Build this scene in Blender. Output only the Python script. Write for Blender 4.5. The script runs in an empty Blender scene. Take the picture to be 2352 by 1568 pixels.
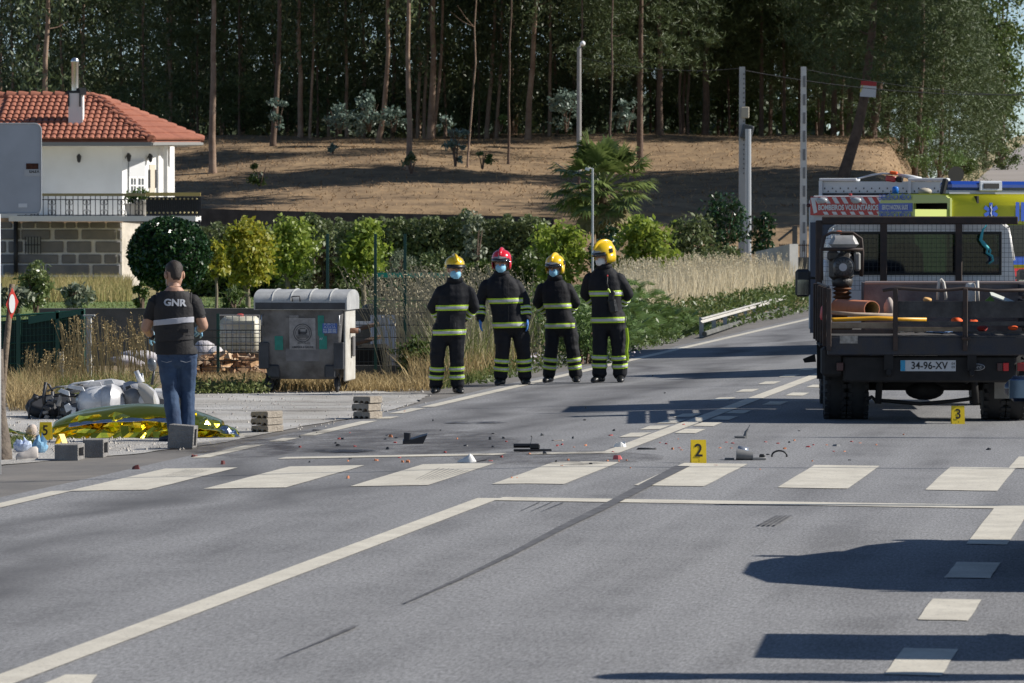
import bpy, bmesh, math, random
import numpy as np
from mathutils import Vector, Matrix, noise as mnoise
R = math.radians
random.seed(7); RNG = np.random.default_rng(7)
SC = bpy.context.scene
COL = SC.collection

# ---------------------------------------------------------------- camera
F_PX, CU, CV, HOR, CAM_H = 10000.0, 1176.0, 784.0, 515.0, 2.0   # photo measured on a 2352 px wide copy
PITCH = math.atan((CV - HOR) / F_PX)
cam_data = bpy.data.cameras.new('camera'); cam = bpy.data.objects.new('camera', cam_data); COL.objects.link(cam)
cam.location = (0, 0, CAM_H); cam.rotation_euler = (R(90) - PITCH, 0, 0)
cam_data.sensor_width = 36.0; cam_data.lens = 36.0 * F_PX / 2352.0
cam_data.clip_start = 0.5; cam_data.clip_end = 6000
cam_data.dof.use_dof = True; cam_data.dof.focus_distance = 44.0; cam_data.dof.aperture_fstop = 11.0
SC.camera = cam

# ---------------------------------------------------------------- sky, sun, exposure
SUN_EL, SUN_AZ = 34.3, 2.0          # azimuth measured from +X towards +Y
world = bpy.data.worlds.new('World'); SC.world = world; world.use_nodes = True
wn = world.node_tree; wn.nodes.clear()
sky = wn.nodes.new('ShaderNodeTexSky'); sky.sky_type = 'NISHITA'; sky.sun_disc = False
sky.sun_elevation = R(SUN_EL); sky.sun_rotation = R(90 - SUN_AZ); sky.air_density = 1.0; sky.dust_density = 0.0; sky.ozone_density = 1.0; sky.altitude = 4000
bg = wn.nodes.new('ShaderNodeBackground'); bg.inputs['Strength'].default_value = 0.085
wo = wn.nodes.new('ShaderNodeOutputWorld')
wn.links.new(sky.outputs[0], bg.inputs['Color']); wn.links.new(bg.outputs[0], wo.inputs['Surface'])
sun_data = bpy.data.lights.new('sun', 'SUN'); sun_data.energy = 5.0; sun_data.angle = R(0.53); sun_data.color = (1.0, 0.945, 0.86)
sun = bpy.data.objects.new('sun', sun_data); COL.objects.link(sun)
SUNV = Vector((math.cos(R(SUN_EL)) * math.cos(R(SUN_AZ)), math.cos(R(SUN_EL)) * math.sin(R(SUN_AZ)), math.sin(R(SUN_EL))))
sun.rotation_euler = SUNV.to_track_quat('Z', 'Y').to_euler(); sun.location = (40, 20, 60)
SC.view_settings.view_transform = 'Standard'; SC.view_settings.look = 'None'; SC.view_settings.gamma = 1.0
SC.view_settings.exposure = 0.34; SC.view_settings.use_curve_mapping = False
SC.cycles.max_bounces = 6; SC.cycles.transparent_max_bounces = 12; SC.cycles.use_denoising = True

# ---------------------------------------------------------------- place geometry
TH = math.atan((2800 - CU) / F_PX)             # the road runs 9.2 degrees to the right of the view
CT, ST = math.cos(TH), math.sin(TH)
S0 = 33.0 * ST
def st(x, y): return x * CT - y * ST + S0, x * ST + y * CT
def xy(s, t): s -= S0; return s * CT + t * ST, -s * ST + t * CT
def gz(x, y):
    s, t = st(x, y)
    return -0.026 * min(max(-s, 0), 5.0) - 0.006 * min(max(s, 0), 5.0)
def ray(u, v):
    a, b = (u - CU) / F_PX, (CV - v) / F_PX
    cp, sp = math.cos(PITCH), math.sin(PITCH)
    return Vector((a, cp + b * sp, -sp + b * cp))
def P(u, v, y):
    r = ray(u, v); k = y / r.y
    return Vector((r.x * k, y, CAM_H + r.z * k))
def G(u, v, up=0.0):
    r = ray(u, v); z = 0.0
    for _ in range(12):
        k = (z - CAM_H) / r.z; x, y = r.x * k, r.y * k; z = gz(x, y)
    return Vector((x, y, z + up))
def GS(u, v):
    g = G(u, v); return st(g.x, g.y)

# ---------------------------------------------------------------- materials
MATS = {}
def mat(name, color, rough=0.6, metal=0.0, var=0.0, vscale=6.0, bump=0.0, bscale=40.0, spec=0.5, col2=None, island=False, trans=0.0, coord='Object', emit=None, alpha=None, coat=0.0, detail=4.0):
    if name in MATS: return MATS[name]
    m = bpy.data.materials.new(name); m.use_nodes = True; nt = m.node_tree; n, l = nt.nodes, nt.links
    b = n['Principled BSDF']; b.inputs['Roughness'].default_value = rough; b.inputs['Metallic'].default_value = metal
    b.inputs['Specular IOR Level'].default_value = spec
    if coat: b.inputs['Coat Weight'].default_value = coat; b.inputs['Coat Roughness'].default_value = 0.05
    c = tuple(color) + (1,); b.inputs['Base Color'].default_value = c
    tc = n.new('ShaderNodeTexCoord') if (var or bump or col2) else None
    if var or col2:
        if island:
            fac = n.new('ShaderNodeNewGeometry').outputs['Random Per Island']
        else:
            nz = n.new('ShaderNodeTexNoise'); nz.inputs['Scale'].default_value = vscale; nz.inputs['Detail'].default_value = detail; nz.inputs['Roughness'].default_value = 0.62
            l.new(tc.outputs[coord], nz.inputs['Vector'])
            rp = n.new('ShaderNodeMapRange'); rp.inputs[1].default_value = 0.32; rp.inputs[2].default_value = 0.68
            l.new(nz.outputs['Fac'], rp.inputs[0]); fac = rp.outputs[0]
        mx = n.new('ShaderNodeMix'); mx.data_type = 'RGBA'; l.new(fac, mx.inputs[0])
        if col2: a_, b_ = c, tuple(col2) + (1,)
        else: a_ = tuple(x * (1 - var) for x in color) + (1,); b_ = tuple(min(1, x * (1 + var)) for x in color) + (1,)
        mx.inputs[6].default_value = a_; mx.inputs[7].default_value = b_
        l.new(mx.outputs[2], b.inputs['Base Color']); csock = mx.outputs[2]
    else: csock = None
    if bump:
        nb = n.new('ShaderNodeTexNoise'); nb.inputs['Scale'].default_value = bscale; nb.inputs['Detail'].default_value = 3
        l.new(tc.outputs[coord], nb.inputs['Vector'])
        bp = n.new('ShaderNodeBump'); bp.inputs['Strength'].default_value = bump; bp.inputs['Distance'].default_value = 0.02
        l.new(nb.outputs['Fac'], bp.inputs['Height']); l.new(bp.outputs[0], b.inputs['Normal'])
    if trans:
        t = n.new('ShaderNodeBsdfTranslucent'); ms = n.new('ShaderNodeMixShader'); ms.inputs[0].default_value = trans
        t.inputs['Color'].default_value = c
        if csock: l.new(csock, t.inputs['Color'])
        l.new(b.outputs[0], ms.inputs[1]); l.new(t.outputs[0], ms.inputs[2]); l.new(ms.outputs[0], n['Material Output'].inputs['Surface'])
    if alpha is not None: b.inputs['Alpha'].default_value = alpha
    MATS[name] = m; return m
def glass(name, color, rough=0.02, fac=0.35):
    if name in MATS: return MATS[name]
    m = bpy.data.materials.new(name); m.use_nodes = True; nt = m.node_tree; n, l = nt.nodes, nt.links
    n.remove(n['Principled BSDF']); t = n.new('ShaderNodeBsdfTransparent'); t.inputs[0].default_value = tuple(color) + (1,)
    g = n.new('ShaderNodeBsdfGlossy'); g.inputs['Roughness'].default_value = rough
    fr = n.new('ShaderNodeFresnel'); fr.inputs[0].default_value = 1.5
    ms = n.new('ShaderNodeMixShader'); l.new(fr.outputs[0], ms.inputs[0]); l.new(t.outputs[0], ms.inputs[1]); l.new(g.outputs[0], ms.inputs[2])
    l.new(ms.outputs[0], n['Material Output'].inputs['Surface']); MATS[name] = m; return m

# ---------------------------------------------------------------- objects
def tag(o, label=None, cat=None, group=None, kind=None):
    if label: o['label'] = label
    if cat: o['category'] = cat
    if group: o['group'] = group
    if kind: o['kind'] = kind
    return o
def thing(name, label, cat, loc=(0, 0, 0), rz=0.0, group=None):
    o = bpy.data.objects.new(name, None); COL.objects.link(o); o.empty_display_size = 0.2
    o.location = loc; o.rotation_euler = (0, 0, rz)
    return tag(o, label, cat, group)
def link(name, me, parent=None, mats=None):
    o = bpy.data.objects.new(name, me); COL.objects.link(o)
    if parent is not None: o.parent = parent
    if mats:
        for m in (mats if isinstance(mats, (list, tuple)) else [mats]): me.materials.append(m)
    return o
def copy_tree(o, parent=None):
    c = o.copy(); COL.objects.link(c); c.parent = parent
    for ch in list(o.children): copy_tree(ch, c)
    return c

class MB:
    def __init__(s, M=None): s.v, s.f, s.mi, s.cur, s.M = [], [], [], 0, M or Matrix()
    def add(s, vs, fs):
        o = len(s.v); s.v += [s.M @ Vector(p) for p in vs]
        for f in fs: s.f.append([i + o for i in f]); s.mi.append(s.cur)
        return s
    def box(s, c, d, rot=None, taper=1.0, bev=0.0):
        x, y, z = d[0] / 2, d[1] / 2, d[2] / 2; c = Vector(c); Q = rot if rot is not None else Matrix()
        if bev > 0:
            b = min(bev, x * .9, y * .9, z * .9); vs = []
            prof = [(-z, b), (-z + b, 0), (z - b, 0), (z, b)]
            for zz, ins in prof:
                k = taper if zz > 0 else 1.0
                xi, yi = (x - ins) * k, (y - ins) * k
                for (a, e) in ((-xi + (b - ins), -yi), (xi - (b - ins), -yi), (xi, -yi + (b - ins)), (xi, yi - (b - ins)), (xi - (b - ins), yi), (-xi + (b - ins), yi), (-xi, yi - (b - ins)), (-xi, -yi + (b - ins))):
                    vs.append(c + Q @ Vector((a, e, zz)))
            fs = [list(range(7, -1, -1)), list(range(24, 32))]
            for r in range(3):
                for i in range(8): j = (i + 1) % 8; fs.append([r * 8 + i, r * 8 + j, r * 8 + 8 + j, r * 8 + 8 + i])
            return s.add(vs, fs)
        k = taper
        vs = [c + Q @ Vector(p) for p in ((-x, -y, -z), (x, -y, -z), (x, y, -z), (-x, y, -z), (-x * k, -y * k, z), (x * k, -y * k, z), (x * k, y * k, z), (-x * k, y * k, z))]
        return s.add(vs, [[3, 2, 1, 0], [4, 5, 6, 7], [0, 1, 5, 4], [1, 2, 6, 5], [2, 3, 7, 6], [3, 0, 4, 7]])
    def tube(s, pts, rad, n=8, cap=True, flat=1.0):
        pts = [Vector(p) for p in pts]; m = len(pts)
        rad = [rad] * m if isinstance(rad, (int, float)) else list(rad)
        vs, fs = [], []; up = None
        for i, p in enumerate(pts):
            d = (pts[min(i + 1, m - 1)] - pts[max(i - 1, 0)])
            d = d.normalized() if d.length > 1e-9 else Vector((0, 0, 1))
            if up is None: up = Vector((0, 1, 0)) if abs(d.y) < 0.9 else Vector((1, 0, 0))
            a = d.cross(up); a.normalize(); b = a.cross(d); b.normalize(); up = b
            for k in range(n):
                w = 2 * math.pi * k / n
                vs.append(p + (a * math.cos(w) + b * math.sin(w) * flat) * rad[i])
        for i in range(m - 1):
            for k in range(n):
                j = (k + 1) % n; fs.append([i * n + k, i * n + j, i * n + n + j, i * n + n + k])
        if cap: fs.append(list(range(n - 1, -1, -1))); fs.append([(m - 1) * n + k for k in range(n)])
        return s.add(vs, fs)
    def loft(s, rings, cap=True, closed=True):
        n = len(rings[0]); vs = [p for r in rings for p in r]; fs = []
        for i in range(len(rings) - 1):
            for k in range(n if closed else n - 1):
                j = (k + 1) % n; fs.append([i * n + k, i * n + j, i * n + n + j, i * n + n + k])
        if cap: fs.append(list(range(n - 1, -1, -1))); fs.append([(len(rings) - 1) * n + k for k in range(n)])
        return s.add(vs, fs)
    def ell(s, c, r, nu=16, nv=10, z0=-1.0, z1=1.0, rot=None):
        c = Vector(c); rings = []; a0, a1 = math.asin(max(-1, z0)), math.asin(min(1, z1))
        for i in range(nv + 1):
            a = a0 + (a1 - a0) * i / nv; ca, sa = max(math.cos(a), 0.02), math.sin(a)
            rg = []
            for k in range(nu):
                w = 2 * math.pi * k / nu; q = Vector((r[0] * ca * math.cos(w), r[1] * ca * math.sin(w), r[2] * sa))
                rg.append(c + (rot @ q if rot is not None else q))
            rings.append(rg)
        return s.loft(rings)
    def lathe(s, prof, c=(0, 0, 0), n=16, rot=None, cap=True):
        c = Vector(c); rings = []
        for r, z in prof:
            rings.append([c + ((rot @ Vector((r * math.cos(2 * math.pi * k / n), r * math.sin(2 * math.pi * k / n), z))) if rot is not None else Vector((r * math.cos(2 * math.pi * k / n), r * math.sin(2 * math.pi * k / n), z))) for k in range(n)])
        return s.loft(rings, cap)
    def prism(s, poly, d, cap=True):   # poly: 3d points, d: extrusion vector
        n = len(poly); d = Vector(d); vs = [Vector(p) for p in poly] + [Vector(p) + d for p in poly]
        fs = [[k, (k + 1) % n, n + (k + 1) % n, n + k] for k in range(n)]
        if cap: fs += [list(range(n - 1, -1, -1)), list(range(n, 2 * n))]
        return s.add(vs, fs)
    def quad(s, *p): return s.add(p, [list(range(len(p)))])
    def mesh(s, name='m', smooth=False):
        me = bpy.data.meshes.new(name); me.from_pydata([tuple(p) for p in s.v], [], s.f)
        bm = bmesh.new(); bm.from_mesh(me); bmesh.ops.recalc_face_normals(bm, faces=bm.faces); bm.to_mesh(me); bm.free()
        if len(set(s.mi)) > 1: me.polygons.foreach_set('material_index', s.mi)
        if smooth is not False: shade(me, smooth)
        return me
    def build(s, name, mats, parent=None, smooth=False): return link(name, s.mesh(name, smooth), parent, mats)
def shade(me, ang=True):
    me.polygons.foreach_set('use_smooth', [True] * len(me.polygons))
    if ang is not True: me.set_sharp_from_angle(angle=R(ang))
def RX(a): return Matrix.Rotation(R(a), 4, 'X')
def RY(a): return Matrix.Rotation(R(a), 4, 'Y')
def RZ(a): return Matrix.Rotation(R(a), 4, 'Z')
def TR(x, y, z): return Matrix.Translation((x, y, z))
def quads_mesh(name, V, ncorner=4):
    V = np.asarray(V, dtype=np.float32).reshape(-1, 3); n = len(V) // ncorner
    me = bpy.data.meshes.new(name); me.vertices.add(len(V)); me.vertices.foreach_set('co', V.ravel())
    me.loops.add(len(V)); me.loops.foreach_set('vertex_index', np.arange(len(V), dtype=np.int32))
    me.polygons.add(n); me.polygons.foreach_set('loop_start', np.arange(0, len(V), ncorner, dtype=np.int32))
    me.update(calc_edges=True); return me
def unit(a): return a / (np.linalg.norm(a, axis=-1, keepdims=True) + 1e-9)
def leaves(C, size, aspect=0.5, droop=0.0, out=None, rng=None):
    """one diamond leaf at each centre C; droop pulls the long axis down"""
    rng = rng or RNG; n = len(C)
    a = unit(rng.normal(size=(n, 3))); a[:, 2] -= droop; a = unit(a)
    b = unit(np.cross(a, unit(rng.normal(size=(n, 3)))))
    s = (size * rng.uniform(0.65, 1.35, n))[:, None] if np.isscalar(size) else size[:, None]
    V = np.stack([C - a * s, C + b * s * aspect - a * s * 0.1, C + a * s, C - b * s * aspect - a * s * 0.1], 1)
    return V
def blades(base, h, w, lean=0.25, rng=None, wind=(0, 0)):
    rng = rng or RNG; n = len(base); ang = rng.uniform(0, 2 * np.pi, n)
    wx = np.stack([np.cos(ang), np.sin(ang), np.zeros(n)], 1) * (w * rng.uniform(.7, 1.3, n))[:, None]
    tip = rng.normal(size=(n, 3)) * lean; tip[:, 0] += wind[0]; tip[:, 1] += wind[1]; tip[:, 2] = 1
    hh = h * rng.uniform(0.55, 1.15, n) if np.isscalar(h) else h
    mid = base + tip * np.array([.35, .35, .55]) * hh[:, None]; top = base + tip * hh[:, None]
    return np.concatenate([np.stack([base - wx, base + wx, mid + wx * .8, mid - wx * .8], 1), np.stack([mid - wx * .8, mid + wx * .8, top + wx * .1, top - wx * .1], 1)])
TXT = {}
def text_mesh(s, size, font=None, extrude=0.0, bold=0.0, xscale=1.0, align='CENTER'):
    cu = bpy.data.curves.new('t', 'FONT'); cu.body = s; cu.size = size; cu.align_x = align; cu.align_y = 'CENTER'; cu.offset = bold; cu.extrude = extrude; cu.resolution_u = 3
    o = bpy.data.objects.new('t', cu); COL.objects.link(o)
    me = bpy.data.meshes.new_from_object(o.evaluated_get(bpy.context.evaluated_depsgraph_get()))
    bpy.data.objects.remove(o); bpy.data.curves.remove(cu)
    if xscale != 1: me.transform(Matrix.Diagonal((xscale, 1, 1, 1)))
    return me
def text(name, s, size, M, m, parent, **k):
    """flat lettering; M maps the text plane (x right, y up, z out) into the parent's space"""
    me = text_mesh(s, size, **k); me.transform(M); return link(name, me, parent, m)
FRONT = Matrix(((1, 0, 0, 0), (0, 0, -1, 0), (0, 1, 0, 0), (0, 0, 0, 1)))   # text plane facing -Y
# ================================================================ setting: ground, road, markings
def asphalt_mat(name, base, dark, light):
    m = bpy.data.materials.new(name); m.use_nodes = True; nt = m.node_tree; n, l = nt.nodes, nt.links
    b = n['Principled BSDF']; b.inputs['Roughness'].default_value = 0.82; b.inputs['Specular IOR Level'].default_value = 0.25
    g = n.new('ShaderNodeNewGeometry'); mp = n.new('ShaderNodeMapping'); mp.inputs['Rotation'].default_value[2] = TH
    mp.inputs['Location'].default_value[0] = S0; l.new(g.outputs['Position'], mp.inputs[0])
    def noise(scale, vec, det=4, rough=.6, sv=None):
        q = n.new('ShaderNodeTexNoise'); q.inputs['Scale'].default_value = scale; q.inputs['Detail'].default_value = det; q.inputs['Roughness'].default_value = rough
        if sv is not None:
            m2 = n.new('ShaderNodeMapping'); m2.inputs['Scale'].default_value = sv; l.new(vec, m2.inputs[0]); vec = m2.outputs[0]
        l.new(vec, q.inputs['Vector']); return q.outputs['Fac']
    def rng(f, a, b_, c=0.0, d=1.0):
        q = n.new('ShaderNodeMapRange'); l.new(f, q.inputs[0])
        for i, x in enumerate((a, b_, c, d)): q.inputs[i + 1].default_value = x
        return q.outputs[0]
    def mixc(f, a, c):
        q = n.new('ShaderNodeMix'); q.data_type = 'RGBA'; l.new(f, q.inputs[0])
        for i, x in ((6, a), (7, c)):
            if isinstance(x, tuple): q.inputs[i].default_value = x + (1,)
            else: l.new(x, q.inputs[i])
        return q.outputs[2]
    V = mp.outputs[0]
    streak = rng(noise(1.0, V, 5, .6, (1.6, 0.10, 1)), .38, .72)
    blot = rng(noise(0.9, V, 5), .35, .7, 0, .8)
    speck = rng(noise(1.0, V, 3, .85, (60, 11, 1)), .32, .70)
    c1 = mixc(streak, base, dark); c1 = mixc(blot, c1, base)
    mul = n.new('ShaderNodeMix'); mul.data_type = 'RGBA'; mul.blend_type = 'OVERLAY'; mul.inputs[0].default_value = .75
    l.new(c1, mul.inputs[6]); l.new(mixc(speck, (.2, .2, .2), (.8, .8, .8)), mul.inputs[7])
    vor = n.new('ShaderNodeTexVoronoi'); vor.inputs['Scale'].default_value = 7.0; l.new(V, vor.inputs['Vector'])
    pale = rng(vor.outputs['Distance'], .035, .025, 0, .75)
    c2 = mixc(pale, mul.outputs[2], light)
    # dark oily wheel bands in the near left lane
    sep = n.new('ShaderNodeSeparateXYZ'); l.new(V, sep.inputs[0])
    wav = n.new('ShaderNodeMath'); wav.operation = 'ADD'; wob = rng(noise(.25, V, 2), .3, .7, -.5, .5); l.new(sep.outputs[0], wav.inputs[0]); l.new(wob, wav.inputs[1])
    def band(c, w):
        a = n.new('ShaderNodeMath'); a.operation = 'SUBTRACT'; l.new(wav.outputs[0], a.inputs[0]); a.inputs[1].default_value = c
        q = n.new('ShaderNodeMath'); q.operation = 'ABSOLUTE'; l.new(a.outputs[0], q.inputs[0]); return rng(q.outputs[0], w, 0, 0, 1)
    bb = n.new('ShaderNodeMath'); bb.operation = 'MAXIMUM'; l.new(band(-2.9, .55), bb.inputs[0]); l.new(band(-1.75, .65), bb.inputs[1])
    bm_ = n.new('ShaderNodeMath'); bm_.operation = 'MULTIPLY'; l.new(bb.outputs[0], bm_.inputs[0]); l.new(rng(noise(.7, V, 4, .6, (1, .35, 1)), .35, .6, 0.25, 1.0), bm_.inputs[1])
    c3 = mixc(bm_.outputs[0], c2, (.10, .10, .104))
    l.new(c3, b.inputs['Base Color'])
    bp = n.new('ShaderNodeBump'); bp.inputs['Strength'].default_value = .35; bp.inputs['Distance'].default_value = .01
    l.new(noise(90, V, 2, .7), bp.inputs['Height']); l.new(bp.outputs[0], b.inputs['Normal'])
    return m
M_ROAD = asphalt_mat('asphalt', (.252, .253, .258), (.125, .125, .129), (.55, .55, .53))
M_SHOULD = mat('shoulder_asphalt', (.20, .185, .168), .9, var=0, col2=(.13, .125, .12), vscale=1.3, bump=.4, bscale=80, coord='Object')
def paint_mat():
    m = mat('road_paint', (.65, .61, .515), .65, col2=(.50, .465, .39), vscale=3.0, bump=.15, bscale=60)
    nt = m.node_tree; n, l = nt.nodes, nt.links; b = n['Principled BSDF']; tc = n.new('ShaderNodeTexCoord')
    q = n.new('ShaderNodeTexNoise'); q.inputs['Scale'].default_value = 34; q.inputs['Detail'].default_value = 6; q.inputs['Roughness'].default_value = .75
    l.new(tc.outputs['Object'], q.inputs['Vector']); r = n.new('ShaderNodeMapRange'); r.inputs[1].default_value = .55; r.inputs[2].default_value = .67; r.inputs[4].default_value = .7
    l.new(q.outputs['Fac'], r.inputs[0]); mx = n.new('ShaderNodeMix'); mx.data_type = 'RGBA'; l.new(r.outputs[0], mx.inputs[0])
    old = b.inputs['Base Color'].links[0].from_socket; l.new(old, mx.inputs[6]); mx.inputs[7].default_value = (.2, .195, .185, 1); l.new(mx.outputs[2], b.inputs['Base Color']); return m
M_PAINT = paint_mat()
M_RUBBER_MARK = mat('tyre_rubber_mark', (.06, .06, .065), .8, col2=(.13, .13, .135), vscale=7)

def strip(name, s_breaks, t0, t1, nt_, up, m, jag=None, zf=gz):
    vs, fs = [], []; ns = len(s_breaks)
    for j in range(nt_ + 1):
        t = t0 + (t1 - t0) * j / nt_
        for i, s in enumerate(s_breaks):
            ss = s
            if jag and i in jag: ss += jag[i] * (mnoise.noise((t * 1.3, i * 7.1, 0)) + .5 * mnoise.noise((t * 5, i * 3.3, 4)))
            x, y = xy(ss, t); vs.append((x, y, zf(x, y) + up))
    for j in range(nt_):
        for i in range(ns - 1): a = j * ns + i; fs.append((a, a + 1, a + ns + 1, a + ns))
    me = bpy.data.meshes.new(name); me.from_pydata(vs, [], fs); return tag(link(name, me, None, m), kind='structure')

# one ground sheet to the horizon, dry grass and soil
M_SOIL = mat('dry_soil', (.17, .125, .075), .95, col2=(.26, .20, .115), vscale=.6, bump=.6, bscale=20)
gs, gf = [], []
xs = [-900, -300, -100, -60, -40, -30] + list(np.arange(-25, 25.1, 1.0)) + [30, 40, 60, 100, 300, 900]
ys = [-40, -10, 0, 8] + list(np.arange(12, 130, 2.0)) + [140, 155, 175, 210, 260, 340, 500, 900, 2500]
for y in ys:
    for x in xs: gs.append((x, y, gz(x, y) - .012))
for j in range(len(ys) - 1):
    for i in range(len(xs) - 1): a = j * len(xs) + i; gf.append((a, a + 1, a + len(xs) + 1, a + len(xs)))
me = bpy.data.meshes.new('ground'); me.from_pydata(gs, [], gf); tag(link('ground', me, None, M_SOIL), kind='structure')

strip('road', [-3.95, -3, -2, -1, 0, 1, 2, 3, 4, 5, 7.5, 10.5], 8, 215, 160, 0.0, M_ROAD, jag={0: .05})
strip('road_shoulder', [-5.35, -4.6, -3.95], 8, 150, 300, -.004, M_SHOULD, jag={0: .28})

# gravel lay-by, pale grey crushed stone
def poly_sheet(name, pts, up, m, kind='structure', sub=0):
    vs = [G(u, v) for u, v in pts]; bm = bmesh.new(); f = bm.faces.new([bm.verts.new(p) for p in vs])
    bmesh.ops.subdivide_edges(bm, edges=bm.edges[:], cuts=6)
    bmesh.ops.triangulate(bm, faces=bm.faces[:])
    for k in range(2): bmesh.ops.subdivide_edges(bm, edges=bm.edges[:], cuts=1)
    for v in bm.verts:
        q = mnoise.noise_vector((v.co.x * 2, v.co.y * 2, 3)) * .06
        if v.is_boundary: v.co.x += q.x; v.co.y += q.y * 3
        v.co.z = gz(v.co.x, v.co.y) + up
    me = bpy.data.meshes.new(name); bmesh.ops.recalc_face_normals(bm, faces=bm.faces[:]); bm.to_mesh(me); bm.free()
    o = link(name, me, None, m)
    return tag(o, kind=kind)
M_GRAVEL = mat('pale_gravel', (.50, .49, .47), .95, col2=(.30, .28, .25), vscale=1.1, bump=.9, bscale=60, detail=8)
poly_sheet('gravel_layby', [(-60, 940), (180, 925), (430, 905), (640, 902), (850, 897), (985, 906), (955, 925), (860, 952), (700, 978), (520, 1015), (330, 1040), (150, 1055), (-60, 1075)], .004, M_GRAVEL)

# painted markings, each a thin sheet above the asphalt
MARK = [0]
def marking(pts_st, name='road_marking', up=.005, m=None, parent=None):
    # subdivide along t so that the sheet follows the camber
    bm = bmesh.new(); vs = []
    for s, t in pts_st: x, y = xy(s, t); vs.append(bm.verts.new((x, y, 0)))
    bm.faces.new(vs); bmesh.ops.subdivide_edges(bm, edges=bm.edges[:], cuts=3, use_grid_fill=True)
    for v in bm.verts:
        v.co.z = gz(v.co.x, v.co.y) + up
        if v.is_boundary: q = mnoise.noise((v.co.x * 9, v.co.y * 3, 1)) * .012; v.co.x += q; v.co.y += q * 2
    me = bpy.data.meshes.new(name); bmesh.ops.recalc_face_normals(bm, faces=bm.faces[:]); bm.to_mesh(me); bm.free()
    return tag(link(name, me, parent, m or M_PAINT), kind='structure')
def rect(s0, s1, t0, t1, name='road_marking', **k): return marking([(s0, t0), (s1, t0), (s1, t1), (s0, t1)], name, **k)
def longrect(s0, s1, t0, t1, name, step=4.0):
    n = max(1, int((t1 - t0) / step)); me_v, me_f = [], []
    for j in range(n + 1):
        t = t0 + (t1 - t0) * j / n
        for s in (s0, s1): x, y = xy(s + .008 * mnoise.noise((t * 2, s, 0)), t); me_v.append((x, y, gz(x, y) + .005))
    for j in range(n): me_f.append((2 * j, 2 * j + 1, 2 * j + 3, 2 * j + 2))
    me = bpy.data.meshes.new(name); me.from_pydata(me_v, [], me_f); return tag(link(name, me, None, M_PAINT), kind='structure')
# zebra: seven stripes from the photo's corners (left-bottom u, left-top u)
zb = [(165, 355, 1128, 385, 525, 1074), (495, 670, 1121, 662, 825, 1069), (815, 992, 1116, 970, 1122, 1066), (1140, 1307, 1112, 1262, 1412, 1063), (1462, 1627, 1116, 1560, 1712, 1066), (1793, 1958, 1121, 1860, 2014, 1070), (2130, 2294, 1129, 2172, 2330, 1075)]
ZS = []
for (a, b_, vb, c, d, vt) in zb:
    ss = [GS(a, vb), GS(b_, vb), GS(d, vt), GS(c, vt)]
    s_l = (ss[0][0] + ss[3][0]) / 2; s_r = (ss[1][0] + ss[2][0]) / 2; ZS.append((s_l, s_r, (ss[0][1] + ss[1][1]) / 2, (ss[2][1] + ss[3][1]) / 2))
tb = sum(z[2] for z in ZS) / 7; tt = sum(z[3] for z in ZS) / 7
for i, z in enumerate(ZS): rect(z[0], z[1], tb, tt, 'zebra_stripe')
EDGE_S = (GS(975, 935)[0] + GS(1850, 735)[0] + GS(60, 1148)[0]) / 3
CEN_S = (GS(1120, 1147)[0] + GS(0, 1560)[0] + GS(1640, 952)[0]) / 3
W = .085
longrect(EDGE_S - W, EDGE_S + W, 9, GS(150, 1128)[1], 'edge_line')
longrect(EDGE_S - W, EDGE_S + W, GS(975, 935)[1], 205, 'edge_line')
longrect(CEN_S - W, CEN_S + W, 9, GS(1140, 1145)[1], 'centre_line')
longrect(CEN_S - W, CEN_S + W, GS(1405, 1042)[1], 140, 'centre_line')
tn = GS(1176, 1146)[1]; tf = GS(1400, 1040)[1]
rect(CEN_S + W, 4.05, tn - .22, tn + .16, 'stop_line')
rect(EDGE_S + .75, CEN_S - .95, tf - .12, tf + .20, 'stop_line'); rect(CEN_S - .72, CEN_S - W, tf - .12, tf + .20, 'stop_line')
for (a, b_) in (((690, 1001), (862, 967)), ((905, 950), (965, 938)), ((630, 1014), (675, 1006)), ((445, 1052), (600, 1022)), ((875, 962), (905, 957))):
    t0, t1 = GS(*a)[1], GS(*b_)[1]; s = (GS(*a)[0] + GS(*b_)[0]) / 2; rect(s - W, s + W, t0, t1, 'edge_dash')
# small blocks either side of the far centre line
zz3 = lambda x, y: ((2000 + x / 2.351) / 1.694, (1250 + y / 2.351) / 1.694)
for c in ((1112, 1040), (1291, 973), (1440, 919), (1588, 861), (1612, 1006), (1775, 943), (1920, 886), (2050, 830)):
    s, t = GS(*zz3(*c)); rect(s - .1, s + .1, t - .42, t + .42, 'centre_dash')
for k in range(5):
    for sg in (-1, 1):
        s, t = GS(*zz3(2050, 830)); rect(CEN_S + sg * .36 - .1, CEN_S + sg * .36 + .1, t + 1.9 + 2.6 * k + (1.2 if sg < 0 else 0), t + 2.8 + 2.6 * k + (1.2 if sg < 0 else 0), 'centre_dash')
for (vt, vb, ul, ur) in ((1163, 1251, 2272, 2325), (1293, 1328, 2198, 2272), (1378, 1425, 2137, 2226), (1492, 1551, 2062, 2172), (1050, 1076, 2347, 2380), (955, 985, 2430, 2470)):
    q = GS((ul + ur) / 2, (vt + vb) / 2)[0]; rect(q - .13, q + .13, GS(ul, vb)[1], GS(ur, vt)[1], 'lane_dash')
g1, g2 = GS(110, 1575), GS(225, 1551); marking([GS(60, 1590), GS(200, 1590), GS(225, 1551), GS(150, 1551)], 'lane_arrow_tip')
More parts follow.
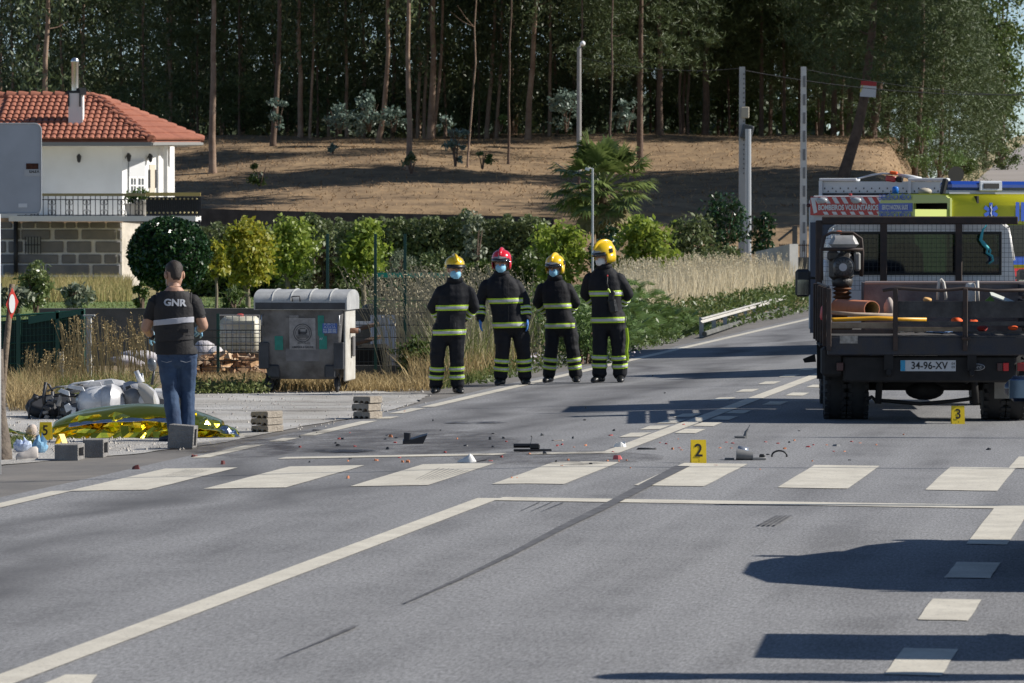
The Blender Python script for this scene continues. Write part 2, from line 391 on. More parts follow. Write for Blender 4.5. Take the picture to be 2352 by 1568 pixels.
# skid marks
def skid(pts, w0, w1):
    vs, fs = [], []; n = len(pts)
    for i, (u, v) in enumerate(pts):
        s, t = GS(u, v); w = (w0 + (w1 - w0) * i / (n - 1)) / 2
        for q in (-w, w): x, y = xy(s + q, t); vs.append((x, y, gz(x, y) + .009))
    for i in range(n - 1): fs.append((2 * i, 2 * i + 1, 2 * i + 3, 2 * i + 2))
    me = bpy.data.meshes.new('skid_mark'); me.from_pydata(vs, [], fs); return tag(link('skid_mark', me, None, M_RUBBER_MARK), kind='structure')
skid([(1568, 1072), (1490, 1112), (1390, 1165), (1290, 1214), (1180, 1272), (1060, 1330), (930, 1388)], .125, .015)
skid([(818, 1440), (740, 1475), (640, 1516)], .03, .004)
for k in range(4): skid([(1786 + 10 * k, 1186), (1742 + 12 * k, 1209)], .02, .02)
for k in range(7): skid([(430 + 9 * k, 1080), (372 + 9 * k, 1096)], .006, .003); skid([(1010 + 11 * k, 1076 + k), (955 + 9 * k, 1103)], .007, .004)
for k in range(3): skid([(1240 + 28 * k, 1155), (1195 + 25 * k, 1176)], .014, .004)
# ================================================================ hillside, far road
def bank_right(y): return 16.5 + (y - 190) * .10          # x where the wooded bank ends on the right
def hz(x, y):
    k = min(max((y - 165) / 38.0, 0), 1)
    z = 2.35 + 3.75 * (k ** .9) + max(0, y - 203) * .012 + .35 * mnoise.noise((x * .09, y * .09, 2)) * min(1, max(0, y - 165) / 6) + .10 * mnoise.noise((x * .5, y * .35, 7))
    e = (x - bank_right(y)) / 3.2
    if e > 0: z = z * max(0, 1 - e) - .1 * min(1, e)
    z += .25 * math.exp(-((x - 15) / 4) ** 2) * math.exp(-((y - 198) / 9) ** 2)
    return max(z, -.1) if y >= 165 else z
M_BANK = mat('dry_hillside', (.34, .23, .125), .95, col2=(.145, .095, .052), vscale=.8, bump=1.0, bscale=6, detail=9)
vs, fs = [], []
hx = list(np.arange(-75, 32.1, 1.0)); hy = [164.98] + [165 + .8 * i for i in range(60)] + [215, 222, 232, 246, 262, 290, 330]
for y in hy:
    for x in hx: vs.append((x, y, hz(x, y) if y > 164.99 else -.15))
for j in range(len(hy) - 1):
    for i in range(len(hx) - 1): a = j * len(hx) + i; fs.append((a, a + 1, a + len(hx) + 1, a + len(hx)))
me = bpy.data.meshes.new('hillside'); me.from_pydata(vs, [], fs); shade(me); tag(link('hillside', me, None, M_BANK), kind='structure')
# tufts of dead grass and litter on the bank: nobody could count them
n = 16000; X = RNG.uniform(-30, 19, n); Y = RNG.uniform(165.3, 204, n)
B = np.array([(x, y, hz(x, y) - .02) for x, y in zip(X, Y)])
me = quads_mesh('bank_grass_litter', blades(B, .12, .02, 1.2)); tag(link('bank_grass_litter', me, None, mat('dead_litter', (.44, .29, .155), .9, col2=(.20, .12, .06), island=True)), 'short dead grass and litter on the sunlit bank', 'dry grass', kind='stuff')

# the road climbing away beyond the bank, with its verge
vs, fs = [], []
for k, (y, ul, ur, v) in enumerate(((150, 2190, 2700, 652), (185, 2205, 2700, 440), (205, 2232, 2640, 424), (240, 2268, 2600, 392), (290, 2308, 2560, 362), (360, 2345, 2540, 334), (480, 2385, 2500, 312))):
    vs += [tuple(P(ul, v, y)), tuple(P(ur, v + 2, y))]
    if k: fs.append((2 * k - 2, 2 * k - 1, 2 * k + 1, 2 * k))
me = bpy.data.meshes.new('far_road'); me.from_pydata(vs, [], fs); tag(link('far_road', me, None, mat('far_asphalt', (.30, .27, .25), .9, var=.12, vscale=.2)), kind='structure')
vs, fs = [], []
for k, (y, ul, ur, v0, v1) in enumerate(((149, 2060, 2191, 652, 652), (184, 2080, 2206, 452, 441), (204, 2120, 2233, 430, 425), (239, 2170, 2269, 396, 393), (289, 2240, 2309, 364, 363), (359, 2290, 2346, 334, 335), (480, 2340, 2386, 310, 313))):
    vs += [tuple(P(ul, v0, y)), tuple(P(ur, v1, y))]
    if k: fs.append((2 * k - 2, 2 * k - 1, 2 * k + 1, 2 * k))
me = bpy.data.meshes.new('far_verge'); me.from_pydata(vs, [], fs); tag(link('far_verge', me, None, mat('far_dry_verge', (.33, .27, .15), .95, var=.3, vscale=.7)), kind='structure')

# lawn of the garden
M_LAWN = mat('lawn', (.10, .16, .035), .9, col2=(.14, .19, .05), vscale=.8, bump=.5, bscale=30)
def garden_quad(name, pts, m, up=0.02):
    me = bpy.data.meshes.new(name); me.from_pydata([(x, y, gz(x, y) + up) for x, y in pts], [], [list(range(len(pts)))]); return tag(link(name, me, None, m), kind='structure')
garden_quad('lawn', [(-14, 70), (-1.5, 70), (3.5, 128), (-6, 136), (-14, 136), (-18.5, 128)], M_LAWN)
M_LONG = mat('long_grass_soil', (.28, .23, .10), .95, var=.25, vscale=1)
garden_quad('long_grass_ground', [(-24, 104), (-9.5, 122), (-10, 149), (-24, 149)], M_LONG, .035)
# ================================================================ white house on granite base
HY = 148.0; HPX = F_PX / HY                       # front plane of the upper floor
def hx_(u): return (u - CU) / HPX
def hz_(v): return CAM_H - (v - HOR) / HPX
M_WALL = mat('white_render', (.80, .80, .78), .85, col2=(.72, .715, .69), vscale=.9, detail=8)
M_WHITE = mat('white_paint', (.80, .80, .78), .5)
M_GRANITE = mat('granite', (.175, .178, .19), .85, col2=(.25, .245, .24), vscale=2.2, bump=.5, bscale=30)
M_MORTAR = mat('white_mortar', (.80, .79, .77), .9, var=.1)
M_IRON = mat('black_iron', (.02, .021, .024), .5)
M_TILE = mat('terracotta_tile', (.37, .14, .085), .8, col2=(.27, .095, .06), island=False, vscale=1.2, bump=.2)
M_GUTTER = mat('grey_gutter', (.25, .25, .24), .5)
M_YELLOWRAIL = mat('ochre_handrail', (.55, .42, .14), .5)
M_STEEL = mat('stainless_flue', (.6, .6, .6), .25, metal=.9)
base = Vector((hx_(-20), HY, -.12))
house = thing('house', 'white house with red tiled hip roof and grey granite ground floor behind the garden', 'house', base)
def hb(): return MB(TR(-base.x, -base.y, -base.z))
zt, zb_, zg = hz_(326), hz_(500), -.12
XL, XR, XC = hx_(-120), hx_(281), hx_(368)        # left, front corner, far right corner of the upper floor
DEPTH = 9.0
# upper floor: front face (in shade), and a right hand bay set back 1.1 m with the window, whose flank takes the sun
mb = hb(); mb.box(((XL + XR) / 2, HY + DEPTH / 2, (zt + zb_) / 2), (XR - XL, DEPTH, zt - zb_)); mb.build('wall', M_WALL, house)
yb = HY + 1.0
ang_p = Vector((hx_(368) * (HY + 2.2) / HY, HY + 2.2, 0))
mb = hb(); pl = [(XR + .002, HY + .003, zb_), (ang_p.x, ang_p.y, zb_), (ang_p.x, HY + DEPTH - .3, zb_), (XR + .002, HY + DEPTH - .3, zb_)]
mb.prism(pl, (0, 0, zt - zb_ - .004)); bay = mb.build('wall', M_WALL, house)
dvec = (ang_p - Vector((XR, HY, 0))); dvec.z = 0; DL = dvec.length; dvec.normalize(); nrm = Vector((dvec.y, -dvec.x, 0))
def on_bay(u, v, off=0.0):                       # point on the oblique bay wall at a picture column
    k = (hx_(u) - hx_(281)) / (hx_(368) - hx_(281)); p = Vector((XR, HY, 0)) + dvec * DL * k + nrm * off; p.z = hz_(v); return p
def bay_panel(name, u0, u1, v0, v1, off, th, m, parent):
    a, b_ = on_bay(u0, v1, off), on_bay(u1, v1, off); up = Vector((0, 0, hz_(v0) - hz_(v1))); mb = hb(); mb.prism([a, b_, b_ + up, a + up], nrm * th); return mb.build(name, m, parent)
win = bay_panel('window', 295, 329, 367, 452, .002, .03, mat('window_recess', (.10, .11, .12), .2), house)
bay_panel('roller_shutter', 294, 330, 367, 405, .034, .03, mat('shutter_grey', (.52, .53, .54), .6), win)
for (u0, u1, v0, v1) in ((294, 297, 405, 452), (327, 330, 405, 452), (309, 314, 405, 452), (297, 327, 405, 409), (297, 327, 424, 427), (302.5, 304, 409, 452), (320, 321.5, 409, 452)): bay_panel('window_frame', u0, u1, v0, v1, .034, .03, M_WHITE, win)
dr = bay_panel('door', 343, 356, 376, 497, .002, .02, mat('cream_door', (.58, .52, .42), .6), house)
bay_panel('door_arch_band', 341, 343.5, 388, 430, .003, .04, M_IRON, dr); bay_panel('door_arch_band', 355.5, 358, 388, 430, .003, .04, M_IRON, dr)
# the post at the veranda corner
mb = hb(); p = on_bay(366.5, 400, .25); mb.box((p.x, p.y, (zt + zb_) / 2), (.14, .14, zt - zb_ - .02)); mb.build('veranda_post', M_WALL, house)
def wall_lamp(c, n_):
    mb = hb(); q = RZ(math.degrees(math.atan2(n_.y, n_.x)) + 90)
    mb.M = TR(*(c - base)) @ q
    mb.lathe([(.02, .16), (.06, .11), (.085, .07), (.08, .06), (.055, -.1), (.02, -.14)], (0, -.14, 0), 6); mb.tube([(0, 0, -.02), (0, -.1, .16), (0, -.14, .15)], .014, 5)
    return mb.build('wall_lamp', M_IRON, house)
wall_lamp(Vector((hx_(183), HY, hz_(364))), Vector((0, -1, 0)))
for u in (288.5, 338): wall_lamp(on_bay(u, 362), nrm)
# balcony slab and granite ground floor set under it
mb = hb(); x0, x1 = hx_(40), hx_(462); mb.box(((x0 + x1) / 2, HY - 1.25 + .0, hz_(502)), (x1 - x0, 2.5 - .01, hz_(497) - hz_(509))); mb.build('balcony_slab', M_WALL, house)
GYF = HY + .35; gpx = F_PX / GYF
def gx(u): return (u - CU) / gpx
def gzv(v): return CAM_H - (v - HOR) / gpx
gxr = gx(281); mb = hb(); mb.box(((gx(-120) + gxr) / 2, GYF + 4, (gzv(509) - .12) / 2 - .06), (gxr - gx(-120) - .02, 8, gzv(509) + .12)); gw = mb.build('ground_floor_wall', M_MORTAR, house)
# oblique granite flank in the sun
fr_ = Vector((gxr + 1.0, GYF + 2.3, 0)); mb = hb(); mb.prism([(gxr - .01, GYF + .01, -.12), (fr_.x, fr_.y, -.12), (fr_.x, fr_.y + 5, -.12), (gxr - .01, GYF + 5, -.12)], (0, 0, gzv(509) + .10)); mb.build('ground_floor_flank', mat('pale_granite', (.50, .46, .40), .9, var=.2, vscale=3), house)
rows = [(509, 524, [-40, 30, 50, 82, 116, 150, 176, 206, 244, 281]), (526, 550, [-40, 36, 48, 118, 124, 182, 186, 268, 281]), (553, 580, [-40, 16, 18, 54, 58, 148, 152, 212, 218, 281]), (583, 605, [-40, 36, 40, 136, 140, 176, 179, 235, 238, 270, 281]), (607, 631, [-40, 4, 6, 105, 105, 207, 211, 278]), (635, 650, [-40, 50, 54, 140, 142, 234, 238, 268, 281])]
for v0, v1, us in rows:
    us = sorted(us)
    for a, b_ in zip(us[:-1], us[1:]):
        if b_ - a < 7: continue
        j = random.uniform(-.02, .02); mb = hb(); xa, xb = gx(a + 1.9), gx(b_ - 1.9); za, zc = gzv(v1 - .5), gzv(v0 + .9)
        mb.box(((xa + xb) / 2, GYF - .02, (za + zc) / 2), (xb - xa, .10 + abs(j), zc - za), rot=RY(random.uniform(-.7, .7)), bev=.03); mb.build('granite_block', M_GRANITE, gw)
wn_ = hb(); wn_.box(((gx(62) + gx(93)) / 2, GYF - .09, (gzv(545) + gzv(580)) / 2), (gx(93) - gx(62), .05, gzv(545) - gzv(580))); cw = wn_.build('cellar_window', mat('cellar_glass', (.35, .37, .36), .4), house)
for k in range(6):
    mb = hb(); x = gx(60 + k * 7); mb.box((x, GYF - .2, (gzv(543) + gzv(582)) / 2), (.03, .03, gzv(543) - gzv(582))); mb.build('grille_bar', M_IRON, cw)
mb = hb(); mb.box(((gx(58) + gx(96)) / 2, GYF - .23, gzv(562)), (gx(96) - gx(58), .02, .03)); mb.build('grille_bar', M_IRON, cw)
# corner drain pipe
mb = hb(); x = gx(38); mb.tube([(x, GYF - .18, -.1), (x, GYF - .18, gzv(505))], .075, 8); mb.build('drain_pipe', M_IRON, house, True)
# railing: posts, bars, scroll panels, ochre handrail
RYF = HY - 2.35; rpx = F_PX / RYF
def rx(u): return (u - CU) / rpx
def rz(v): return CAM_H - (v - HOR) / rpx
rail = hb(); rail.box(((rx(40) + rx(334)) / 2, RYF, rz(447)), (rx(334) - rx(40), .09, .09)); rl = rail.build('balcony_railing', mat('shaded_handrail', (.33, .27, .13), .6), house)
for v in (458, 494):
    mb = hb(); mb.box(((rx(40) + rx(334)) / 2, RYF, rz(v)), (rx(334) - rx(40), .03, .03)); mb.build('rail_bar', M_IRON, rl)
k = 0; u = 60.0
bar_me = MB().box((0, 0, 0), (.025, .025, rz(450) - rz(496))).mesh('railing_bar')
sc_m = MB(); H2 = (rz(458) - rz(494)) / 2
for sx in (-1, 1):
    for sz in (-1, 1):
        pts = [(sx * (.02 + .12 * math.sin(a) * (1 - a / 8)), 0, sz * (.08 + .13 * (1 - math.cos(a)) * (1 - a / 9))) for a in np.linspace(0, 5.2, 12)]
        sc_m.tube(pts, .011, 4)
sc_m.ell((0, 0, 0), (.03, .03, .09), 6, 5); sc_m.tube([(0, 0, -H2), (0, 0, H2)], .012, 4); sc_me = sc_m.mesh('scroll')
while u < 334:
    o = link('railing_bar', bar_me, rl); o.location = Vector((rx(u), RYF, (rz(450) + rz(496)) / 2)) - base
    if k % 3 == 1:
        o = link('railing_scroll', sc_me, rl); o.location = Vector((rx(u + 8.5), RYF, (rz(458) + rz(494)) / 2)) - base; u += 6
    u += 11.3; k += 1
bar_me.materials.append(M_IRON); sc_me.materials.append(M_IRON)
# right end of the balcony: dark iron balusters with gilt knobs in front of the corner
ry2 = RYF + .02
rail = hb(); rail.box(((rx(335) + rx(461)) / 2, ry2, rz(446)), (rx(461) - rx(335), .1, .12)); rl2 = rail.build('balcony_railing', M_YELLOWRAIL, house)
bal_me = MB().box((0, 0, -.02), (.045, .03, rz(451) - rz(497))).mesh('baluster'); bal_me.materials.append(M_IRON)
knob_me = MB().ell((0, 0, 0), (.035, .035, .035), 6, 4).mesh('baluster_knob'); knob_me.materials.append(mat('gilt', (.5, .42, .22), .5))
for k in range(26):
    u = 338 + k * 4.75; o = link('baluster', bal_me, rl2); o.location = Vector((rx(u), ry2, (rz(451) + rz(497)) / 2)) - base
    if k % 2 == 0: o = link('baluster_knob', knob_me, rl2); o.location = Vector((rx(u), ry2 - .03, rz(456))) - base
    if k % 2 == 0: o = link('baluster_knob', knob_me, rl2); o.location = Vector((rx(u), ry2 - .03, rz(488))) - base
mb = hb(); mb.box(((rx(335) + rx(461)) / 2, ry2 + .12, (rz(452) + rz(496)) / 2), (rx(461) - rx(335), .02, rz(452) - rz(496))); mb.build('railing_backing', mat('dark_mesh', (.035, .035, .04), .7), rl2)
mb = hb(); x = rx(458); mb.box((x, RYF + .05, (rz(505) + zg) / 2), (.08, .08, rz(505) - zg)); mb.build('balcony_post', M_IRON, house)
# ---- hip roof: eave at v 323, ridge at v 220
ze = hz_(323); ev = HY - .9; EX0, EX1 = hx_(-140), hx_(349); epx = F_PX / ev
ridge_y = HY + 3.6; rpx2 = F_PX / ridge_y
def qx(u): return (u - CU) / rpx2
zr = CAM_H - (222 - HOR) / rpx2; RX0, RX1 = qx(-160), qx(222)
E1 = Vector(((349 - CU) / epx, ev, CAM_H - (322 - HOR) / epx)); R1 = Vector((RX1, ridge_y, zr)); E0 = Vector((EX0, ev, E1.z)); R0 = Vector((RX0, ridge_y, zr))
fy = HY + 6.5; fpx = F_PX / fy; E2 = Vector(((464 - CU) / fpx, fy, CAM_H - (322 - HOR) / fpx))
mb = hb(); mb.prism([E0, E1, R1, R0], (0, .06, -.12)); roof = mb.build('roof', M_TILE, house)
mb = hb(); mb.prism([E1, E2, R1], (0, .06, -.12)); mb.build('roof_hip_plane', M_TILE, roof)
mb = hb(); mb.prism([E2, E2 + Vector((-14, 2.5, 0)), R0, R1], (0, -.06, -.12)); mb.build('roof_rear_plane', M_TILE, roof)
# half-round tiles: a shared mesh laid in courses
def tile_mesh(L, r):
    mb = MB(); rings = []
    for k, y in enumerate((0, L)):
        rr = r * (1.0 if k == 0 else .82); zo = .035 if k == 0 else .0
        rings.append([(rr * math.cos(a), y, rr * .75 * math.sin(a) + zo) for a in np.linspace(math.pi, 0, 7)])
    mb.loft(rings, cap=False, closed=False); mb.prism([rings[0][i] for i in range(7)], (0, .004, -.0)); return mb.mesh('roof_tile', 50)
slope = (R0 - E0); slope.x = 0; SLn = slope.length; sd = slope.normalized(); tl = .44; tw = .215
tme = tile_mesh(tl * 1.12, tw * .5); tme.materials.append(M_TILE)
rot = Matrix((Vector((1, 0, 0)), sd, Vector((1, 0, 0)).cross(sd))).transposed().to_4x4()
extra = MB(); cnt = 0; nrow = int(SLn / tl)
tilev = [v.co.copy() for v in tme.vertices]; tilef = [list(p.vertices) for p in tme.polygons]
for r in range(nrow + 1):
    x = E0.x + .1 + tw * int((hx_(0) - E0.x) / tw)
    yfrac = r * tl / SLn
    xmax = E1.x + (R1.x - E1.x) * yfrac - .12
    while x < xmax:
        M_ = TR(*(Vector((x, E0.y, E0.z)) + sd * (r * tl - .06) + Vector((0, 0, .02)) - base)) @ rot @ RZ(random.uniform(-1.2, 1.2))
        if cnt < 300: o = link('roof_tile', tme, roof); o.matrix_local = M_; cnt += 1
        else: extra.add([M_ @ v for v in tilev], tilef)
        x += tw
# the hip plane, seen at a slant: remaining tiles joined
hv = (E2 - E1); hl = hv.length; hd = hv.normalized(); mid = E1 + hd * (R1 - E1).dot(hd); su = (R1 - mid); sl2 = su.length; su.normalize(); nn = hd.cross(su); rot2 = Matrix((hd, su, nn)).transposed().to_4x4()
foot = (R1 - E1).dot(hd)
for r in range(int(sl2 / tl) + 1):
    f = r * tl / sl2
    a0, a1 = foot * f + .1, hl - (hl - foot) * f - .1; x = a0
    while x < a1:
        M_ = TR(*(E1 + hd * x + su * (r * tl - .06) + nn * .02 - base)) @ rot2
        extra.add([M_ @ v for v in tilev], tilef); x += tw
tag(extra.build('roof_tiles_far', M_TILE, roof, 50), kind='stuff')
# ridge and hip cap tiles
def caps(a, b_, r=.15, L=.42):
    d = (b_ - a); n_ = int(d.length / L); d.normalize()
    for k in range(n_):
        mb = hb(); p = a + d * (k * L); mb.tube([p + Vector((0, 0, .03)), p + d * (L * .3) + Vector((0, 0, .04)), p + d * (L * 1.05) + Vector((0, 0, .0))], [r * 1.12, r, r * .86], 9); mb.build('ridge_cap', M_TILE, roof, 50)
caps(Vector((qx(-10), ridge_y, zr)), R1); caps(E1, R1, .14); caps(E2, R1, .15)
# gutter and soffit
mb = hb(); mb.box(((E0.x + E1.x) / 2, ev - .05, E1.z - .13), (E1.x - E0.x, .14, .13)); mb.build('gutter', M_GUTTER, roof)
mb = hb(); mb.tube([E1 + Vector((0, -.05, -.13)), E2 + Vector((0, 0, -.13))], .07, 6); mb.build('gutter', M_GUTTER, roof)
mb = hb(); mb.prism([E0 + Vector((0, .05, -.2)), E1 + Vector((0, .05, -.2)), E2 + Vector((0, 0, -.2)), Vector((E0.x, fy, E1.z - .2))], (0, 0, .03)); mb.build('soffit', M_WALL, roof)
# chimney with dark cowl and steel flue
cy = HY + .6; cpx = F_PX / cy
def cx(u): return (u - CU) / cpx
def czv(v): return CAM_H - (v - HOR) / cpx
mb = hb(); mb.box(((cx(157) + cx(192)) / 2, cy + .28, (czv(293) + czv(215)) / 2), (cx(190) - cx(157), .55, czv(215) - czv(295))); ch = mb.build('chimney', M_WALL, roof)
mb = hb(); mb.box(((cx(154) + cx(190)) / 2, cy + .28, czv(212)), (cx(190) - cx(154), .5, .12)); mb.box((cx(189), cy + .1, czv(210)), (.22, .3, .25), rot=RZ(20)); mb.box((cx(159), cy - .02, czv(228)), (.05, .04, .5)); mb.box((cx(185), cy - .02, czv(228)), (.05, .04, .5)); mb.build('cowl', M_IRON, ch)
mb = hb(); x = cx(172); mb.lathe([(.12, czv(210)), (.12, czv(145)), (.14, czv(143)), (.14, czv(139)), (.1, czv(134)), (.02, czv(132))], (x, cy + .25, 0), 12); mb.build('flue_pipe', M_STEEL, ch, 40)

# plants in pots and things on the balcony: each a thing of its own
def leaf_obj(name, C, size, m, parent=None, aspect=.5, droop=0.0): return link(name, quads_mesh(name, leaves(np.asarray(C), size, aspect, droop)), parent, m)
M_LEAF = mat('leaf_green', (.06, .12, .025), .5, col2=(.11, .18, .04), island=True, trans=.3)
def pot(u, v, hpot, wpot, label):
    p = Vector((rx(u), HY - 1.6, hz_(499))); t = thing('potted_plant', label, 'potted plant', p, group='potted plants on the balcony')
    mb = MB(); mb.lathe([(wpot * .36, 0), (wpot * .5, hpot), (wpot * .56, hpot), (wpot * .56, hpot * 1.12), (wpot * .44, hpot * 1.12)], n=14); mb.build('pot', mat('pale_pot', (.5, .47, .42), .8), t, 40)
    C = RNG.normal(size=(220, 3)) * np.array([.11, .11, .12]) + np.array([0, 0, hpot + .22]); leaf_obj('foliage', C, .06, M_LEAF, t)
pot(300, 0, .42, .5, 'potted plant in a pale pot, left of the pair on the balcony'); pot(324, 0, .5, .6, 'potted plant in a larger pale pot, right of the pair on the balcony')
# ================================================================ forest on the bank
M_EUC = mat('eucalyptus_bark', (.34, .245, .18), .9, col2=(.20, .125, .085), vscale=2.5, bump=.6, bscale=14)
M_PINEB = mat('pine_bark', (.17, .115, .085), .95, col2=(.09, .06, .045), vscale=4, bump=1.0, bscale=16)
M_EUCL = mat('eucalyptus_leaf', (.055, .09, .034), .42, col2=(.13, .16, .07), island=True, trans=.22)
M_EUCB = mat('young_eucalyptus_leaf', (.20, .27, .23), .45, col2=(.13, .19, .15), island=True, trans=.2)
M_NEED = mat('pine_needles', (.055, .088, .03), .55, col2=(.105, .14, .048), island=True, trans=.15)
M_OAKL = mat('oak_leaf', (.06, .10, .02), .45, col2=(.11, .15, .035), island=True, trans=.3)
M_FERN = mat('fern_leaf', (.09, .16, .04), .55, col2=(.14, .21, .06), island=True, trans=.3)
def clumps(n, cen, rad, per, cr, rng, shell=.35):
    d = unit(rng.normal(size=(n, 3))); r = rng.uniform(shell, 1, n) ** .6
    c = np.asarray(cen) + d * r[:, None] * np.asarray(rad)
    k = rng.integers(int(per * .5), int(per * 1.5), n); C = np.repeat(c, k, 0)
    cs = np.repeat(cr * rng.uniform(.5, 1.3, n), k)
    return C + rng.normal(size=C.shape) * cs[:, None] * np.array([1, 1, .75])
def tufts(C, L, w, per, rng):
    n = len(C); D = unit(rng.normal(size=(n * per, 3)) + np.array([0, 0, .5])); Cc = np.repeat(C, per, 0)
    s = unit(np.cross(D, rng.normal(size=D.shape))) * w; l = (L * rng.uniform(.6, 1.2, len(D)))[:, None]
    return np.stack([Cc - s, Cc + s, Cc + D * l + s * .3, Cc + D * l - s * .3], 1)
def euc_crown(seed, z0=3.0, z1=17, r=1.9, n=95, per=38):
    rng = np.random.default_rng(seed); out = []
    for k in range(n):
        f = rng.uniform(0, 1) ** .8; z = z0 + (z1 - z0) * f; rr = r * (.45 + .75 * math.sin(math.pi * min(1, f * .9 + .1)))
        a = rng.uniform(0, 6.28); q = rr * rng.uniform(.25, 1); c = np.array([q * math.cos(a), q * math.sin(a), z])
        m = int(per * rng.uniform(.5, 1.5)); out.append(c + rng.normal(size=(m, 3)) * np.array([.38, .38, .5]) * rng.uniform(.6, 1.2))
    return quads_mesh('crown', leaves(np.concatenate(out), .135, .30, .9, rng=rng))
def pine_crown(seed, z0, z1, r, n=85, per=15, L=.26):
    rng = np.random.default_rng(seed); out = []
    for k in range(n):
        f = rng.uniform(0, 1); z = z0 + (z1 - z0) * f; rr = r * (1 - .75 * f ** 2) * (.75 + .25 * min(1, f * 4))
        a = rng.uniform(0, 6.28); q = rr * rng.uniform(.3, 1) ** .7; c = np.array([q * math.cos(a), q * math.sin(a), z - .1 * q])
        m = int(per * rng.uniform(.5, 1.6)); out.append(c + rng.normal(size=(m, 3)) * np.array([.42, .42, .24]) * rng.uniform(.6, 1.2))
    return quads_mesh('crown', tufts(np.concatenate(out), L, .016, 7, rng))
EUC = [euc_crown(10 + k) for k in range(4)] + [euc_crown(31, 1.6, 9, 1.5, 60, 34)]
EUC += [euc_crown(40, 8.5, 18, 3.2, 120, 42), euc_crown(41, .5, 14, 1.9, 130, 40), euc_crown(42, .3, 13, 2.1, 130, 40)]
for m_ in EUC: m_.materials.append(M_EUCL)
PIN = [pine_crown(50, 6, 15, 3.1, 210, 17, .22), pine_crown(51, 5, 14, 3.4, 230, 17, .22), pine_crown(52, 1.2, 8, 1.7, 50, 14)]
for m_ in PIN: m_.materials.append(M_NEED)
def limb_mb(mb, path, r0, r1, kind, rng, z0):
    for k in range(rng.integers(4, 8)):
        f = rng.uniform(.25, .95); i = min(int(f * (len(path) - 1)), len(path) - 2); p = Vector(path[i]); a = rng.uniform(0, 6.28); L = rng.uniform(.5, 1.7)
        q = p + Vector((math.cos(a) * L, math.sin(a) * L, L * rng.uniform(.1, .8))); mid_ = (p + q) / 2 + Vector((0, 0, -.08)); rr = (r0 + (r1 - r0) * f) * .28
        mb.tube([p, mid_, q], [rr, rr * .7, rr * .25], 4, cap=False)
def tree(name, label, u, v, tops, wpx, kind, crown=None, group=None, y=None, H=17, cr_scale=1.0, cz=0.0):
    """trunk whose foot stands on the bank at picture column u; tops: list of (du px, height m) for the bends"""
    if y is None:      # find the depth where the bank shows at v
        y = 166.0
        for k in range(400):
            yy = 165.4 + k * .1; x = (u - CU) * yy / F_PX; y = yy
            if HOR + (CAM_H - hz(x, yy)) * F_PX / yy <= v: break
    pxm = F_PX / y; x = (u - CU) / pxm; z = hz(x, y) - .1
    t = thing(name, label, 'tree', (x, y, z), group=group); rng = np.random.default_rng(int(u * 7 + v))
    pts = [(0, 0, 0), (0, 0, .35)]; rad = [wpx / pxm * .68, wpx / pxm * .52]
    for (du, h) in tops: pts.append((du / pxm, rng.uniform(-.15, .15), h)); rad.append(wpx / pxm * .5 * max(.12, 1 - .055 * h))
    if tops[-1][1] < H: pts.append((pts[-1][0] + (pts[-1][0] - pts[-2][0]) * .6, 0, H)); rad.append(.03)
    mb = MB(); dense = []
    for i in range(len(pts) - 1):
        a, b_ = Vector(pts[i]), Vector(pts[i + 1]); m_ = max(1, int((b_ - a).length / 1.2))
        for k in range(m_): f = k / m_; dense.append((a.lerp(b_, f), rad[i] + (rad[i + 1] - rad[i]) * f))
    dense.append((Vector(pts[-1]), rad[-1]))
    path = [p + Vector((rng.normal() * .03, rng.normal() * .03, 0)) if i > 1 else p for i, (p, r_) in enumerate(dense)]
    mb.tube(path, [r_ for p, r_ in dense], 9, cap=False); limb_mb(mb, path[len(path) // 4:], rad[1], .04, kind, rng, 3)
    mb.build('trunk', M_EUC if kind == 'e' else M_PINEB, t, True)
    if crown is not None:
        o = link('crown', crown, t); o.location = (pts[-1][0] * .55, 0, cz); o.scale = (cr_scale, cr_scale, 1); o.rotation_euler = (0, 0, rng.uniform(0, 6.28))
    return t
E = lambda k: EUC[k % 4]
G1 = 'tall trees at the edge of the wood'
tree('eucalyptus_tree', 'thick brown tree trunk rising behind the chimney end of the house roof', 100, 300, [(4, 4), (14, 9)], 16, 'e', E(0), G1, y=176)
T489 = tree('eucalyptus_tree', 'bare pale trunk standing forward on the bank, nearest the house gable', 489, 397, [(2, 4), (6, 8), (5, 16)], 17, 'e', EUC[5], G1, H=19)
T628 = tree('eucalyptus_tree', 'bare dark trunk with a flared foot, next right of the bare trunk by the house', 628, 335, [(8, 2), (14, 4), (12, 8)], 14, 'p', EUC[5], G1, H=19)
tree('eucalyptus_tree', 'slim straight trunk between the house roof and the bare pale trunk', 392, 300, [(1, 4), (3, 9)], 8, 'e', E(1), G1, y=207)
tree('eucalyptus_tree', 'short sunlit trunk at the back of the bank, right of the dark flared trunk', 691, 316, [(-2, 3), (-6, 9)], 13, 'e', E(2), G1)
tree('eucalyptus_tree', 'thin trunk close beside the short sunlit trunk', 712, 318, [(3, 2), (8, 4)], 7, 'e', E(3), G1)
tree('eucalyptus_tree', 'very slender straight trunk between the pale shrubs of the wood', 797, 310, [(-1, 4), (-7, 10)], 9, 'e', E(0), G1)
tree('eucalyptus_tree', 'sunlit trunk leaning right with a swollen foot', 871, 328, [(8, 1.2), (17, 3), (24, 8)], 13, 'e', E(1), G1)
T940 = tree('eucalyptus_tree', 'dark trunk standing forward on the bank with a mound at its foot', 940, 390, [(0, 2), (-2, 5), (-2, 10)], 14, 'e', EUC[5], G1)
tree('eucalyptus_tree', 'left one of the cluster of straight sunlit trunks at mid forest', 960, 316, [(3, 4), (6, 10)], 9, 'e', E(3), G1)
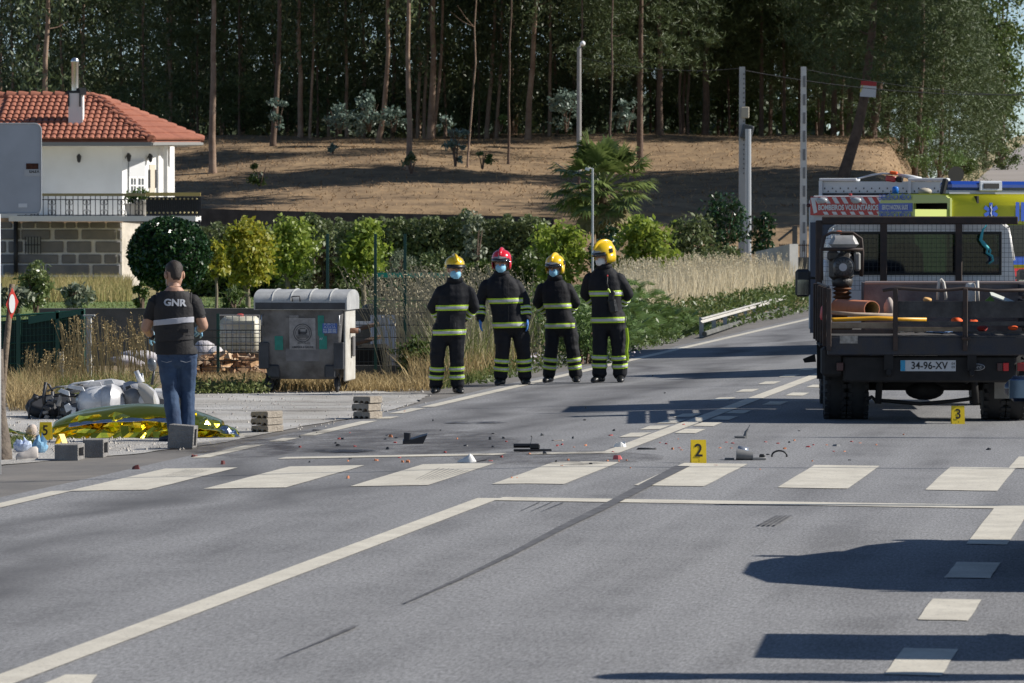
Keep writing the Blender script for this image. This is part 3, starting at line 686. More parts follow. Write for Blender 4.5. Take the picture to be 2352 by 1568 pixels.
tree('eucalyptus_tree', 'pale slim middle trunk of the cluster of straight sunlit trunks', 974, 318, [(4, 3), (16, 7)], 9, 'e', None, G1)
tree('eucalyptus_tree', 'thickest trunk of the sunlit cluster, forking a third of the way up', 989, 320, [(6, 2.2), (5, 4), (7, 9)], 17, 'e', E(0), G1)
tree('eucalyptus_tree', 'right hand fork stem beside the thickest sunlit trunk', 997, 319, [(12, 2.6), (18, 5), (25, 9)], 9, 'e', None, G1, H=15)
tree('eucalyptus_tree', 'thin dark stem leaning right, standing forward on the bank', 1074, 385, [(4, 2), (15, 4.5), (22, 9)], 5, 'e', EUC[5], G1, H=17, cr_scale=.7)
tree('eucalyptus_tree', 'leaning trunk in the shade right of the sunlit cluster', 1118, 308, [(12, 3), (22, 8)], 11, 'e', E(2), G1)
tree('eucalyptus_tree', 'slim leaning trunk in the shade, second right of the sunlit cluster', 1140, 309, [(8, 3), (16, 8)], 8, 'e', E(3), G1)
T1213 = tree('eucalyptus_tree', 'tall brown trunk leaning right, left of the street lamp pole', 1213, 322, [(4, 2), (14, 5), (30, 9)], 15, 'e', E(1), G1)
tree('eucalyptus_tree', 'slim trunk just left of the street lamp pole', 1262, 305, [(2, 4), (3, 9)], 9, 'e', E(0), G1)
T1470 = tree('pine_tree', 'dark pine trunk standing forward behind the palm', 1470, 366, [(0, 3), (2, 8)], 15, 'p', PIN[0], G1, cz=-2, cr_scale=1.15)
tree('pine_tree', 'thick dark pine trunk between palm and utility poles', 1516, 309, [(0, 3), (-2, 8)], 15, 'p', PIN[1], G1, cz=-1.5)
tree('pine_tree', 'pair of thin trunks, left one, before the bright undergrowth', 1563, 308, [(0, 3), (4, 8)], 7, 'p', None, G1)
tree('pine_tree', 'pair of thin trunks, right one, before the bright undergrowth', 1580, 308, [(1, 3), (5, 8)], 7, 'p', PIN[0], G1, cz=-1)
T1620 = tree('pine_tree', 'thick reddish pine trunk lit on its right side, left of the utility poles', 1620, 306, [(3, 3), (6, 8)], 17, 'p', PIN[1], G1, cz=-1.2)
tree('pine_tree', 'sunlit orange pine trunk between the two utility poles', 1748, 303, [(2, 3), (2, 8)], 11, 'p', PIN[0], G1, cz=-1)
tree('pine_tree', 'slim dark pine trunk left of the tall white pole', 1800, 303, [(1, 3), (0, 8)], 8, 'p', PIN[1], G1, cz=-1)
tree('pine_tree', 'wavy sunlit trunk just right of the tall white pole', 1886, 306, [(3, 1.6), (8, 2.6), (5, 5), (4, 9)], 10, 'p', None, G1)
tree('pine_tree', 'thick dark pine trunk right of the wavy sunlit trunk', 1914, 304, [(3, 3), (4, 8)], 14, 'p', PIN[1], G1, cz=-1.4)
tree('pine_tree', 'brown pine trunk just left of the leaning trunk with the notice board', 1948, 303, [(6, 3), (10, 8)], 13, 'p', PIN[0], G1, cz=-1)
LEAN = tree('pine_tree', 'big dark pine trunk leaning right that carries the notice board', 1940, 408, [(28, 2.0), (46, 3.5), (62, 6), (75, 10)], 27, 'p', PIN[1], G1, cz=-.8, cr_scale=1.15)
tree('pine_tree', 'second leaning pine trunk, right of the one with the notice board', 2003, 318, [(10, 1.5), (25, 4), (35, 9)], 21, 'p', PIN[0], G1, cz=-1.8, cr_scale=1.2)
tree('pine_tree', 'dark pine trunk behind the two leaning ones', 2034, 306, [(12, 2.5), (25, 8)], 15, 'p', PIN[1], G1, cz=-2.5, cr_scale=1.1)
tree('pine_tree', 'rightmost pine of the wood with its low sunlit crown over the bank end', 2100, 305, [(10, 2.5), (20, 8)], 14, 'p', PIN[1], G1, y=200, cz=-3.6, cr_scale=1.25)
tree('pine_tree', 'pine crown reaching out over the road side at the edge of the sky', 2150, 320, [(10, 2.5), (15, 8)], 12, 'p', PIN[0], G1, y=205, cz=-4.2, cr_scale=1.1)
# bushy young pines with crowns to the ground
for (u, yy, lab, s_) in ((730, 206, 'bushy young pine with a pale green crown right of the dark flared trunk', 1.15), (640, 212, 'bushy young pine behind the dark flared trunk', 1.0), (455, 206, 'bushy young pine just right of the house roof', 1.35), (550, 205, 'bushy young pine between the two bare forward trunks', 1.2), (330, 204, 'bushy young pine whose top shows above the house roof', 1.5), (1100, 207, 'bushy young pine in the shade right of the sunlit trunk cluster', 1.1), (1660, 214, 'young pine in the undergrowth left of the utility poles', .8)):
    t = tree('young_pine', lab, u, 305, [(0, 3), (0, 7)], 6, 'p', PIN[2], 'young pines in the wood', y=yy, H=8, cr_scale=s_)
# filler trees deep in the wood
k = 0; GD = 'trees deep in the shade of the wood'
for u in np.arange(20, 2200, 62):
    for row in (211, 221):
        yy = row + random.uniform(-4, 4); uu = u + random.uniform(-22, 22)
        if uu < 380: yy += 8
        pine = uu > 1360
        if uu > 1980: yy += 6
        tree('shaded_tree', 'slender tree deep in the shade of the wood', uu, 300, [(random.uniform(-6, 6), 4), (random.uniform(-12, 12), 9)], random.uniform(5, 10), 'p' if pine else 'e', random.choice(PIN[:2]) if pine else EUC[6 + k % 2], GD, y=yy, cz=random.uniform(-.5, 1.2) if not pine else random.uniform(-3.2, -.5)); k += 1
# far wood behind: one mass
rng = np.random.default_rng(3); n = 46000
C = np.stack([rng.uniform(-62, 20, n), rng.uniform(230, 262, n), np.zeros(n)], 1); f = rng.uniform(0, 1, n) ** .8
C[:, 2] = 5.3 + f * 17; C[::2, 2] = 5.3 + f[::2] * 5; C += .8 * np.array([mnoise.noise_vector((c[0] * .25, c[2] * .25, c[1] * .1)) for c in C]); keep = np.array([mnoise.noise((c[0] * .33, c[1] * .2, c[2] * .33)) > -.22 for c in C])
me = quads_mesh('far_wood', leaves(C[keep], .38, .5, .5, rng=rng)); tag(link('far_wood', me, None, mat('far_wood_leaf', (.03, .055, .02), .6, col2=(.055, .08, .03), island=True, trans=.1)), 'dense dark wood far behind the trunks', 'wood', kind='stuff')
# low dark ridge added behind the wood to block sky in the gaps
vs, fs = [], []
for j, (y, h) in enumerate(((285, 5), (292, 9.5), (305, 11), (330, 6))):
    for i in range(40): x = -95 + 118 * i / 39; vs.append((x, y, h + 1.2 * mnoise.noise((x * .12, j, 0)) if i < 39 else 5))
for j in range(3):
    for i in range(39): a = j * 40 + i; fs.append((a, a + 1, a + 41, a + 40))
me = bpy.data.meshes.new('sky_screen_ridge'); me.from_pydata(vs, [], fs); tag(link('sky_screen_ridge', me, None, mat('sky_screen_green', (.03, .05, .025), .9, col2=(.06, .08, .035), vscale=.8, bump=1, bscale=2)), kind='structure')
# understory: pale young eucalyptus sprouts and green bushes, each a thing
def shrub(name, label, u, v, y, w, h, m, size, n, group=None, ground=None, asp=.5, droop=.2, stems=5, cat='shrub', flat=.8, shell=.2):
    pxm = F_PX / y; x = (u - CU) / pxm; z = ground if ground is not None else CAM_H - (v - HOR) / pxm
    t = thing(name, label, cat, (x, y, z), group=group); rng = np.random.default_rng(int(u * 3 + v))
    per = 40; nc = max(4, n // per); C = clumps(nc, (0, 0, h * .5), (w * .46, w * .46 * flat, h * .48), per, min(w, h) * .10, rng, shell); C[:, 2] = np.abs(C[:, 2])
    link('foliage', quads_mesh('foliage', leaves(C, size, asp, droop, rng=rng)), t, m)
    mb = MB()
    for k in range(stems):
        a = rng.uniform(0, 6.28); q = Vector((math.cos(a) * w * .28, math.sin(a) * w * .28, h * .7)); mb.tube([(q.x * .1, q.y * .1, -.05), q * .5 + Vector((0, 0, h * .05)), q], [.03, .02, .008], 4, cap=False)
    mb.build('stem', M_PINEB, t); return t
GU = 'pale eucalyptus sprouts under the trees'
for (u, v, w, h, lab) in ((780, 305, 1.6, 1.4, 'pale blue-green sprout between two slender trunks'), (848, 300, 1.5, 1.7, 'tall pale blue-green sprout left of the leaning sunlit trunk'), (640, 296, .9, 1.6, 'pale sprout growing by the dark flared trunk'), (826, 312, 1.2, .9, 'low pale sprout under the tall one'), (1046, 380, .9, 2.2, 'pale sapling standing alone on the open bank'), (905, 300, 1.2, 1.2, 'pale sprout right of the leaning sunlit trunk'), (1025, 310, .9, 1.1, 'small pale sprout right of the sunlit trunk cluster'), (765, 350, .5, .4, 'tiny seedling on the open bank'), (1300, 300, 1.6, 2.0, 'pale sprout in the shade by the lamp pole'), (1440, 300, 1.4, 1.6, 'pale sprout in the shade behind the palm')):
    shrub('eucalyptus_sprout', lab, u, v, 196 if v < 330 else 178, w, h, M_EUCB, .09, int(260 * w * h), GU, asp=.55, cat='shrub')
GB = 'green bushes under the trees'
for (u, v, y, w, h, lab, m) in ((1575, 306, 214, 4.2, 2.8, 'bright bush lit behind the pair of thin trunks', M_OAKL), (1690, 306, 214, 3.0, 3.4, 'bright leafy bush behind the utility poles', M_OAKL), (1150, 300, 200, .8, .9, 'small fresh green bush at the back of the bank', M_FERN), (597, 425, 172, .9, 1.0, 'small green sapling on the bank right of the house', M_OAKL), (1108, 385, 180, .8, .9, 'small green pine seedling on the bank', M_FERN), (660, 300, 208, 2.2, 1.6, 'dark bush behind the dark flared trunk', M_EUCL), (1330, 300, 210, 3.5, 2.5, 'dark bush right of the street lamp pole', M_EUCL), (945, 396, 177, .9, .7, 'scrubby growth round the foot of the forward dark trunk', M_EUCL), (1410, 305, 208, 3.2, 2.6, 'dim bush behind the palm crown', M_EUCL), (560, 300, 209, 3.0, 1.8, 'dim bush behind the bare pale trunk', M_EUCL), (840, 300, 212, 4.0, 2.2, 'dim bush deep behind the leaning sunlit trunk', M_EUCL), (1080, 300, 211, 3.6, 2.2, 'dim bush deep behind the thin dark stem', M_EUCL), (1830, 302, 213, 3.0, 1.4, 'low bush beside the tall white pole', M_FERN), (1930, 300, 214, 3.5, 1.2, 'low bright bush between the pine trunks', M_FERN)):
    shrub('forest_bush', lab, u, v, y, w, h, m, .09, int(240 * w * h), GB)
# oaks at the far right, in front of the sky
def broad_tree(name, label, u, vbase, y, w, z0, z1, m, size, n, group=None, cat='tree', trunk_w=.35, ground=None, per=46, bark=None, shell=.35):
    pxm = F_PX / y; x = (u - CU) / pxm; z = ground if ground is not None else CAM_H - (vbase - HOR) / pxm
    t = thing(name, label, cat, (x, y, z), group=group); rng = np.random.default_rng(int(u * 5 + y)); h = z1 - z0
    C = clumps(max(5, n // per), (0, 0, (z0 + z1) / 2), (w / 2, w / 2, h / 2), per, min(w, h) * .10, rng, shell)
    link('crown', quads_mesh('crown', leaves(C, size, .55, .3, rng=rng)), t, m)
    mb = MB(); mb.tube([(0, 0, -.1), (.02, 0, z0 * .6), (0, .03, z0), (.05, 0, z0 + h * .5)], [trunk_w * .6, trunk_w * .45, trunk_w * .4, trunk_w * .12], 8, cap=False)
    for k in range(7):
        a = rng.uniform(0, 6.28); L = w * rng.uniform(.25, .42); b_ = Vector((0, 0, z0 * rng.uniform(.75, 1.1))); e = b_ + Vector((math.cos(a) * L, math.sin(a) * L, h * rng.uniform(.2, .6))); mb.tube([b_, (b_ + e) / 2 + Vector((0, 0, .06 * h)), e], [trunk_w * .22, trunk_w * .15, trunk_w * .05], 5, cap=False)
    mb.build('trunk', bark or M_PINEB, t, True); return t
GO = 'broad leafed trees where the road climbs'
broad_tree('oak_tree', 'tall oak at the far right, its thin crown against the sky', 2300, 385, 250, 3.4, 4.0, 17, M_OAKL, .13, 5200, GO)
broad_tree('oak_tree', 'dark oak below the sky gap at the far right, beside the climbing road', 2262, 385, 236, 3.6, .8, 9.5, M_OAKL, .12, 5600, GO)
broad_tree('oak_tree', 'small round oak nearest the climbing road', 2290, 372, 262, 3.2, .6, 5.5, M_OAKL, .12, 3000, GO)
shrub('roadside_broom', 'dark bush beside the climbing road under the tall oak', 2305, 400, 244, 2.8, 1.9, M_OAKL, .08, 1300, 'bushes on the end of the bank')
shrub('roadside_broom', 'bright green broom on the end of the bank', 2115, 350, 196, 1.3, 1.7, M_FERN, .07, 900, 'bushes on the end of the bank', asp=.3)
shrub('roadside_broom', 'green scrub hanging down the end of the bank', 2160, 405, 192, 2.6, 1.5, M_FERN, .07, 1500, 'bushes on the end of the bank', asp=.3)
shrub('roadside_broom', 'scrub at the foot of the bank end beside the far road', 2210, 400, 198, 1.5, 1.0, M_OAKL, .07, 700, 'bushes on the end of the bank')

# canopy trees whose crowns are above the picture and throw the dappled shade on the bank
def canopy(seed, z0, z1, r):
    rng = np.random.default_rng(seed); return quads_mesh('crown', leaves(clumps(170, (0, 0, (z0 + z1) / 2), (r, r, (z1 - z0) / 2), 46, .6, rng, .1), .25, .5, .3, rng=rng))
CANO = [canopy(60, 10, 16.5, 4.2), canopy(61, 11, 17.5, 4.8)]
for m_ in CANO: m_.materials.append(M_NEED)
for (u, yy, lab) in ((1330, 176, 'thin dark trunk on the bank behind the palm, right of the lamp pole'), (1168, 186, 'thin dark trunk on the bank left of the lamp pole'), (1400, 170, 'thin trunk on the bank hidden behind the palm crown')):
    tree('pine_tree', lab, u, 340, [(3, 4), (8, 9)], 6, 'p', CANO[int(u) % 2], G1, y=yy, H=17)
for k_, (x, yy) in enumerate(((26, 170), (27, 181), (30, 175), (36, 168), (38, 180), (41, 172), (28, 174), (34, 178), (45, 177), (29, 168))):
    t = thing('roadside_tree', 'tall tree across the road, right of the frame, seen by its shade on the bank', 'tree', (x, yy, -.1), group='trees across the road, right of the frame'); mb = MB(); mb.tube([(0, 0, 0), (.1, 0, 6), (0, 0, 19)], [.28, .2, .04], 8); mb.build('trunk', M_PINEB, t, True); o = link('crown', CANO[k_ % 2], t); o.location = (0, 0, 2.5); o.rotation_euler = (0, 0, k_)
for o_, k_ in ((LEAN, 0), (T1470, 1), (T940, 0), (T1213, 1), (T1620, 0), (T489, 1), (T628, 0)): c_ = link('upper_crown', CANO[k_], o_); c_.location = (.3, 0, .5 if o_ not in (T489, T628) else 2.5); c_.rotation_euler = (0, 0, o_.location.x)
# ================================================================ garden, walls, fences, poles
M_DARKWALL = mat('dark_stone_wall', (.055, .052, .05), .95, var=.4, vscale=1.5, bump=.6, bscale=8)
M_CONC = mat('weathered_concrete', (.16, .155, .145), .9, col2=(.07, .075, .065), vscale=1.2, bump=.5, bscale=18)
M_GALV = mat('galvanised', (.42, .43, .44), .45, metal=.6)
M_GREEN = mat('green_fence_paint', (.012, .07, .05), .5)
M_PALE = mat('pale_concrete', (.52, .51, .48), .85, var=.12, vscale=2, bump=.2)
M_GALVPOLE = mat('grey_concrete_pole', (.40, .40, .39), .85, var=.12, vscale=2, bump=.2)
# retaining wall at the foot of the bank, top line falls from v 478 to 497
mb = MB(); pts = [(330, 474), (470, 479), (760, 487), (1000, 492), (1290, 499)]
A = [P(u, v, 164.9) for u, v in pts]
for a, b_ in zip(A[:-1], A[1:]): mb.prism([(a.x, 164.6, -.12), (b_.x, 164.6, -.12), (b_.x, 164.6, b_.z), (a.x, 164.6, a.z)], (0, .5, 0))
rw = mb.build('retaining_wall', M_DARKWALL); tag(rw, 'long dark retaining wall at the foot of the brown bank', 'wall')
vs, fs = [], []
for j in range(9):
    for i in range(20): x = A[-1].x - .3 + (17.2 - A[-1].x) * i / 19; q = j / 8; vs.append((x, 150 + 15.2 * q, -.15 + (hz(x, 165.1) + .15) * q ** 1.3 + .06 * mnoise.noise((x, j * .7, 0))))
for j in range(8):
    for i in range(19): a = j * 20 + i; fs.append((a, a + 1, a + 21, a + 20))
me = bpy.data.meshes.new('bank_foot'); me.from_pydata(vs, [], fs); shade(me); tag(link('bank_foot', me, None, M_BANK), kind='structure')
# low garden wall behind the container
WY = 66.0
def wallseg(name, label, u0, u1, vt, y, th, m, zb=-.16, cat='wall'):
    a, b_ = P(u0, vt, y), P(u1, vt, y); mb = MB(); mb.box(((a.x + b_.x) / 2, y + th / 2, (a.z + zb) / 2), (b_.x - a.x, th, a.z - zb)); o = mb.build(name, m); return tag(o, label, cat)
wallseg('garden_wall', 'low dark weathered garden wall behind the container and the officer', 90, 985, 708, 66, .22, M_CONC)
# long grass in front of the house and lawn grass
def grass_patch(name, label, pts_uv, n, h, w, m, y0, y1, lean=.25, wind=(0, 0), zf=None, cat='grass'):
    u = RNG.uniform(pts_uv[0], pts_uv[1], n); y = RNG.uniform(y0, y1, n); x = (u - CU) * y / F_PX
    B = np.stack([x, y, np.array([gz(a, b_) if zf is None else zf(a, b_) for a, b_ in zip(x, y)])], 1)
    me = quads_mesh(name, blades(B, h, w, lean, wind=wind)); return tag(link(name, me, None, m), label, cat, kind='stuff')
M_DRY = mat('dry_grass', (.50, .39, .20), .8, col2=(.30, .21, .09), island=True, trans=.3)
M_DRYP = mat('pale_dry_grass', (.76, .68, .50), .8, col2=(.58, .49, .32), island=True, trans=.45)
M_GRN = mat('green_grass', (.12, .17, .04), .7, col2=(.20, .21, .07), island=True, trans=.3)
grass_patch('long_house_grass', 'long tawny grass growing before the granite base of the house', (-20, 300), 6000, .5, .012, mat('tawny_green_grass', (.24, .25, .08), .8, col2=(.46, .36, .17), island=True, trans=.3), 118, 146, .3)
grass_patch('lawn_blades', 'mown green lawn of the garden', (-20, 1060), 14000, .07, .02, M_GRN, 72, 132, .3)
# garden plants
GARD = -.1
SHG = 'garden shrubs'
def gshrub(name, label, u, v0, v1, y, w, m, size, n, **k):
    pxm = F_PX / y; h = (v1 - v0) / pxm; return shrub(name, label, u, v1, y, w / pxm, h, m, size, n, **k)
M_GLOSSY = mat('glossy_dark_leaf', (.016, .045, .016), .28, col2=(.03, .075, .022), island=True, trans=.12)
M_LIME = mat('lime_leaf', (.19, .27, .04), .45, col2=(.31, .37, .06), island=True, trans=.4)
M_YEL = mat('yellowing_leaf', (.42, .36, .035), .5, col2=(.24, .29, .04), island=True, trans=.4)
M_OLIVE = mat('olive_leaf', (.085, .12, .04), .5, col2=(.15, .18, .07), island=True, trans=.25)
M_GREYL = mat('grey_green_leaf', (.16, .19, .12), .55, col2=(.25, .27, .19), island=True, trans=.2)
M_BROWNL = mat('brown_dead_leaf', (.10, .06, .035), .8, col2=(.15, .09, .05), island=True)
# big clipped round bush: dense shell of small glossy leaves over a dark core
y = 100.0; pxm = F_PX / y; x = (388 - CU) / pxm; t = thing('round_bush', 'big clipped round dark green bush behind the officer', 'bush', (x, y, -.1))
n = 9000; d = unit(RNG.normal(size=(n, 3))); rr = 1 + .07 * np.array([mnoise.noise(Vector(q) * 3.5) for q in d]) - np.abs(RNG.normal(size=n)) * .07
C = d * rr[:, None] * np.array([.96, .96, .86]) + np.array([0, 0, 1.42]); link('foliage', quads_mesh('foliage', leaves(C, .052, .55)), t, M_GLOSSY)
mb = MB(); mb.ell((0, 0, 1.42), (.80, .80, .72), 16, 10); mb.build('dark_core', mat('core_dark', (.012, .016, .008), .9), t, True); mb = MB(); mb.tube([(0, 0, -.1), (.03, 0, .9)], [.1, .07], 8); mb.build('trunk', M_PINEB, t, True)
def gtree(label, u, v0, v1, w, y, m, n, ut=None, tw=.09, shell=.25, size=.07):
    pxm = F_PX / y; zt_, z0_ = CAM_H - (v0 - HOR) / pxm + .1, CAM_H - (v1 - HOR) / pxm + .1
    return broad_tree('citrus_tree', label, u, 0, y, w / pxm, z0_, zt_, m, size, n, 'small garden trees', trunk_w=tw * 1.5, ground=-.1, per=34, bark=mat('grey_bark', (.20, .165, .12), .9, var=.2), shell=shell)
gtree('small tree with yellow leaves right beside the round bush', 496, 556, 640, 56, 104, M_YEL, 900, tw=.05)
gtree('yellow-green garden tree with a forked trunk', 568, 500, 668, 128, 108, M_YEL, 3800)
gtree('fresh green garden tree above the left end of the container', 660, 508, 640, 130, 112, M_LIME, 3800)
gtree('fresh green garden tree right of the container, with a turning branch', 834, 508, 650, 100, 112, M_LIME, 3200)
gtree('young garden tree at the back between two lime green ones', 720, 490, 580, 70, 122, M_OLIVE, 1100, tw=.05)
gshrub('dead_shrub', 'brown dead shrub behind the container', 748, 560, 672, 112, 50, M_BROWNL, .05, 900, group=SHG)
gshrub('grey_pine_shrub', 'grey-green young pine with a pale trunk behind the green netting', 912, 548, 690, 96, 66, M_GREYL, .06, 900, group=SHG, asp=.2)
gshrub('low_garden_bush', 'dark low bush under the fresh green tree', 700, 620, 690, 118, 130, M_OLIVE, .06, 1500, group=SHG)
gshrub('low_garden_bush', 'dark low bush right of the dead shrub', 805, 640, 695, 116, 110, M_OLIVE, .06, 1200, group=SHG)
gshrub('strap_leaf_clump', 'clump of strap leaves on the lawn under the yellow-green tree', 540, 660, 712, 92, 84, M_OAKL, .12, 380, group=SHG, asp=.12)
gshrub('rose_bush', 'tall leafy bush at the left before the granite wall', 82, 598, 712, 90, 86, mat('rose_leaf', (.12, .16, .06), .35, col2=(.20, .24, .09), island=True, trans=.25), .05, 1900, group=SHG)
gshrub('cabbage_plant', 'grey-green leafy plants beside the tall bush at the left', 40, 655, 715, 88, 110, M_GREYL, .09, 700, group=SHG)
gshrub('cabbage_plant', 'grey-green leafy plant on the lawn edge before the granite wall', 178, 650, 715, 92, 80, M_GREYL, .08, 700, group=SHG)
gshrub('cabbage_plant', 'small flowering plant at the lawn edge, left of the round bush', 326, 645, 712, 90, 40, M_OAKL, .05, 500, group=SHG)
# hedge in boxes of leaves along the garden's back
def hedge(label, u0, u1, v0, v1, y, m, n, group='hedges at the back of the garden', depth=1.6, lump=.35):
    pxm = F_PX / y; x0, x1 = (u0 - CU) / pxm, (u1 - CU) / pxm; zt_, zb2 = CAM_H - (v0 - HOR) / pxm, -.1
    t = thing('hedge', label, 'hedge', ((x0 + x1) / 2, y, zb2), group=group); rng = np.random.default_rng(int(u0))
    X = rng.uniform(x0, x1, n); ztop = np.array([zt_ + lump * mnoise.noise((a * 1.1, y, 0)) + lump * .5 * mnoise.noise((a * 3.1, y, 5)) for a in X])
    Z = zb2 + (ztop - zb2) * rng.uniform(0, 1, n) ** .7; Yy = y + depth * (rng.uniform(0, 1, n) ** 2) + .35 * np.array([mnoise.noise((a * 1.5, b_ * 1.5, 3)) for a, b_ in zip(X, Z)])
    C = np.stack([X, Yy, Z], 1) - np.array([(x0 + x1) / 2, y, zb2]); link('foliage', quads_mesh('foliage', leaves(C, .075, .5, rng=rng)), t, m)
    mb = MB(); mb.box((0, depth * .7, (zt_ - zb2) * .42), (x1 - x0 - .2, depth * .5, (zt_ - zb2) * .84)); mb.build('dark_core', MATS['core_dark'], t); return t  # a solid dark box fills the inside of the hedge
hedge('dark hedge behind the citrus trees, right part up to the palm', 770, 1262, 500, 660, 134, M_OLIVE, 12000)
hedge('shrubby hedge behind the yellow-green trees next to the house', 455, 772, 520, 660, 140, M_OLIVE, 5500, lump=.55)
hedge('low dark hedge at the back of the lawn', 430, 1250, 600, 690, 126, M_OAKL, 9000, depth=1.0, lump=.45)
gshrub('tall_weed', 'tall grey-green shrub rising above the hedge behind the firefighters', 1092, 472, 660, 128, 60, M_GREYL, .07, 900, group=SHG)
gshrub('feathery_shrub', 'feathery olive shrub left of the red-helmeted firefighter', 1010, 560, 690, 110, 120, M_OLIVE, .06, 1500, group=SHG)
# green garden netting and composter
mb = MB(); a, b_ = P(866, 626, 90), P(1052, 626, 90); mb.box(((a.x + b_.x) / 2, 90, a.z - .06), (b_.x - a.x, .03, .12)); nt_ = thing('garden_netting', 'turquoise netting stretched behind the tall grass', 'netting', ((a.x + b_.x) / 2, 90, -.1))
for ch_ in (mb,): ch_.M = Matrix()
mb = MB(TR(-(a.x + b_.x) / 2, -90, .1)); mb.box(((a.x + b_.x) / 2, 90, a.z - .05), (b_.x - a.x, .03, .1)); mb.build('top_band', mat('turquoise_band', (.02, .28, .22), .6), nt_)
mb = MB(TR(-(a.x + b_.x) / 2, -90, .1)); mb.box(((a.x + b_.x) / 2, 90.02, (a.z - .1) / 2), (b_.x - a.x, .01, a.z)); nm = glass('turquoise_net', (.45, .72, .66)); mb.build('net', nm, nt_)
g = P(850, 686, 92); t = thing('compost_barrel', 'dark rounded composter on the lawn right of the container', 'composter', (g.x, 92, -.1)); mb = MB(); mb.lathe([(.16, 0), (.18, .25), (.17, .36), (.08, .42), (.02, .43)], n=14); mb.build('barrel', mat('black_plastic', (.02, .025, .025), .35), t, 40); mb = MB(); mb.tube([(.1, -.02, .27), (.34, -.02, .24)], .035, 8); mb.build('spout', MATS['black_plastic'], t, True)
# fan palm
py_ = 118.0; pxm = F_PX / py_; px_ = (1384 - CU) / pxm; palm = thing('fan_palm', 'fan palm with drooping fronds behind the firefighters', 'palm', (px_, py_, -.1))
zc = CAM_H - (432 - HOR) / pxm + .1; mb = MB(); ring = []
for k in range(14): f = k / 13; ring.append((.15 + .05 * (f > .6) + .02 * (k % 2) + .03 * (f < .1), zc * f))
mb.lathe(ring, n=12); mb.build('trunk', mat('fibrous_palm_trunk', (.09, .06, .035), .95, var=.4, vscale=8, bump=1, bscale=25), palm, True)
M_PALM = mat('palm_leaf', (.12, .17, .045), .32, col2=(.22, .27, .09), island=True, trans=.25); M_PALMD = mat('dry_palm_leaf', (.28, .22, .10), .6, col2=(.18, .16, .06), island=True, trans=.2)
def frond(el, az, L, r, seed):
    rng = np.random.default_rng(seed); d = Vector((math.cos(az) * math.cos(el), math.sin(az) * math.cos(el), math.sin(el))); side = d.cross(Vector((0, 0, 1))).normalized(); up = side.cross(d)
    o = Vector((0, 0, zc)); h = o + d * L; mb = MB(); mb.tube([o, (o + h) / 2 + Vector((0, 0, .04)), h], [.022, .018, .014], 4, cap=False)
    nl = 22
    for k in range(nl):
        a = -1.9 + 3.8 * k / (nl - 1); q = (d * math.cos(a) + side * math.sin(a) + up * .16 * math.cos(3 * a)).normalized(); l = r * (1 - .18 * abs(a) / 2.2) * rng.uniform(.9, 1.05)
        m1 = h + q * l * .6; e = h + q * l + Vector((0, 0, -.16 * l * rng.uniform(.3, 2.2))); w = q.cross(up).normalized() * .044
        mb.add([h - w * .3, h + w * .3, m1 + w, m1 - w], [[0, 1, 2, 3]]); mb.add([m1 - w, m1 + w, e], [[0, 1, 2]])
    return mb
rng = np.random.default_rng(5)
for k in range(72):
    el = R(rng.uniform(-68, 80)); az = k * 2.399; mb = frond(el, az, rng.uniform(.8, 1.15), rng.uniform(.55, .72), k)
    mb.build('frond', M_PALMD if el < R(-38) else M_PALM, palm)
# shrubs flanking the palm
GP = 'leafy shrubs around the palm'
gshrub('leafy_shrub', 'bright lime shrub left of the palm trunk', 1288, 500, 660, 108, 130, M_LIME, .085, 2400, group=GP)
gshrub('leafy_shrub', 'bright lime shrub right of the palm trunk', 1482, 492, 660, 108, 140, M_LIME, .085, 2600, group=GP)
gshrub('leafy_shrub', 'dark glossy shrub in the palm shade', 1395, 520, 660, 112, 100, M_GLOSSY, .07, 1500, group=GP)
gshrub('leafy_shrub', 'olive shrub between the lime shrub and the poles', 1590, 470, 640, 124, 130, M_OLIVE, .07, 2600, group=GP)
gshrub('leafy_shrub', 'tall dark shrub left of the paired poles', 1662, 432, 610, 136, 110, M_GLOSSY, .07, 2600, group=GP)
gshrub('leafy_shrub', 'dark shrub right of the paired poles', 1752, 462, 600, 140, 62, M_GLOSSY, .07, 1400, group=GP)
gshrub('leafy_shrub', 'low dark shrub filling below the olive shrub', 1640, 560, 660, 120, 160, M_OLIVE, .06, 1800, group=GP)
# ---- poles
def pole(name, label, u, vt, vb, y, w0, w1, m, holes=False, square=True):
    a, b_ = P(u, vt, y), P(u, vb, y); t = thing(name, label, 'pole', (b_.x, y, b_.z)); H = a.z - b_.z; mb = MB()
    if square:
        mb.loft([[(-w / 2, -w * .35, z), (w / 2, -w * .35, z), (w / 2, w * .35, z), (-w / 2, w * .35, z)] for w, z in ((w0, -.6), (w1, H))])
    else: mb.tube([(0, 0, -.6), (0, 0, H)], [w0 / 2, w1 / 2], 12)
    mb.build('shaft', m, t); return t, H, F_PX / y
t, H, k_ = pole('utility_pole', 'slotted grey concrete pole with boxes, taller of the paired poles', 1704, 153, 605, 148, .24, .19, M_GALVPOLE)
for q in range(22): mb = MB(); mb.box((.055, -.085, H - .25 - q * .16), (.03, .02, .05)); mb.build('step_hole', M_IRON, t)
mb = MB(); mb.box((.10, -.14, H - (258 - 153) / k_), (.26, .12, .38), bev=.02); mb.build('meter_box', mat('beige_box', (.42, .38, .29), .6), t)
mb = MB(); mb.box((.16, -.16, H - (303 - 153) / k_), (.40, .16, .5), rot=RY(14), bev=.04); mb.box((.16, -.27, H - (303 - 153) / k_ + .08), (.26, .08, .3), rot=RY(14)); mb.build('lantern_box', mat('dark_lantern', (.06, .065, .07), .3), t)
t2, H2_, k2 = pole('utility_pole', 'round metal post standing tight against the slotted concrete pole', 1718, 296, 607, 147, .24, .2, M_GALV, square=False)
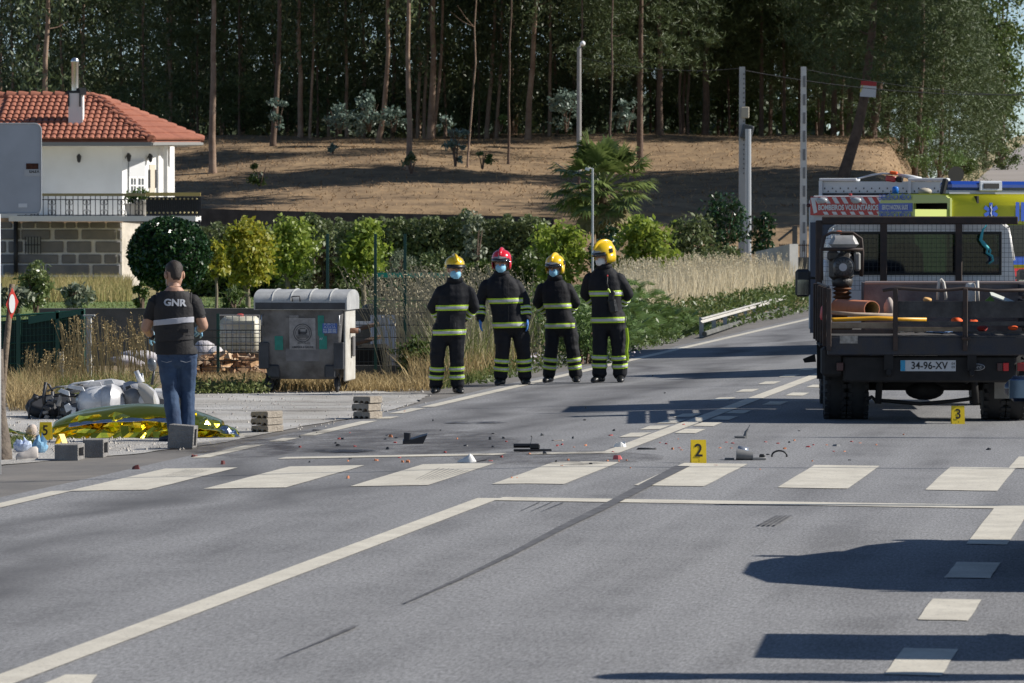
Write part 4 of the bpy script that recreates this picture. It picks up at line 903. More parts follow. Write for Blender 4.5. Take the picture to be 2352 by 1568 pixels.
t3, H3, k3 = pole('utility_pole', 'single tall white concrete pole left of the fire engine', 1845, 153, 572, 148, .25, .18, mat('white_concrete_pole', (.60, .59, .56), .8, var=.1, vscale=2))
for q in range(10): mb = MB(); mb.box((.02, -.085, H3 - .5 - q * .62), (.09, .02, .38)); mb.build('web_recess', mat('recess_grey', (.22, .22, .22), .9), t3)
t4, H4, k4 = pole('street_lamp', 'thin grey street lamp pole with a small white head above the palm', 1330, 108, 360, 158, .19, .15, mat('grey_lamp_pole', (.27, .26, .25), .8, var=.1), square=False); t4['category'] = 'street lamp'
mb = MB(); mb.tube([(0, 0, H4 - .05), (.06, 0, H4 + .06), (.12, 0, H4 + .12)], .03, 6); mb.ell((.13, 0, H4 + .13), (.1, .2, .1), 12, 8); mb.build('lamp_head', mat('lamp_white', (.8, .8, .8), .3), t4, True)
t5, H5, k5 = pole('thin_post', 'thin galvanised post with a small floodlight in front of the palm', 1361, 386, 590, 100, .055, .05, M_GALV, square=False)
mb = MB(); mb.box((-.12, 0, H5 - .02), (.1, .12, .06), rot=RY(20)); mb.tube([(0, 0, H5), (-.1, 0, H5)], .012, 5); mb.build('floodlight', M_WHITE, t5)
# overhead wires in the picture
def wire(name, label, a, b_, sag, r=.012, group='overhead wires'):
    a, b_ = Vector(a), Vector(b_); mb = MB(); mb.tube([a.lerp(b_, f) + Vector((0, 0, -sag * 4 * f * (1 - f))) for f in np.linspace(0, 1, 15)], r, 5); o = mb.build(name, mat('cable_black', (.03, .03, .032), .6)); return tag(o, label, 'wire', group)
top1, top3 = P(1704, 160, 148), P(1845, 158, 148)
wire('overhead_wire', 'dark wire from the slotted pole to the right above the fire engine', top1, P(2400, 215, 150), .3, .014)
wire('overhead_wire', 'thin wire sagging right from the tall white pole', top3, P(2420, 222, 150), .2, .01)
wire('overhead_wire', 'faint wire between the lamp pole and the slotted pole', P(1330, 130, 158), P(1704, 156, 148), .25, .009)
# notice board nailed on the leaning pine
p = P(1990, 204, 171.6); t = thing('notice_board', 'white notice board with a red band on the leaning pine', 'sign', p); t.rotation_euler = (0, R(4), R(-8))
mb = MB(); mb.box((.08, -.06, 0), (.62, .03, .62)); mb.build('panel', mat('board_white', (.55, .55, .56), .6), t); mb = MB(); mb.box((.08, -.08, .22), (.62, .012, .18)); mb.build('red_band', mat('board_red', (.38, .03, .03), .6), t); mb = MB(); mb.box((-.19, -.08, .0), (.05, .012, .3), rot=RY(14)); mb.build('yellow_mark', mat('board_yellow', (.55, .48, .12), .6), t)
# kilometre disc beside the far road and small fence at the bank foot
p = P(2196, 400, 120); t = thing('round_road_sign', 'round brown back of a road sign above the ambulance light bar', 'sign', (p.x, 120, -.1)); mb = MB(); mb.tube([(0, 0, p.z + .1), (0, .03, p.z + .1)], .22, 20); mb.build('disc', mat('sign_back_brown', (.16, .13, .09), .6), t); mb = MB(); mb.tube([(0, .05, 0), (0, .05, p.z)], .03, 8); mb.build('post', M_GALV, t)
y = 146; pxm = F_PX / y; t = thing('iron_gate', 'thin iron fence beside a concrete post left of the fire engine', 'fence', ((1815 - CU) / pxm, y, .15))
mb = MB()
for q in range(16): mb.box((-.35 + q * .075, 0, .75), (.02, .02, .9))
mb.box((.2, 0, 1.15), (1.15, .03, .03)); mb.box((.2, 0, .4), (1.15, .03, .03)); mb.build('bars', mat('rust_iron', (.07, .045, .03), .8), t)
mb = MB(); mb.box((.15, 0, .9), (.16, .16, 1.8)); mb.tube([(.1, 0, 1.7), (-.4, 0, 1.3)], .04, 6); mb.build('post', M_CONC, t); mb = MB(); mb.box((.1, .1, .3), (1.9, .3, .9)); mb.build('plinth', M_CONC, t)
# pale concrete wall end at the verge
a = P(1735, 600, 128); mb = MB(); mb.prism([(a.x, 128, -.1), (a.x + .75, 124, -.1), (a.x + .75, 124, P(0, 560, 124).z), (a.x, 128, P(0, 578, 128).z)], (.25, .1, 0)); tag(mb.build('wall_end', M_PALE), 'pale concrete wall end behind the golden grass, right of the poles', 'wall')
# ---- guard rail along the verge
def strip_pts(s, t0, t1, n): return [Vector((*xy(s, t0 + (t1 - t0) * k / n), 0)) for k in range(n + 1)]
sA = GS(1800, 712); t = thing('guard_rail', 'whitish guard rail half hidden in the verge grass', 'guard rail', (*xy(-5.6, 80), -.13))
o_ = Vector((*xy(-5.6, 80), -.13)); ga, gb = P(1612, 737, 80.5) - o_, P(1806, 683, 111) - o_
mb = MB(); n_ = 14
prof = [(-.02, -.055), (.02, -.035), (-.02, -.01), (-.02, .01), (.02, .035), (-.02, .055)]
rings = [[(ga + (gb - ga) * (k / n_)) + Vector((dx, 0, dz)) for dx, dz in prof] for k in range(n_ + 1)]
mb.loft(rings, cap=False, closed=False); gr = mb.build('rail', mat('whitewashed_rail', (.46, .44, .40), .6, var=.15, vscale=3), t)
for k in range(9): p = ga + (gb - ga) * ((k + .3) / 9); mb = MB(); mb.box((p.x - .08, p.y, p.z / 2 - .05), (.08, .08, p.z + .2)); mb.build('post', M_GALV, t)
mb = MB(); mb.tube([ga + Vector((.05, 0, -.24)), gb + Vector((.05, 0, -.24))], .05, 6); mb.build('kerb_pipe', M_CONC, t)
# ---- green mesh fence at the left with sloping top
FY = 58.0
t = thing('green_mesh_fence', 'dark green mesh fence with posts at the left behind the motorcycle', 'fence', (P(60, 800, FY).x, FY, -.13)); ox = P(60, 800, FY).x; fpx_ = F_PX / FY
def fz(v, y=FY): return CAM_H - (v - HOR) * y / F_PX + .13
def fxx(u): return (u - CU) / fpx_ - ox
topv = lambda u: 727 - (u - 0) * .075 if u < 210 else 712
for u in (42, 132, 190): mb = MB(); mb.box((fxx(u), 0, fz(topv(u) - 4) / 2), (.06, .06, fz(topv(u) - 4)), bev=.01); mb.build('post', M_GREEN, t)
for (u0, u1) in ((-40, 42), (42, 132), (132, 192)):
    mb = MB(); a0, a1 = fxx(u0), fxx(u1); za, zc_ = fz(topv(u0)), fz(topv(u1))
    n_ = int((a1 - a0) / .05)
    for k in range(n_ + 1): f = k / n_; mb.box((a0 + (a1 - a0) * f, -.01, (za + (zc_ - za) * f) / 2), (.006, .006, za + (zc_ - za) * f))
    for h in np.arange(.1, .99, .1): mb.tube([(a0, -.01, za * h), (a1, -.01, zc_ * h)], .009 if int(h * 10 + .5) % 3 == 0 else .004, 4)
    mb.tube([(a0, -.02, za), (a1, -.02, zc_)], .014, 4); mb.build('mesh_panel', M_GREEN, t)
    mb = MB(); mb.quad((a0, .03, .02), (a1, .03, .02), (a1, .03, zc_ - .06), (a0, .03, za - .06)); mb.build('shade_netting', mat('dark_green_net', (.010, .035, .030), .8, var=.3, vscale=3), t)
mb = MB(); a0, a1 = fxx(65), fxx(192); mb.prism([(a0, -.03, fz(726)), (a1, -.03, fz(708)), (a1, -.03, fz(721)), (a0, -.03, fz(744))], (0, .02, 0)); mb.build('folded_net_edge', mat('green_net_edge', (.02, .10, .075), .6), t)
g = P(205, 860, 56.5); t = thing('concrete_post', 'thin pale concrete fence post right of the green mesh fence', 'post', (g.x, 56.5, -.13)); zt_ = P(205, 724, 56.5).z + .13; mb = MB(); mb.box((0, 0, zt_ / 2), (.075, .075, zt_), taper=.85, bev=.008); mb.box((0, 0, zt_), (.15, .09, .02)); mb.build('shaft', M_PALE, t)
g = P(141, 860, 55.6); mb = MB(); mb.box((g.x, 55.6, .12), (.05, .05, .5)); tag(mb.build('stake', M_PALE), 'short pale stake in the grass before the green mesh fence', 'stake')
# ---- grey wire mesh fence behind the container
t = thing('wire_mesh_fence', 'grey welded wire fence running behind the container towards the firefighters', 'fence', (P(440, 800, 60).x, 60, -.13)); ox2 = P(440, 800, 60).x; k60 = F_PX / 60
def mesh_run(u0, u1, vt, y_):
    mb = MB(); a0, a1 = (u0 - CU) * y_ / F_PX - ox2, (u1 - CU) * y_ / F_PX - ox2; z1 = CAM_H - (vt - HOR) * y_ / F_PX + .13; n_ = int((a1 - a0) / .062)
    for k in range(n_ + 1): mb.box((a0 + (a1 - a0) * k / n_, y_ - 60, z1 / 2), (.0045, .0045, z1))
    for k in range(7): mb.tube([(a0, y_ - 60, .05 + (z1 - .05) * k / 6), (a1, y_ - 60, .05 + (z1 - .05) * k / 6)], .005 if k % 2 else .007, 4)
    mb.build('mesh_panel', mat('dull_wire', (.06, .07, .065), .5, metal=.3), t)
mesh_run(445, 640, 758, 60.0); mesh_run(815, 1000, 690, 60.5)
for u in (500, 752, 862, 930): mb = MB(); x = (u - CU) / k60 - ox2; mb.box((x, .04, 1.0 if u > 700 else .45), (.04, .04, 2.0 if u > 700 else .9)); mb.build('post', M_GREEN, t)
# white board leaning behind the mesh, dark timber, palings
g = P(880, 800, 62); t = thing('leaning_white_board', 'bluish white board standing behind the wire fence', 'board', (g.x, 62, -.13)); mb = MB(); mb.box((0, 0, .42), (.36, .03, .84), rot=RX(-4)); mb.build('panel', mat('bluish_white_board', (.50, .54, .62), .5, var=.08, vscale=4), t); mb = MB(); mb.box((-.32, .05, .70), (.34, .03, .10)); mb.build('rail', M_WHITE, t)
g = P(850, 840, 61.2); t = thing('timber_log', 'dark timber leaning in the shade right of the container', 'timber', (g.x, 61.3, -.1)); mb = MB(); mb.tube([(-.2, 0, .62), (.12, 0, .7)], .03, 7); mb.tube([(-.2, 0, .42), (.15, 0, .52)], .03, 7); mb.build('beam', M_PINEB, t, True); mb = MB(); mb.box((.02, .2, .2), (.5, .25, .42), bev=.05); mb.build('heap', mat('dark_heap', (.015, .014, .012), .9), t); mb = MB(); mb.box((.15, -.15, .04), (.75, .12, .16)); mb.build('kerb_stone', M_CONC, t)
# ================================================================ verge vegetation
M_OAT = mat('oat_seed_head', (.46, .40, .27), .7, col2=(.30, .27, .17), island=True, trans=.3)
def st_points(n, s0, s1, t0, t1, rng=RNG):
    s = rng.uniform(s0, s1, n); t = rng.uniform(t0, t1, n); return np.array([(*xy(a, b_), gz(*xy(a, b_))) for a, b_ in zip(s, t)])
def uv_points(n, u0, u1, y0, y1, rng=RNG):
    u = rng.uniform(u0, u1, n); y = rng.uniform(y0, y1, n); x = (u - CU) * y / F_PX; return np.stack([x, y, np.array([gz(a, b_) for a, b_ in zip(x, y)])], 1)
def off_road(B, smax=-4.6): return B[np.array([st(a, b_)[0] < smax for a, b_ in B[:, :2]])]
def right_of(B, u0=1440): return B[(B[:, 0] / B[:, 1] * F_PX + CU) > u0 + 25 * np.sin(B[:, 1] * 1.3)]
def plumes(B, h, rng=RNG, wind=(-.22, 0), head=.30, size=.022):
    n = len(B); hh = h * rng.uniform(.7, 1.15, n); tip = rng.normal(size=(n, 3)) * .12; tip[:, 0] += wind[0]; tip[:, 2] = 1; T = B + tip * hh[:, None]
    k = 7; f = np.tile(np.linspace(0, 1, k), n)[:, None]; Tr = np.repeat(T, k, 0); dr = np.repeat(tip + np.array([wind[0] * 2.2, 0, -.25]), k, 0)
    C = Tr - dr * head * f + rng.normal(size=(n * k, 3)) * .014
    w = np.full((n, 3), 0.0); w[:, 0] = .004; M_ = (B + T) / 2 - np.array([wind[0] * .25, 0, 0]) * hh[:, None]
    stalk = np.concatenate([np.stack([B - w, B + w, M_ + w, M_ - w], 1), np.stack([M_ - w, M_ + w, T + w, T - w], 1)])
    return np.concatenate([stalk, leaves(C, size, .4, .3, rng=rng)])
def stuff(name, label, V, m, cat='grass'): return tag(link(name, quads_mesh(name, V), None, m), label, cat, kind='stuff')
# a) tall oat grass behind the firefighters
B = off_road(np.concatenate([uv_points(150, 880, 1000, 59, 66), uv_points(850, 1000, 1330, 59, 68)]), -5.0)
stuff('tall_oat_grass', 'tall pale oat grass with nodding heads behind the firefighters', np.concatenate([plumes(B, 1.33), blades(off_road(uv_points(1700, 1000, 1330, 58.5, 67), -5.0), .9, .006, .25, wind=(-.1, 0))]), M_OAT)
stuff('tall_dry_grass', 'tawny dry grass filling the verge around the firefighters', np.concatenate([blades(off_road(uv_points(3200, 940, 1320, 56.2, 64), -4.75), .42, .006, .35), blades(uv_points(5000, 455, 1010, 55.4, 58.5), .17, .006, .6), blades(uv_points(1600, 20, 120, 49.5, 56), .3, .005, .4)]), M_DRY)
# b) grass before the green fence
stuff('fence_oat_grass', 'tawny oat grass standing before the green mesh fence', np.concatenate([plumes(uv_points(150, 150, 350, 54.6, 57.4), .84, wind=(-.06, 0), head=.16, size=.016), blades(uv_points(800, 60, 345, 53.0, 57), .32, .005, .45), plumes(uv_points(90, 50, 200, 53.5, 56), .5, wind=(.1, 0), head=.12, size=.015)]), M_DRY)
stuff('green_verge_weeds', 'low green weeds among the dry verge grass', np.concatenate([blades(uv_points(2200, 40, 350, 52.0, 57), .26, .006, .5), leaves(uv_points(1600, 440, 620, 54.6, 56) + np.array([0, 0, .06]) + RNG.normal(size=(1600, 3)) * np.array([.0, .0, .05]), .028, .4), blades(off_road(uv_points(3500, 1000, 1400, 56.0, 62), -4.5), .16, .006, .6), blades(off_road(uv_points(2800, 1000, 1330, 58, 66), -5.0), .75, .008, .35), blades(uv_points(500, -30, 70, 41.2, 42.6), .10, .008, .8)]), M_GRN)
# c) golden grass on the raised verge further on
stuff('golden_grass', 'pale golden grass on the verge behind the ferns', np.concatenate([blades(right_of(st_points(22000, -11.5, -6.3, 84, 124)), 1.05, .010, .16, wind=(-.05, 0)), plumes(right_of(st_points(3800, -11.5, -6.5, 84, 122)), 1.2, wind=(-.05, 0), head=.2, size=.026)]), M_DRYP)
stuff('golden_grass_base', 'green grass growing through the foot of the golden grass', blades(right_of(st_points(9000, -11, -5.9, 82, 124)), .5, .011, .25), M_GRN)
# d) fern bank
def fern_fronds(B, L, rng=RNG, k=9):
    n = len(B); az = rng.uniform(0, 6.28, n); D = np.stack([np.cos(az), np.sin(az), rng.uniform(.5, 1.3, n)], 1); D = unit(D); l = L * rng.uniform(.6, 1.2, n); out = []
    side = unit(np.cross(D, np.array([0, 0, 1.0])))
    for j in range(k):
        f = (j + 1) / k; c = B + D * (l * f)[:, None] + np.array([0, 0, -1]) * (l * .42 * f * f)[:, None]; ll = (l * .27 * (1.1 - f))[:, None]; tang = D - np.array([0, 0, .8]) * f
        for sg in (-1, 1): e = c + side * sg * ll + tang * ll * .35; w = tang * ll * .22; out.append(np.stack([c - w, c + w, e + w * .4, e - w * .2], 1))
    return np.concatenate(out)
def mound(n, s0, s1, t0, t1, h, rng=RNG):
    B = st_points(n, s0, s1, t0, t1, rng); s = np.array([st(a, b_)[0] for a, b_ in B[:, :2]]); t = np.array([st(a, b_)[1] for a, b_ in B[:, :2]])
    fz_ = np.clip((s1 - s) / (s1 - s0) * 3.0, .0, 1) * np.clip((t - t0) / 4, .3, 1); B[:, 2] += h * fz_ * rng.uniform(.25, 1, n) * (1 + .25 * np.array([mnoise.noise((a * .5, b_ * .5, 0)) for a, b_ in zip(s, t)])); return B
stuff('fern_bank', 'thick green ferns on the verge right of the firefighters', fern_fronds(right_of(mound(4200, -8.6, -4.55, 58.5, 86, 1.0), 1330), .5), M_FERN, 'ferns')
stuff('verge_scrub', 'low green scrub along the road edge under the guard rail', np.concatenate([leaves(mound(7500, -6.8, -4.4, 74, 125, .50) + np.array([0, 0, .05]), .055, .4), leaves(mound(2600, -5.2, -4.3, 57, 78, .22), .035, .4)]), M_OAKL, 'weeds')
n_ = 9000; B = off_road(uv_points(n_, 1130, 1470, 66, 96), -5.6); B[:, 2] += RNG.uniform(0, 1, len(B)) ** .7 * (.75 + .3 * np.array([mnoise.noise((a * .9, b_ * .4, 0)) for a, b_ in B[:, :2]]))
stuff('verge_thicket', 'leafy green thicket on the verge behind the firefighters', leaves(B, .06, .5), M_OAKL, 'thicket')
stuff('fern_understory', 'dark lower growth inside the fern bank', leaves(right_of(mound(6400, -8.2, -5.0, 59.5, 86, .8), 1330), .07, .45), M_GLOSSY, 'ferns')
shrub('dark_verge_bush', 'dark green bush behind the wire fence, left of the first firefighter', 955, 0, 59.2, .55, .72, M_OAKL, .03, 1700, ground=-.13)
shrub('dark_verge_bush', 'dark green fern clump right behind the four firefighters', 1345, 0, 66.0, 1.7, 1.0, M_FERN, .05, 2600, ground=-.13, asp=.3)
for (u, v) in ((1395, 828), (1215, 850), (1428, 832)): 
    g_ = G(u, v); C = RNG.normal(size=(60, 3)) * np.array([.14, .08, .05]) + np.array([g_.x, g_.y + .1, .08]); stuff('verge_flowers', 'small pale flowers at the road edge behind the boots', leaves(C, .014, .9), mat('pale_petals', (.55, .5, .55), .7), 'flowers')
# ================================================================ roadside props
def ground_at(u, v): return G(u, v)
# ---- waste container
cg = G(705, 899); KC = F_PX / cg.y
cont = thing('waste_container', 'big grey metal waste container with domed lid and torn posters', 'container', cg, R(-7))
M_ZINC = mat('grimy_zinc', (.22, .215, .215), .65, metal=.2, col2=(.07, .064, .06), vscale=3.2, bump=.3, bscale=12, detail=8)
M_ZINCL = mat('pale_zinc_lid', (.42, .425, .42), .5, metal=.15, var=.2, vscale=4, bump=.1)
M_ZDARK = mat('dark_zinc_corner', (.05, .052, .058), .6, var=.3)
W2, D2, ZB, ZT = .535, .44, .18, 1.10
def cont_ring(z, f, d):
    w, dd, r = W2 * f, D2 * d, .06; pts = []
    for cx_, cy_, a0 in ((w - r, dd - r, 0), (-w + r, dd - r, 90), (-w + r, -dd + r, 180), (w - r, -dd + r, 270)):
        for k in range(4): a = R(a0 + 30 * k); pts.append((cx_ + r * math.cos(a), cy_ + r * math.sin(a), z))
    return pts
mb = MB(); mb.loft([cont_ring(ZB - .01, .80, .72), cont_ring(ZB + .05, .86, .80), cont_ring(ZB + .3, .93, .90), cont_ring(ZT - .03, 1.0, 1.0), cont_ring(ZT, 1.01, 1.01)]); body = mb.build('body', M_ZINC, cont, 35)
# domed lid: half round across the depth, ribs
mb = MB(); rings = []
for k in range(13):
    a = math.pi * k / 12; yy, zz = -math.cos(a) * (D2 + .06), ZT + .06 + math.sin(a) ** .8 * .145
    rings.append([(-W2 - .05, yy, zz), (W2 + .05, yy, zz)])
rings = [[(-W2 - .05, -D2 - .05, ZT - .05), (W2 + .05, -D2 - .05, ZT - .05)]] + rings + [[(-W2 - .05, D2 + .05, ZT - .05), (W2 + .05, D2 + .05, ZT - .05)]]
mb.loft(rings, cap=False, closed=False); lid = mb.build('lid', M_ZINCL, cont, 40)
for sx in (-1, 1):
    mb = MB(); x = sx * (W2 + .05); prof = [Vector((x, r_[0][1], r_[0][2])) for r_ in rings]; mb.prism(prof, (sx * .012, 0, 0)); mb.build('lid_end', M_ZINCL, lid)
for x in (-.36, -.12, .12, .38):
    mb = MB(); mb.tube([(x, r_[0][1], r_[0][2] + .004) for r_ in rings[1:9]], .008, 5); mb.build('lid_rib', M_ZINCL, lid)
mb = MB(); mb.tube([(-.1, -D2 - .06, ZT + .06), (-.1, -D2 - .10, ZT + .12), (0.0, -D2 - .10, ZT + .125), (0.0, -D2 - .06, ZT + .06)], .009, 6); mb.build('lid_handle', M_ZDARK, lid, True)
mb = MB(); mb.box((0, -D2 - .052, ZT - .0), (2 * W2 + .08, .02, .085)); mb.build('lid_skirt', M_ZDARK, lid)
# right end: rim, trunnion, counterweight arm
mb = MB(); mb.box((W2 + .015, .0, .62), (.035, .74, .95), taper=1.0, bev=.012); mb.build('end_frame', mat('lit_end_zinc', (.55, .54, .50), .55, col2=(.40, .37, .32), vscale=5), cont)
mb = MB(); mb.tube([(W2 + .02, -.05, .78), (W2 + .14, -.05, .78)], .035, 10); mb.build('trunnion', mat('rusty_steel', (.20, .10, .06), .7), cont, True); mb = MB(); mb.tube([(W2 + .1, -.05, .78), (W2 + .16, -.05, .78)], .028, 10); mb.build('trunnion_cap', M_ZDARK, cont, True)
mb = MB(); mb.box((W2 + .06, .05, .58), (.03, .12, .26), bev=.01); mb.build('latch_plate', M_ZINC, cont)
mb = MB(); mb.tube([(W2 + .045, -.2, ZT - .02), (W2 + .045, .0, ZT + .17), (W2 + .045, .22, ZT - .02)], .015, 6); mb.build('lid_opening_rim', M_ZDARK, cont, True)
for sx in (-1, 1):      # dark corner guards, side handles
    mb = MB(); mb.box((sx * (W2 * .90), -D2 * .93, .47), (.13, .05, .34), bev=.01); mb.build('corner_guard', M_ZDARK, cont)
    mb = MB(); mb.box((sx * W2 * .68, -D2 * .80, .27), (.15, .09, .17), bev=.02); mb.build('wheel_bracket', M_ZDARK, cont)
    mb = MB(); x = sx * W2 * .93; mb.tube([(x, -D2 * .97, .98), (x, -D2 - .05, .98), (x, -D2 - .05, .86), (x, -D2 * .97, .86)], .009, 6); mb.build('side_handle', M_GALV, cont, True)
    for sy in (-1, 1):
        wx, wy = sx * W2 * .72 + (.05 if sx > 0 else -.05), sy * D2 * .62; w_ = thing('caster', None, None); del_ = w_; w_.parent = cont; w_.location = (wx, wy, 0); w_.rotation_euler = (0, 0, R(20 * sx + 25 * sy))
        bpy.data.objects.remove(w_)
        mb = MB(TR(wx, wy, 0) @ RZ(90 + 14 * sx + 10 * sy)); mb.lathe([(.055, -.022), (.088, -.02), (.1, -.008), (.1, .008), (.088, .02), (.055, .022)], (0, 0, .1), 18, rot=RX(90)); wh = mb.build('wheel', mat('black_rubber', (.02, .02, .022), .7), cont, 40)
        mb = MB(TR(wx, wy, 0) @ RZ(90 + 14 * sx + 10 * sy)); mb.lathe([(.01, -.024), (.055, -.024), (.055, .024), (.01, .024)], (0, 0, .1), 14, rot=RX(90)); mb.build('hub', mat('grey_hub', (.28, .28, .28), .5), wh, 40)
        mb = MB(TR(wx, wy, 0) @ RZ(90 + 14 * sx + 10 * sy)); mb.box((0, .032, .15), (.05, .012, .16)); mb.box((0, -.032, .15), (.05, .012, .16)); mb.box((0, 0, .235), (.07, .08, .02)); mb.build('fork', M_ZDARK, wh)
# posters on the front face, slightly tilted with the face
FT = TR(0, -D2 - .002, 0)
def front_y(z): return -D2 * (.80 + .10 * min(1, (z - .23) / .25)) if z < .48 else -D2 * (.90 + .10 * min(1, (z - .48) / .59))
def decal(name, x0, x1, z0, z1, m, off=.006, parent=body):
    mb = MB(); mb.quad((x0, front_y(z0) - off, z0), (x1, front_y(z0) - off, z0), (x1, front_y(z1) - off, z1), (x0, front_y(z1) - off, z1)); return mb.build(name, m, parent)
def cx3(X, Y): return (X - 672) / 3.267 / 1.694 / KC * 1.0, 1.10 - (Y - 330) / 3.267 / 1.694 / KC * 1.02
def dec3(name, X0, X1, Y0, Y1, m, off=.006): (a, b_), (c, d) = cx3(X0, Y1), cx3(X1, Y0); return decal(name, a, c, b_, d, m, off)
M_PAPER = mat('worn_paper', (.36, .35, .345), .85, col2=(.22, .21, .21), vscale=14, detail=8); M_INK = mat('faded_ink', (.07, .07, .075), .9)
M_TAPE = mat('teal_tape', (.01, .20, .16), .5, var=.2, vscale=10); M_BLUEST = mat('blue_sticker', (.03, .10, .38), .5)
dec3('paper_backing', 470, 895, 860, 1015, mat('grey_paper', (.18, .175, .18), .9, var=.2, vscale=8), .004); dec3('poster', 520, 855, 480, 870, M_PAPER, .007); dec3('poster_strip', 522, 640, 448, 490, M_PAPER, .008)
dec3('tape_patch', 330, 438, 705, 878, M_TAPE); dec3('tape_patch', 885, 965, 448, 700, M_TAPE); dec3('tape_patch', 900, 1000, 700, 865, M_TAPE); dec3('phone_sticker', 945, 1132, 545, 668, M_BLUEST, .008)
def txt3(name, s_, X, Y, size, m, off=.011, **k):
    x, z = cx3(X, Y); return text(name, s_, size, TR(x, front_y(z) - off, z) @ FRONT, m, body, **k)
M_STW = mat('sticker_white', (.5, .55, .62), .6)
txt3('poster_text', 'CAMARA MUNICIPAL', 600, 470, .026, M_INK); txt3('poster_text', 'LIMPEZA E SAUDE', 690, 842, .034, M_INK, bold=.001); txt3('poster_text', 'BARCELOS', 705, 790, .034, M_INK)
txt3('sticker_text', 'FUROS', 1035, 558, .04, M_STW, xscale=1.2); txt3('sticker_text', 'AGUA', 1038, 593, .04, M_STW, xscale=1.4); txt3('sticker_text', '911 500 050', 1038, 625, .033, M_STW, bold=.001); txt3('sticker_text', '929 000 090', 1038, 652, .033, M_STW, bold=.001)
txt3('tape_text', 'AF', 925, 738, .04, M_STW)
x, z = cx3(690, 665)
for r0, r1 in ((.118, .108), (.092, .086)):
    mb = MB(); n_ = 28
    for k in range(n_): a, b_ = 2 * math.pi * k / n_, 2 * math.pi * (k + 1) / n_; mb.quad(*[(x + r_ * math.cos(q), front_y(z + r_ * math.sin(q)) - .012, z + r_ * math.sin(q)) for r_, q in ((r0, a), (r0, b_), (r1, b_), (r1, a))])
    mb.build('emblem_ring', M_INK, body)
mb = MB()
for k in range(4): mb.box((x, front_y(z) - .012, z - .06 + .012 * k), (.15 - .012 * abs(k - 1), .003, .004))
mb.box((x, front_y(z) - .012, z + .0), (.09, .003, .035)); mb.box((x - .045, front_y(z) - .012, z + .015), (.03, .003, .06)); mb.box((x + .05, front_y(z) - .012, z + .02), (.018, .003, .05)); mb.box((x, front_y(z) - .012, z + .06), (.07, .003, .012)); mb.build('emblem_shield', M_INK, body)
# a stand-in copy is added later at the right, outside the frame, for its shadow
M_BLOCK = mat('concrete_block', (.27, .26, .245), .95, col2=(.19, .18, .17), vscale=8, bump=.8, bscale=60, detail=6)
M_BLOCKW = mat('sandy_concrete_block', (.36, .32, .265), .95, col2=(.26, .225, .185), vscale=7, bump=.9, bscale=50, detail=6)
GBK = 'concrete blocks around the blanket'
def ubeam_block(label, u, v, w, h, d, rz, notch=0, tilt=0.0):
    g_ = G(u, v); t = thing('concrete_block', label, 'concrete block', g_, R(rz), GBK)
    mb = MB(); th = .035; n_ = 5
    # hollow block lying on its side: a U of three walls plus web
    rng = random.Random(int(u)); j = lambda s_: rng.uniform(-s_, s_)
    outer = [(-w / 2, 0), (w / 2 + j(.006), 0), (w / 2, h + j(.006)), (-w / 2 + j(.006), h)]
    mb.prism([(x, -d / 2, z) for x, z in outer], (0, d, 0))
    if tilt: t.rotation_euler = (R(tilt), R(-tilt * .6), R(rz))
    mb.build('block_body', M_BLOCK, t)
    return t, g_
def hollow_block(label, u, v, w, h, L, rz, ry=0):
    """open ended hollow block: four walls and one web, seen with its opening to the right"""
    g_ = G(u, v); t = thing('concrete_block', label, 'concrete block', g_, R(rz), GBK); t.rotation_euler = (0, R(ry), R(rz)); q = .034
    mb = MB()
    for c, d in (((0, -L / 2 + q / 2, h / 2), (w, q, h)), ((0, L / 2 - q / 2, h / 2), (w, q, h)), ((0, 0, q / 2), (w - .004, L - 2 * q + .002, q)), ((0, 0, h - q / 2), (w - .004, L - 2 * q + .002, q)), ((-w * .28, 0, h / 2), (q, L - 2 * q + .002, h - 2 * q + .002))): mb.box(c, d, bev=.004)
    mb.build('block_shell', M_BLOCK, t); return t
hollow_block('hollow concrete block nearest the road at the far left', 160, 1056, .215, .145, .30, -6)
hollow_block('hollow concrete block right behind the leftmost one', 220, 1049, .19, .165, .30, -4)
b3 = hollow_block('hollow concrete block tilted against the officer\'s feet', 418, 1030, .245, .225, .16, -10, 4)
# stacked notched blocks, corner towards the camera
def notched(label, g_, z, rz, wl, wr, h, mtl, seed, grp):
    rng = random.Random(seed); t = thing('notched_block', label, 'concrete block', (g_.x + rng.uniform(-.01, .01), g_.y, g_.z + z), R(rz + rng.uniform(-3, 3)), grp)
    # left face lies in local x from 0 to -wl, right face in local y from 0 to wr
    pts = [(0, h + rng.uniform(-.004, .004)), (-wl, h + rng.uniform(-.006, .006)), (-wl - .01, h * .45)]
    nn_ = 3; r_ = wl / nn_ * .45
    for k in range(nn_):
        c = -wl + wl * (k + .5) / nn_; pts += [(c + r_ * math.cos(a), (r_ * 1.0) * math.sin(a)) for a in np.linspace(math.pi, 0, 7)]
    pts.append((0, 0)); mb = MB(); mb.prism([(x, 0, z_) for x, z_ in pts], (0, wr, 0)); mb.build('block_body', mtl, t); mb = MB(); mb.box((.004, wr / 2, h * .5), (.012, wr * .98, h * .92), bev=.005); mb.build('smooth_side', mtl, t); return t
for k, nm in enumerate(('bottom block of the stack of three beside the edge line', 'middle block of the stack of three beside the edge line', 'top block of the stack of three beside the edge line')):
    g_ = G(846, 962); notched(nm, g_, -.0 + .083 * k, -34, .20, .25, .078, M_BLOCKW, k, 'stacked blocks beside the edge line')
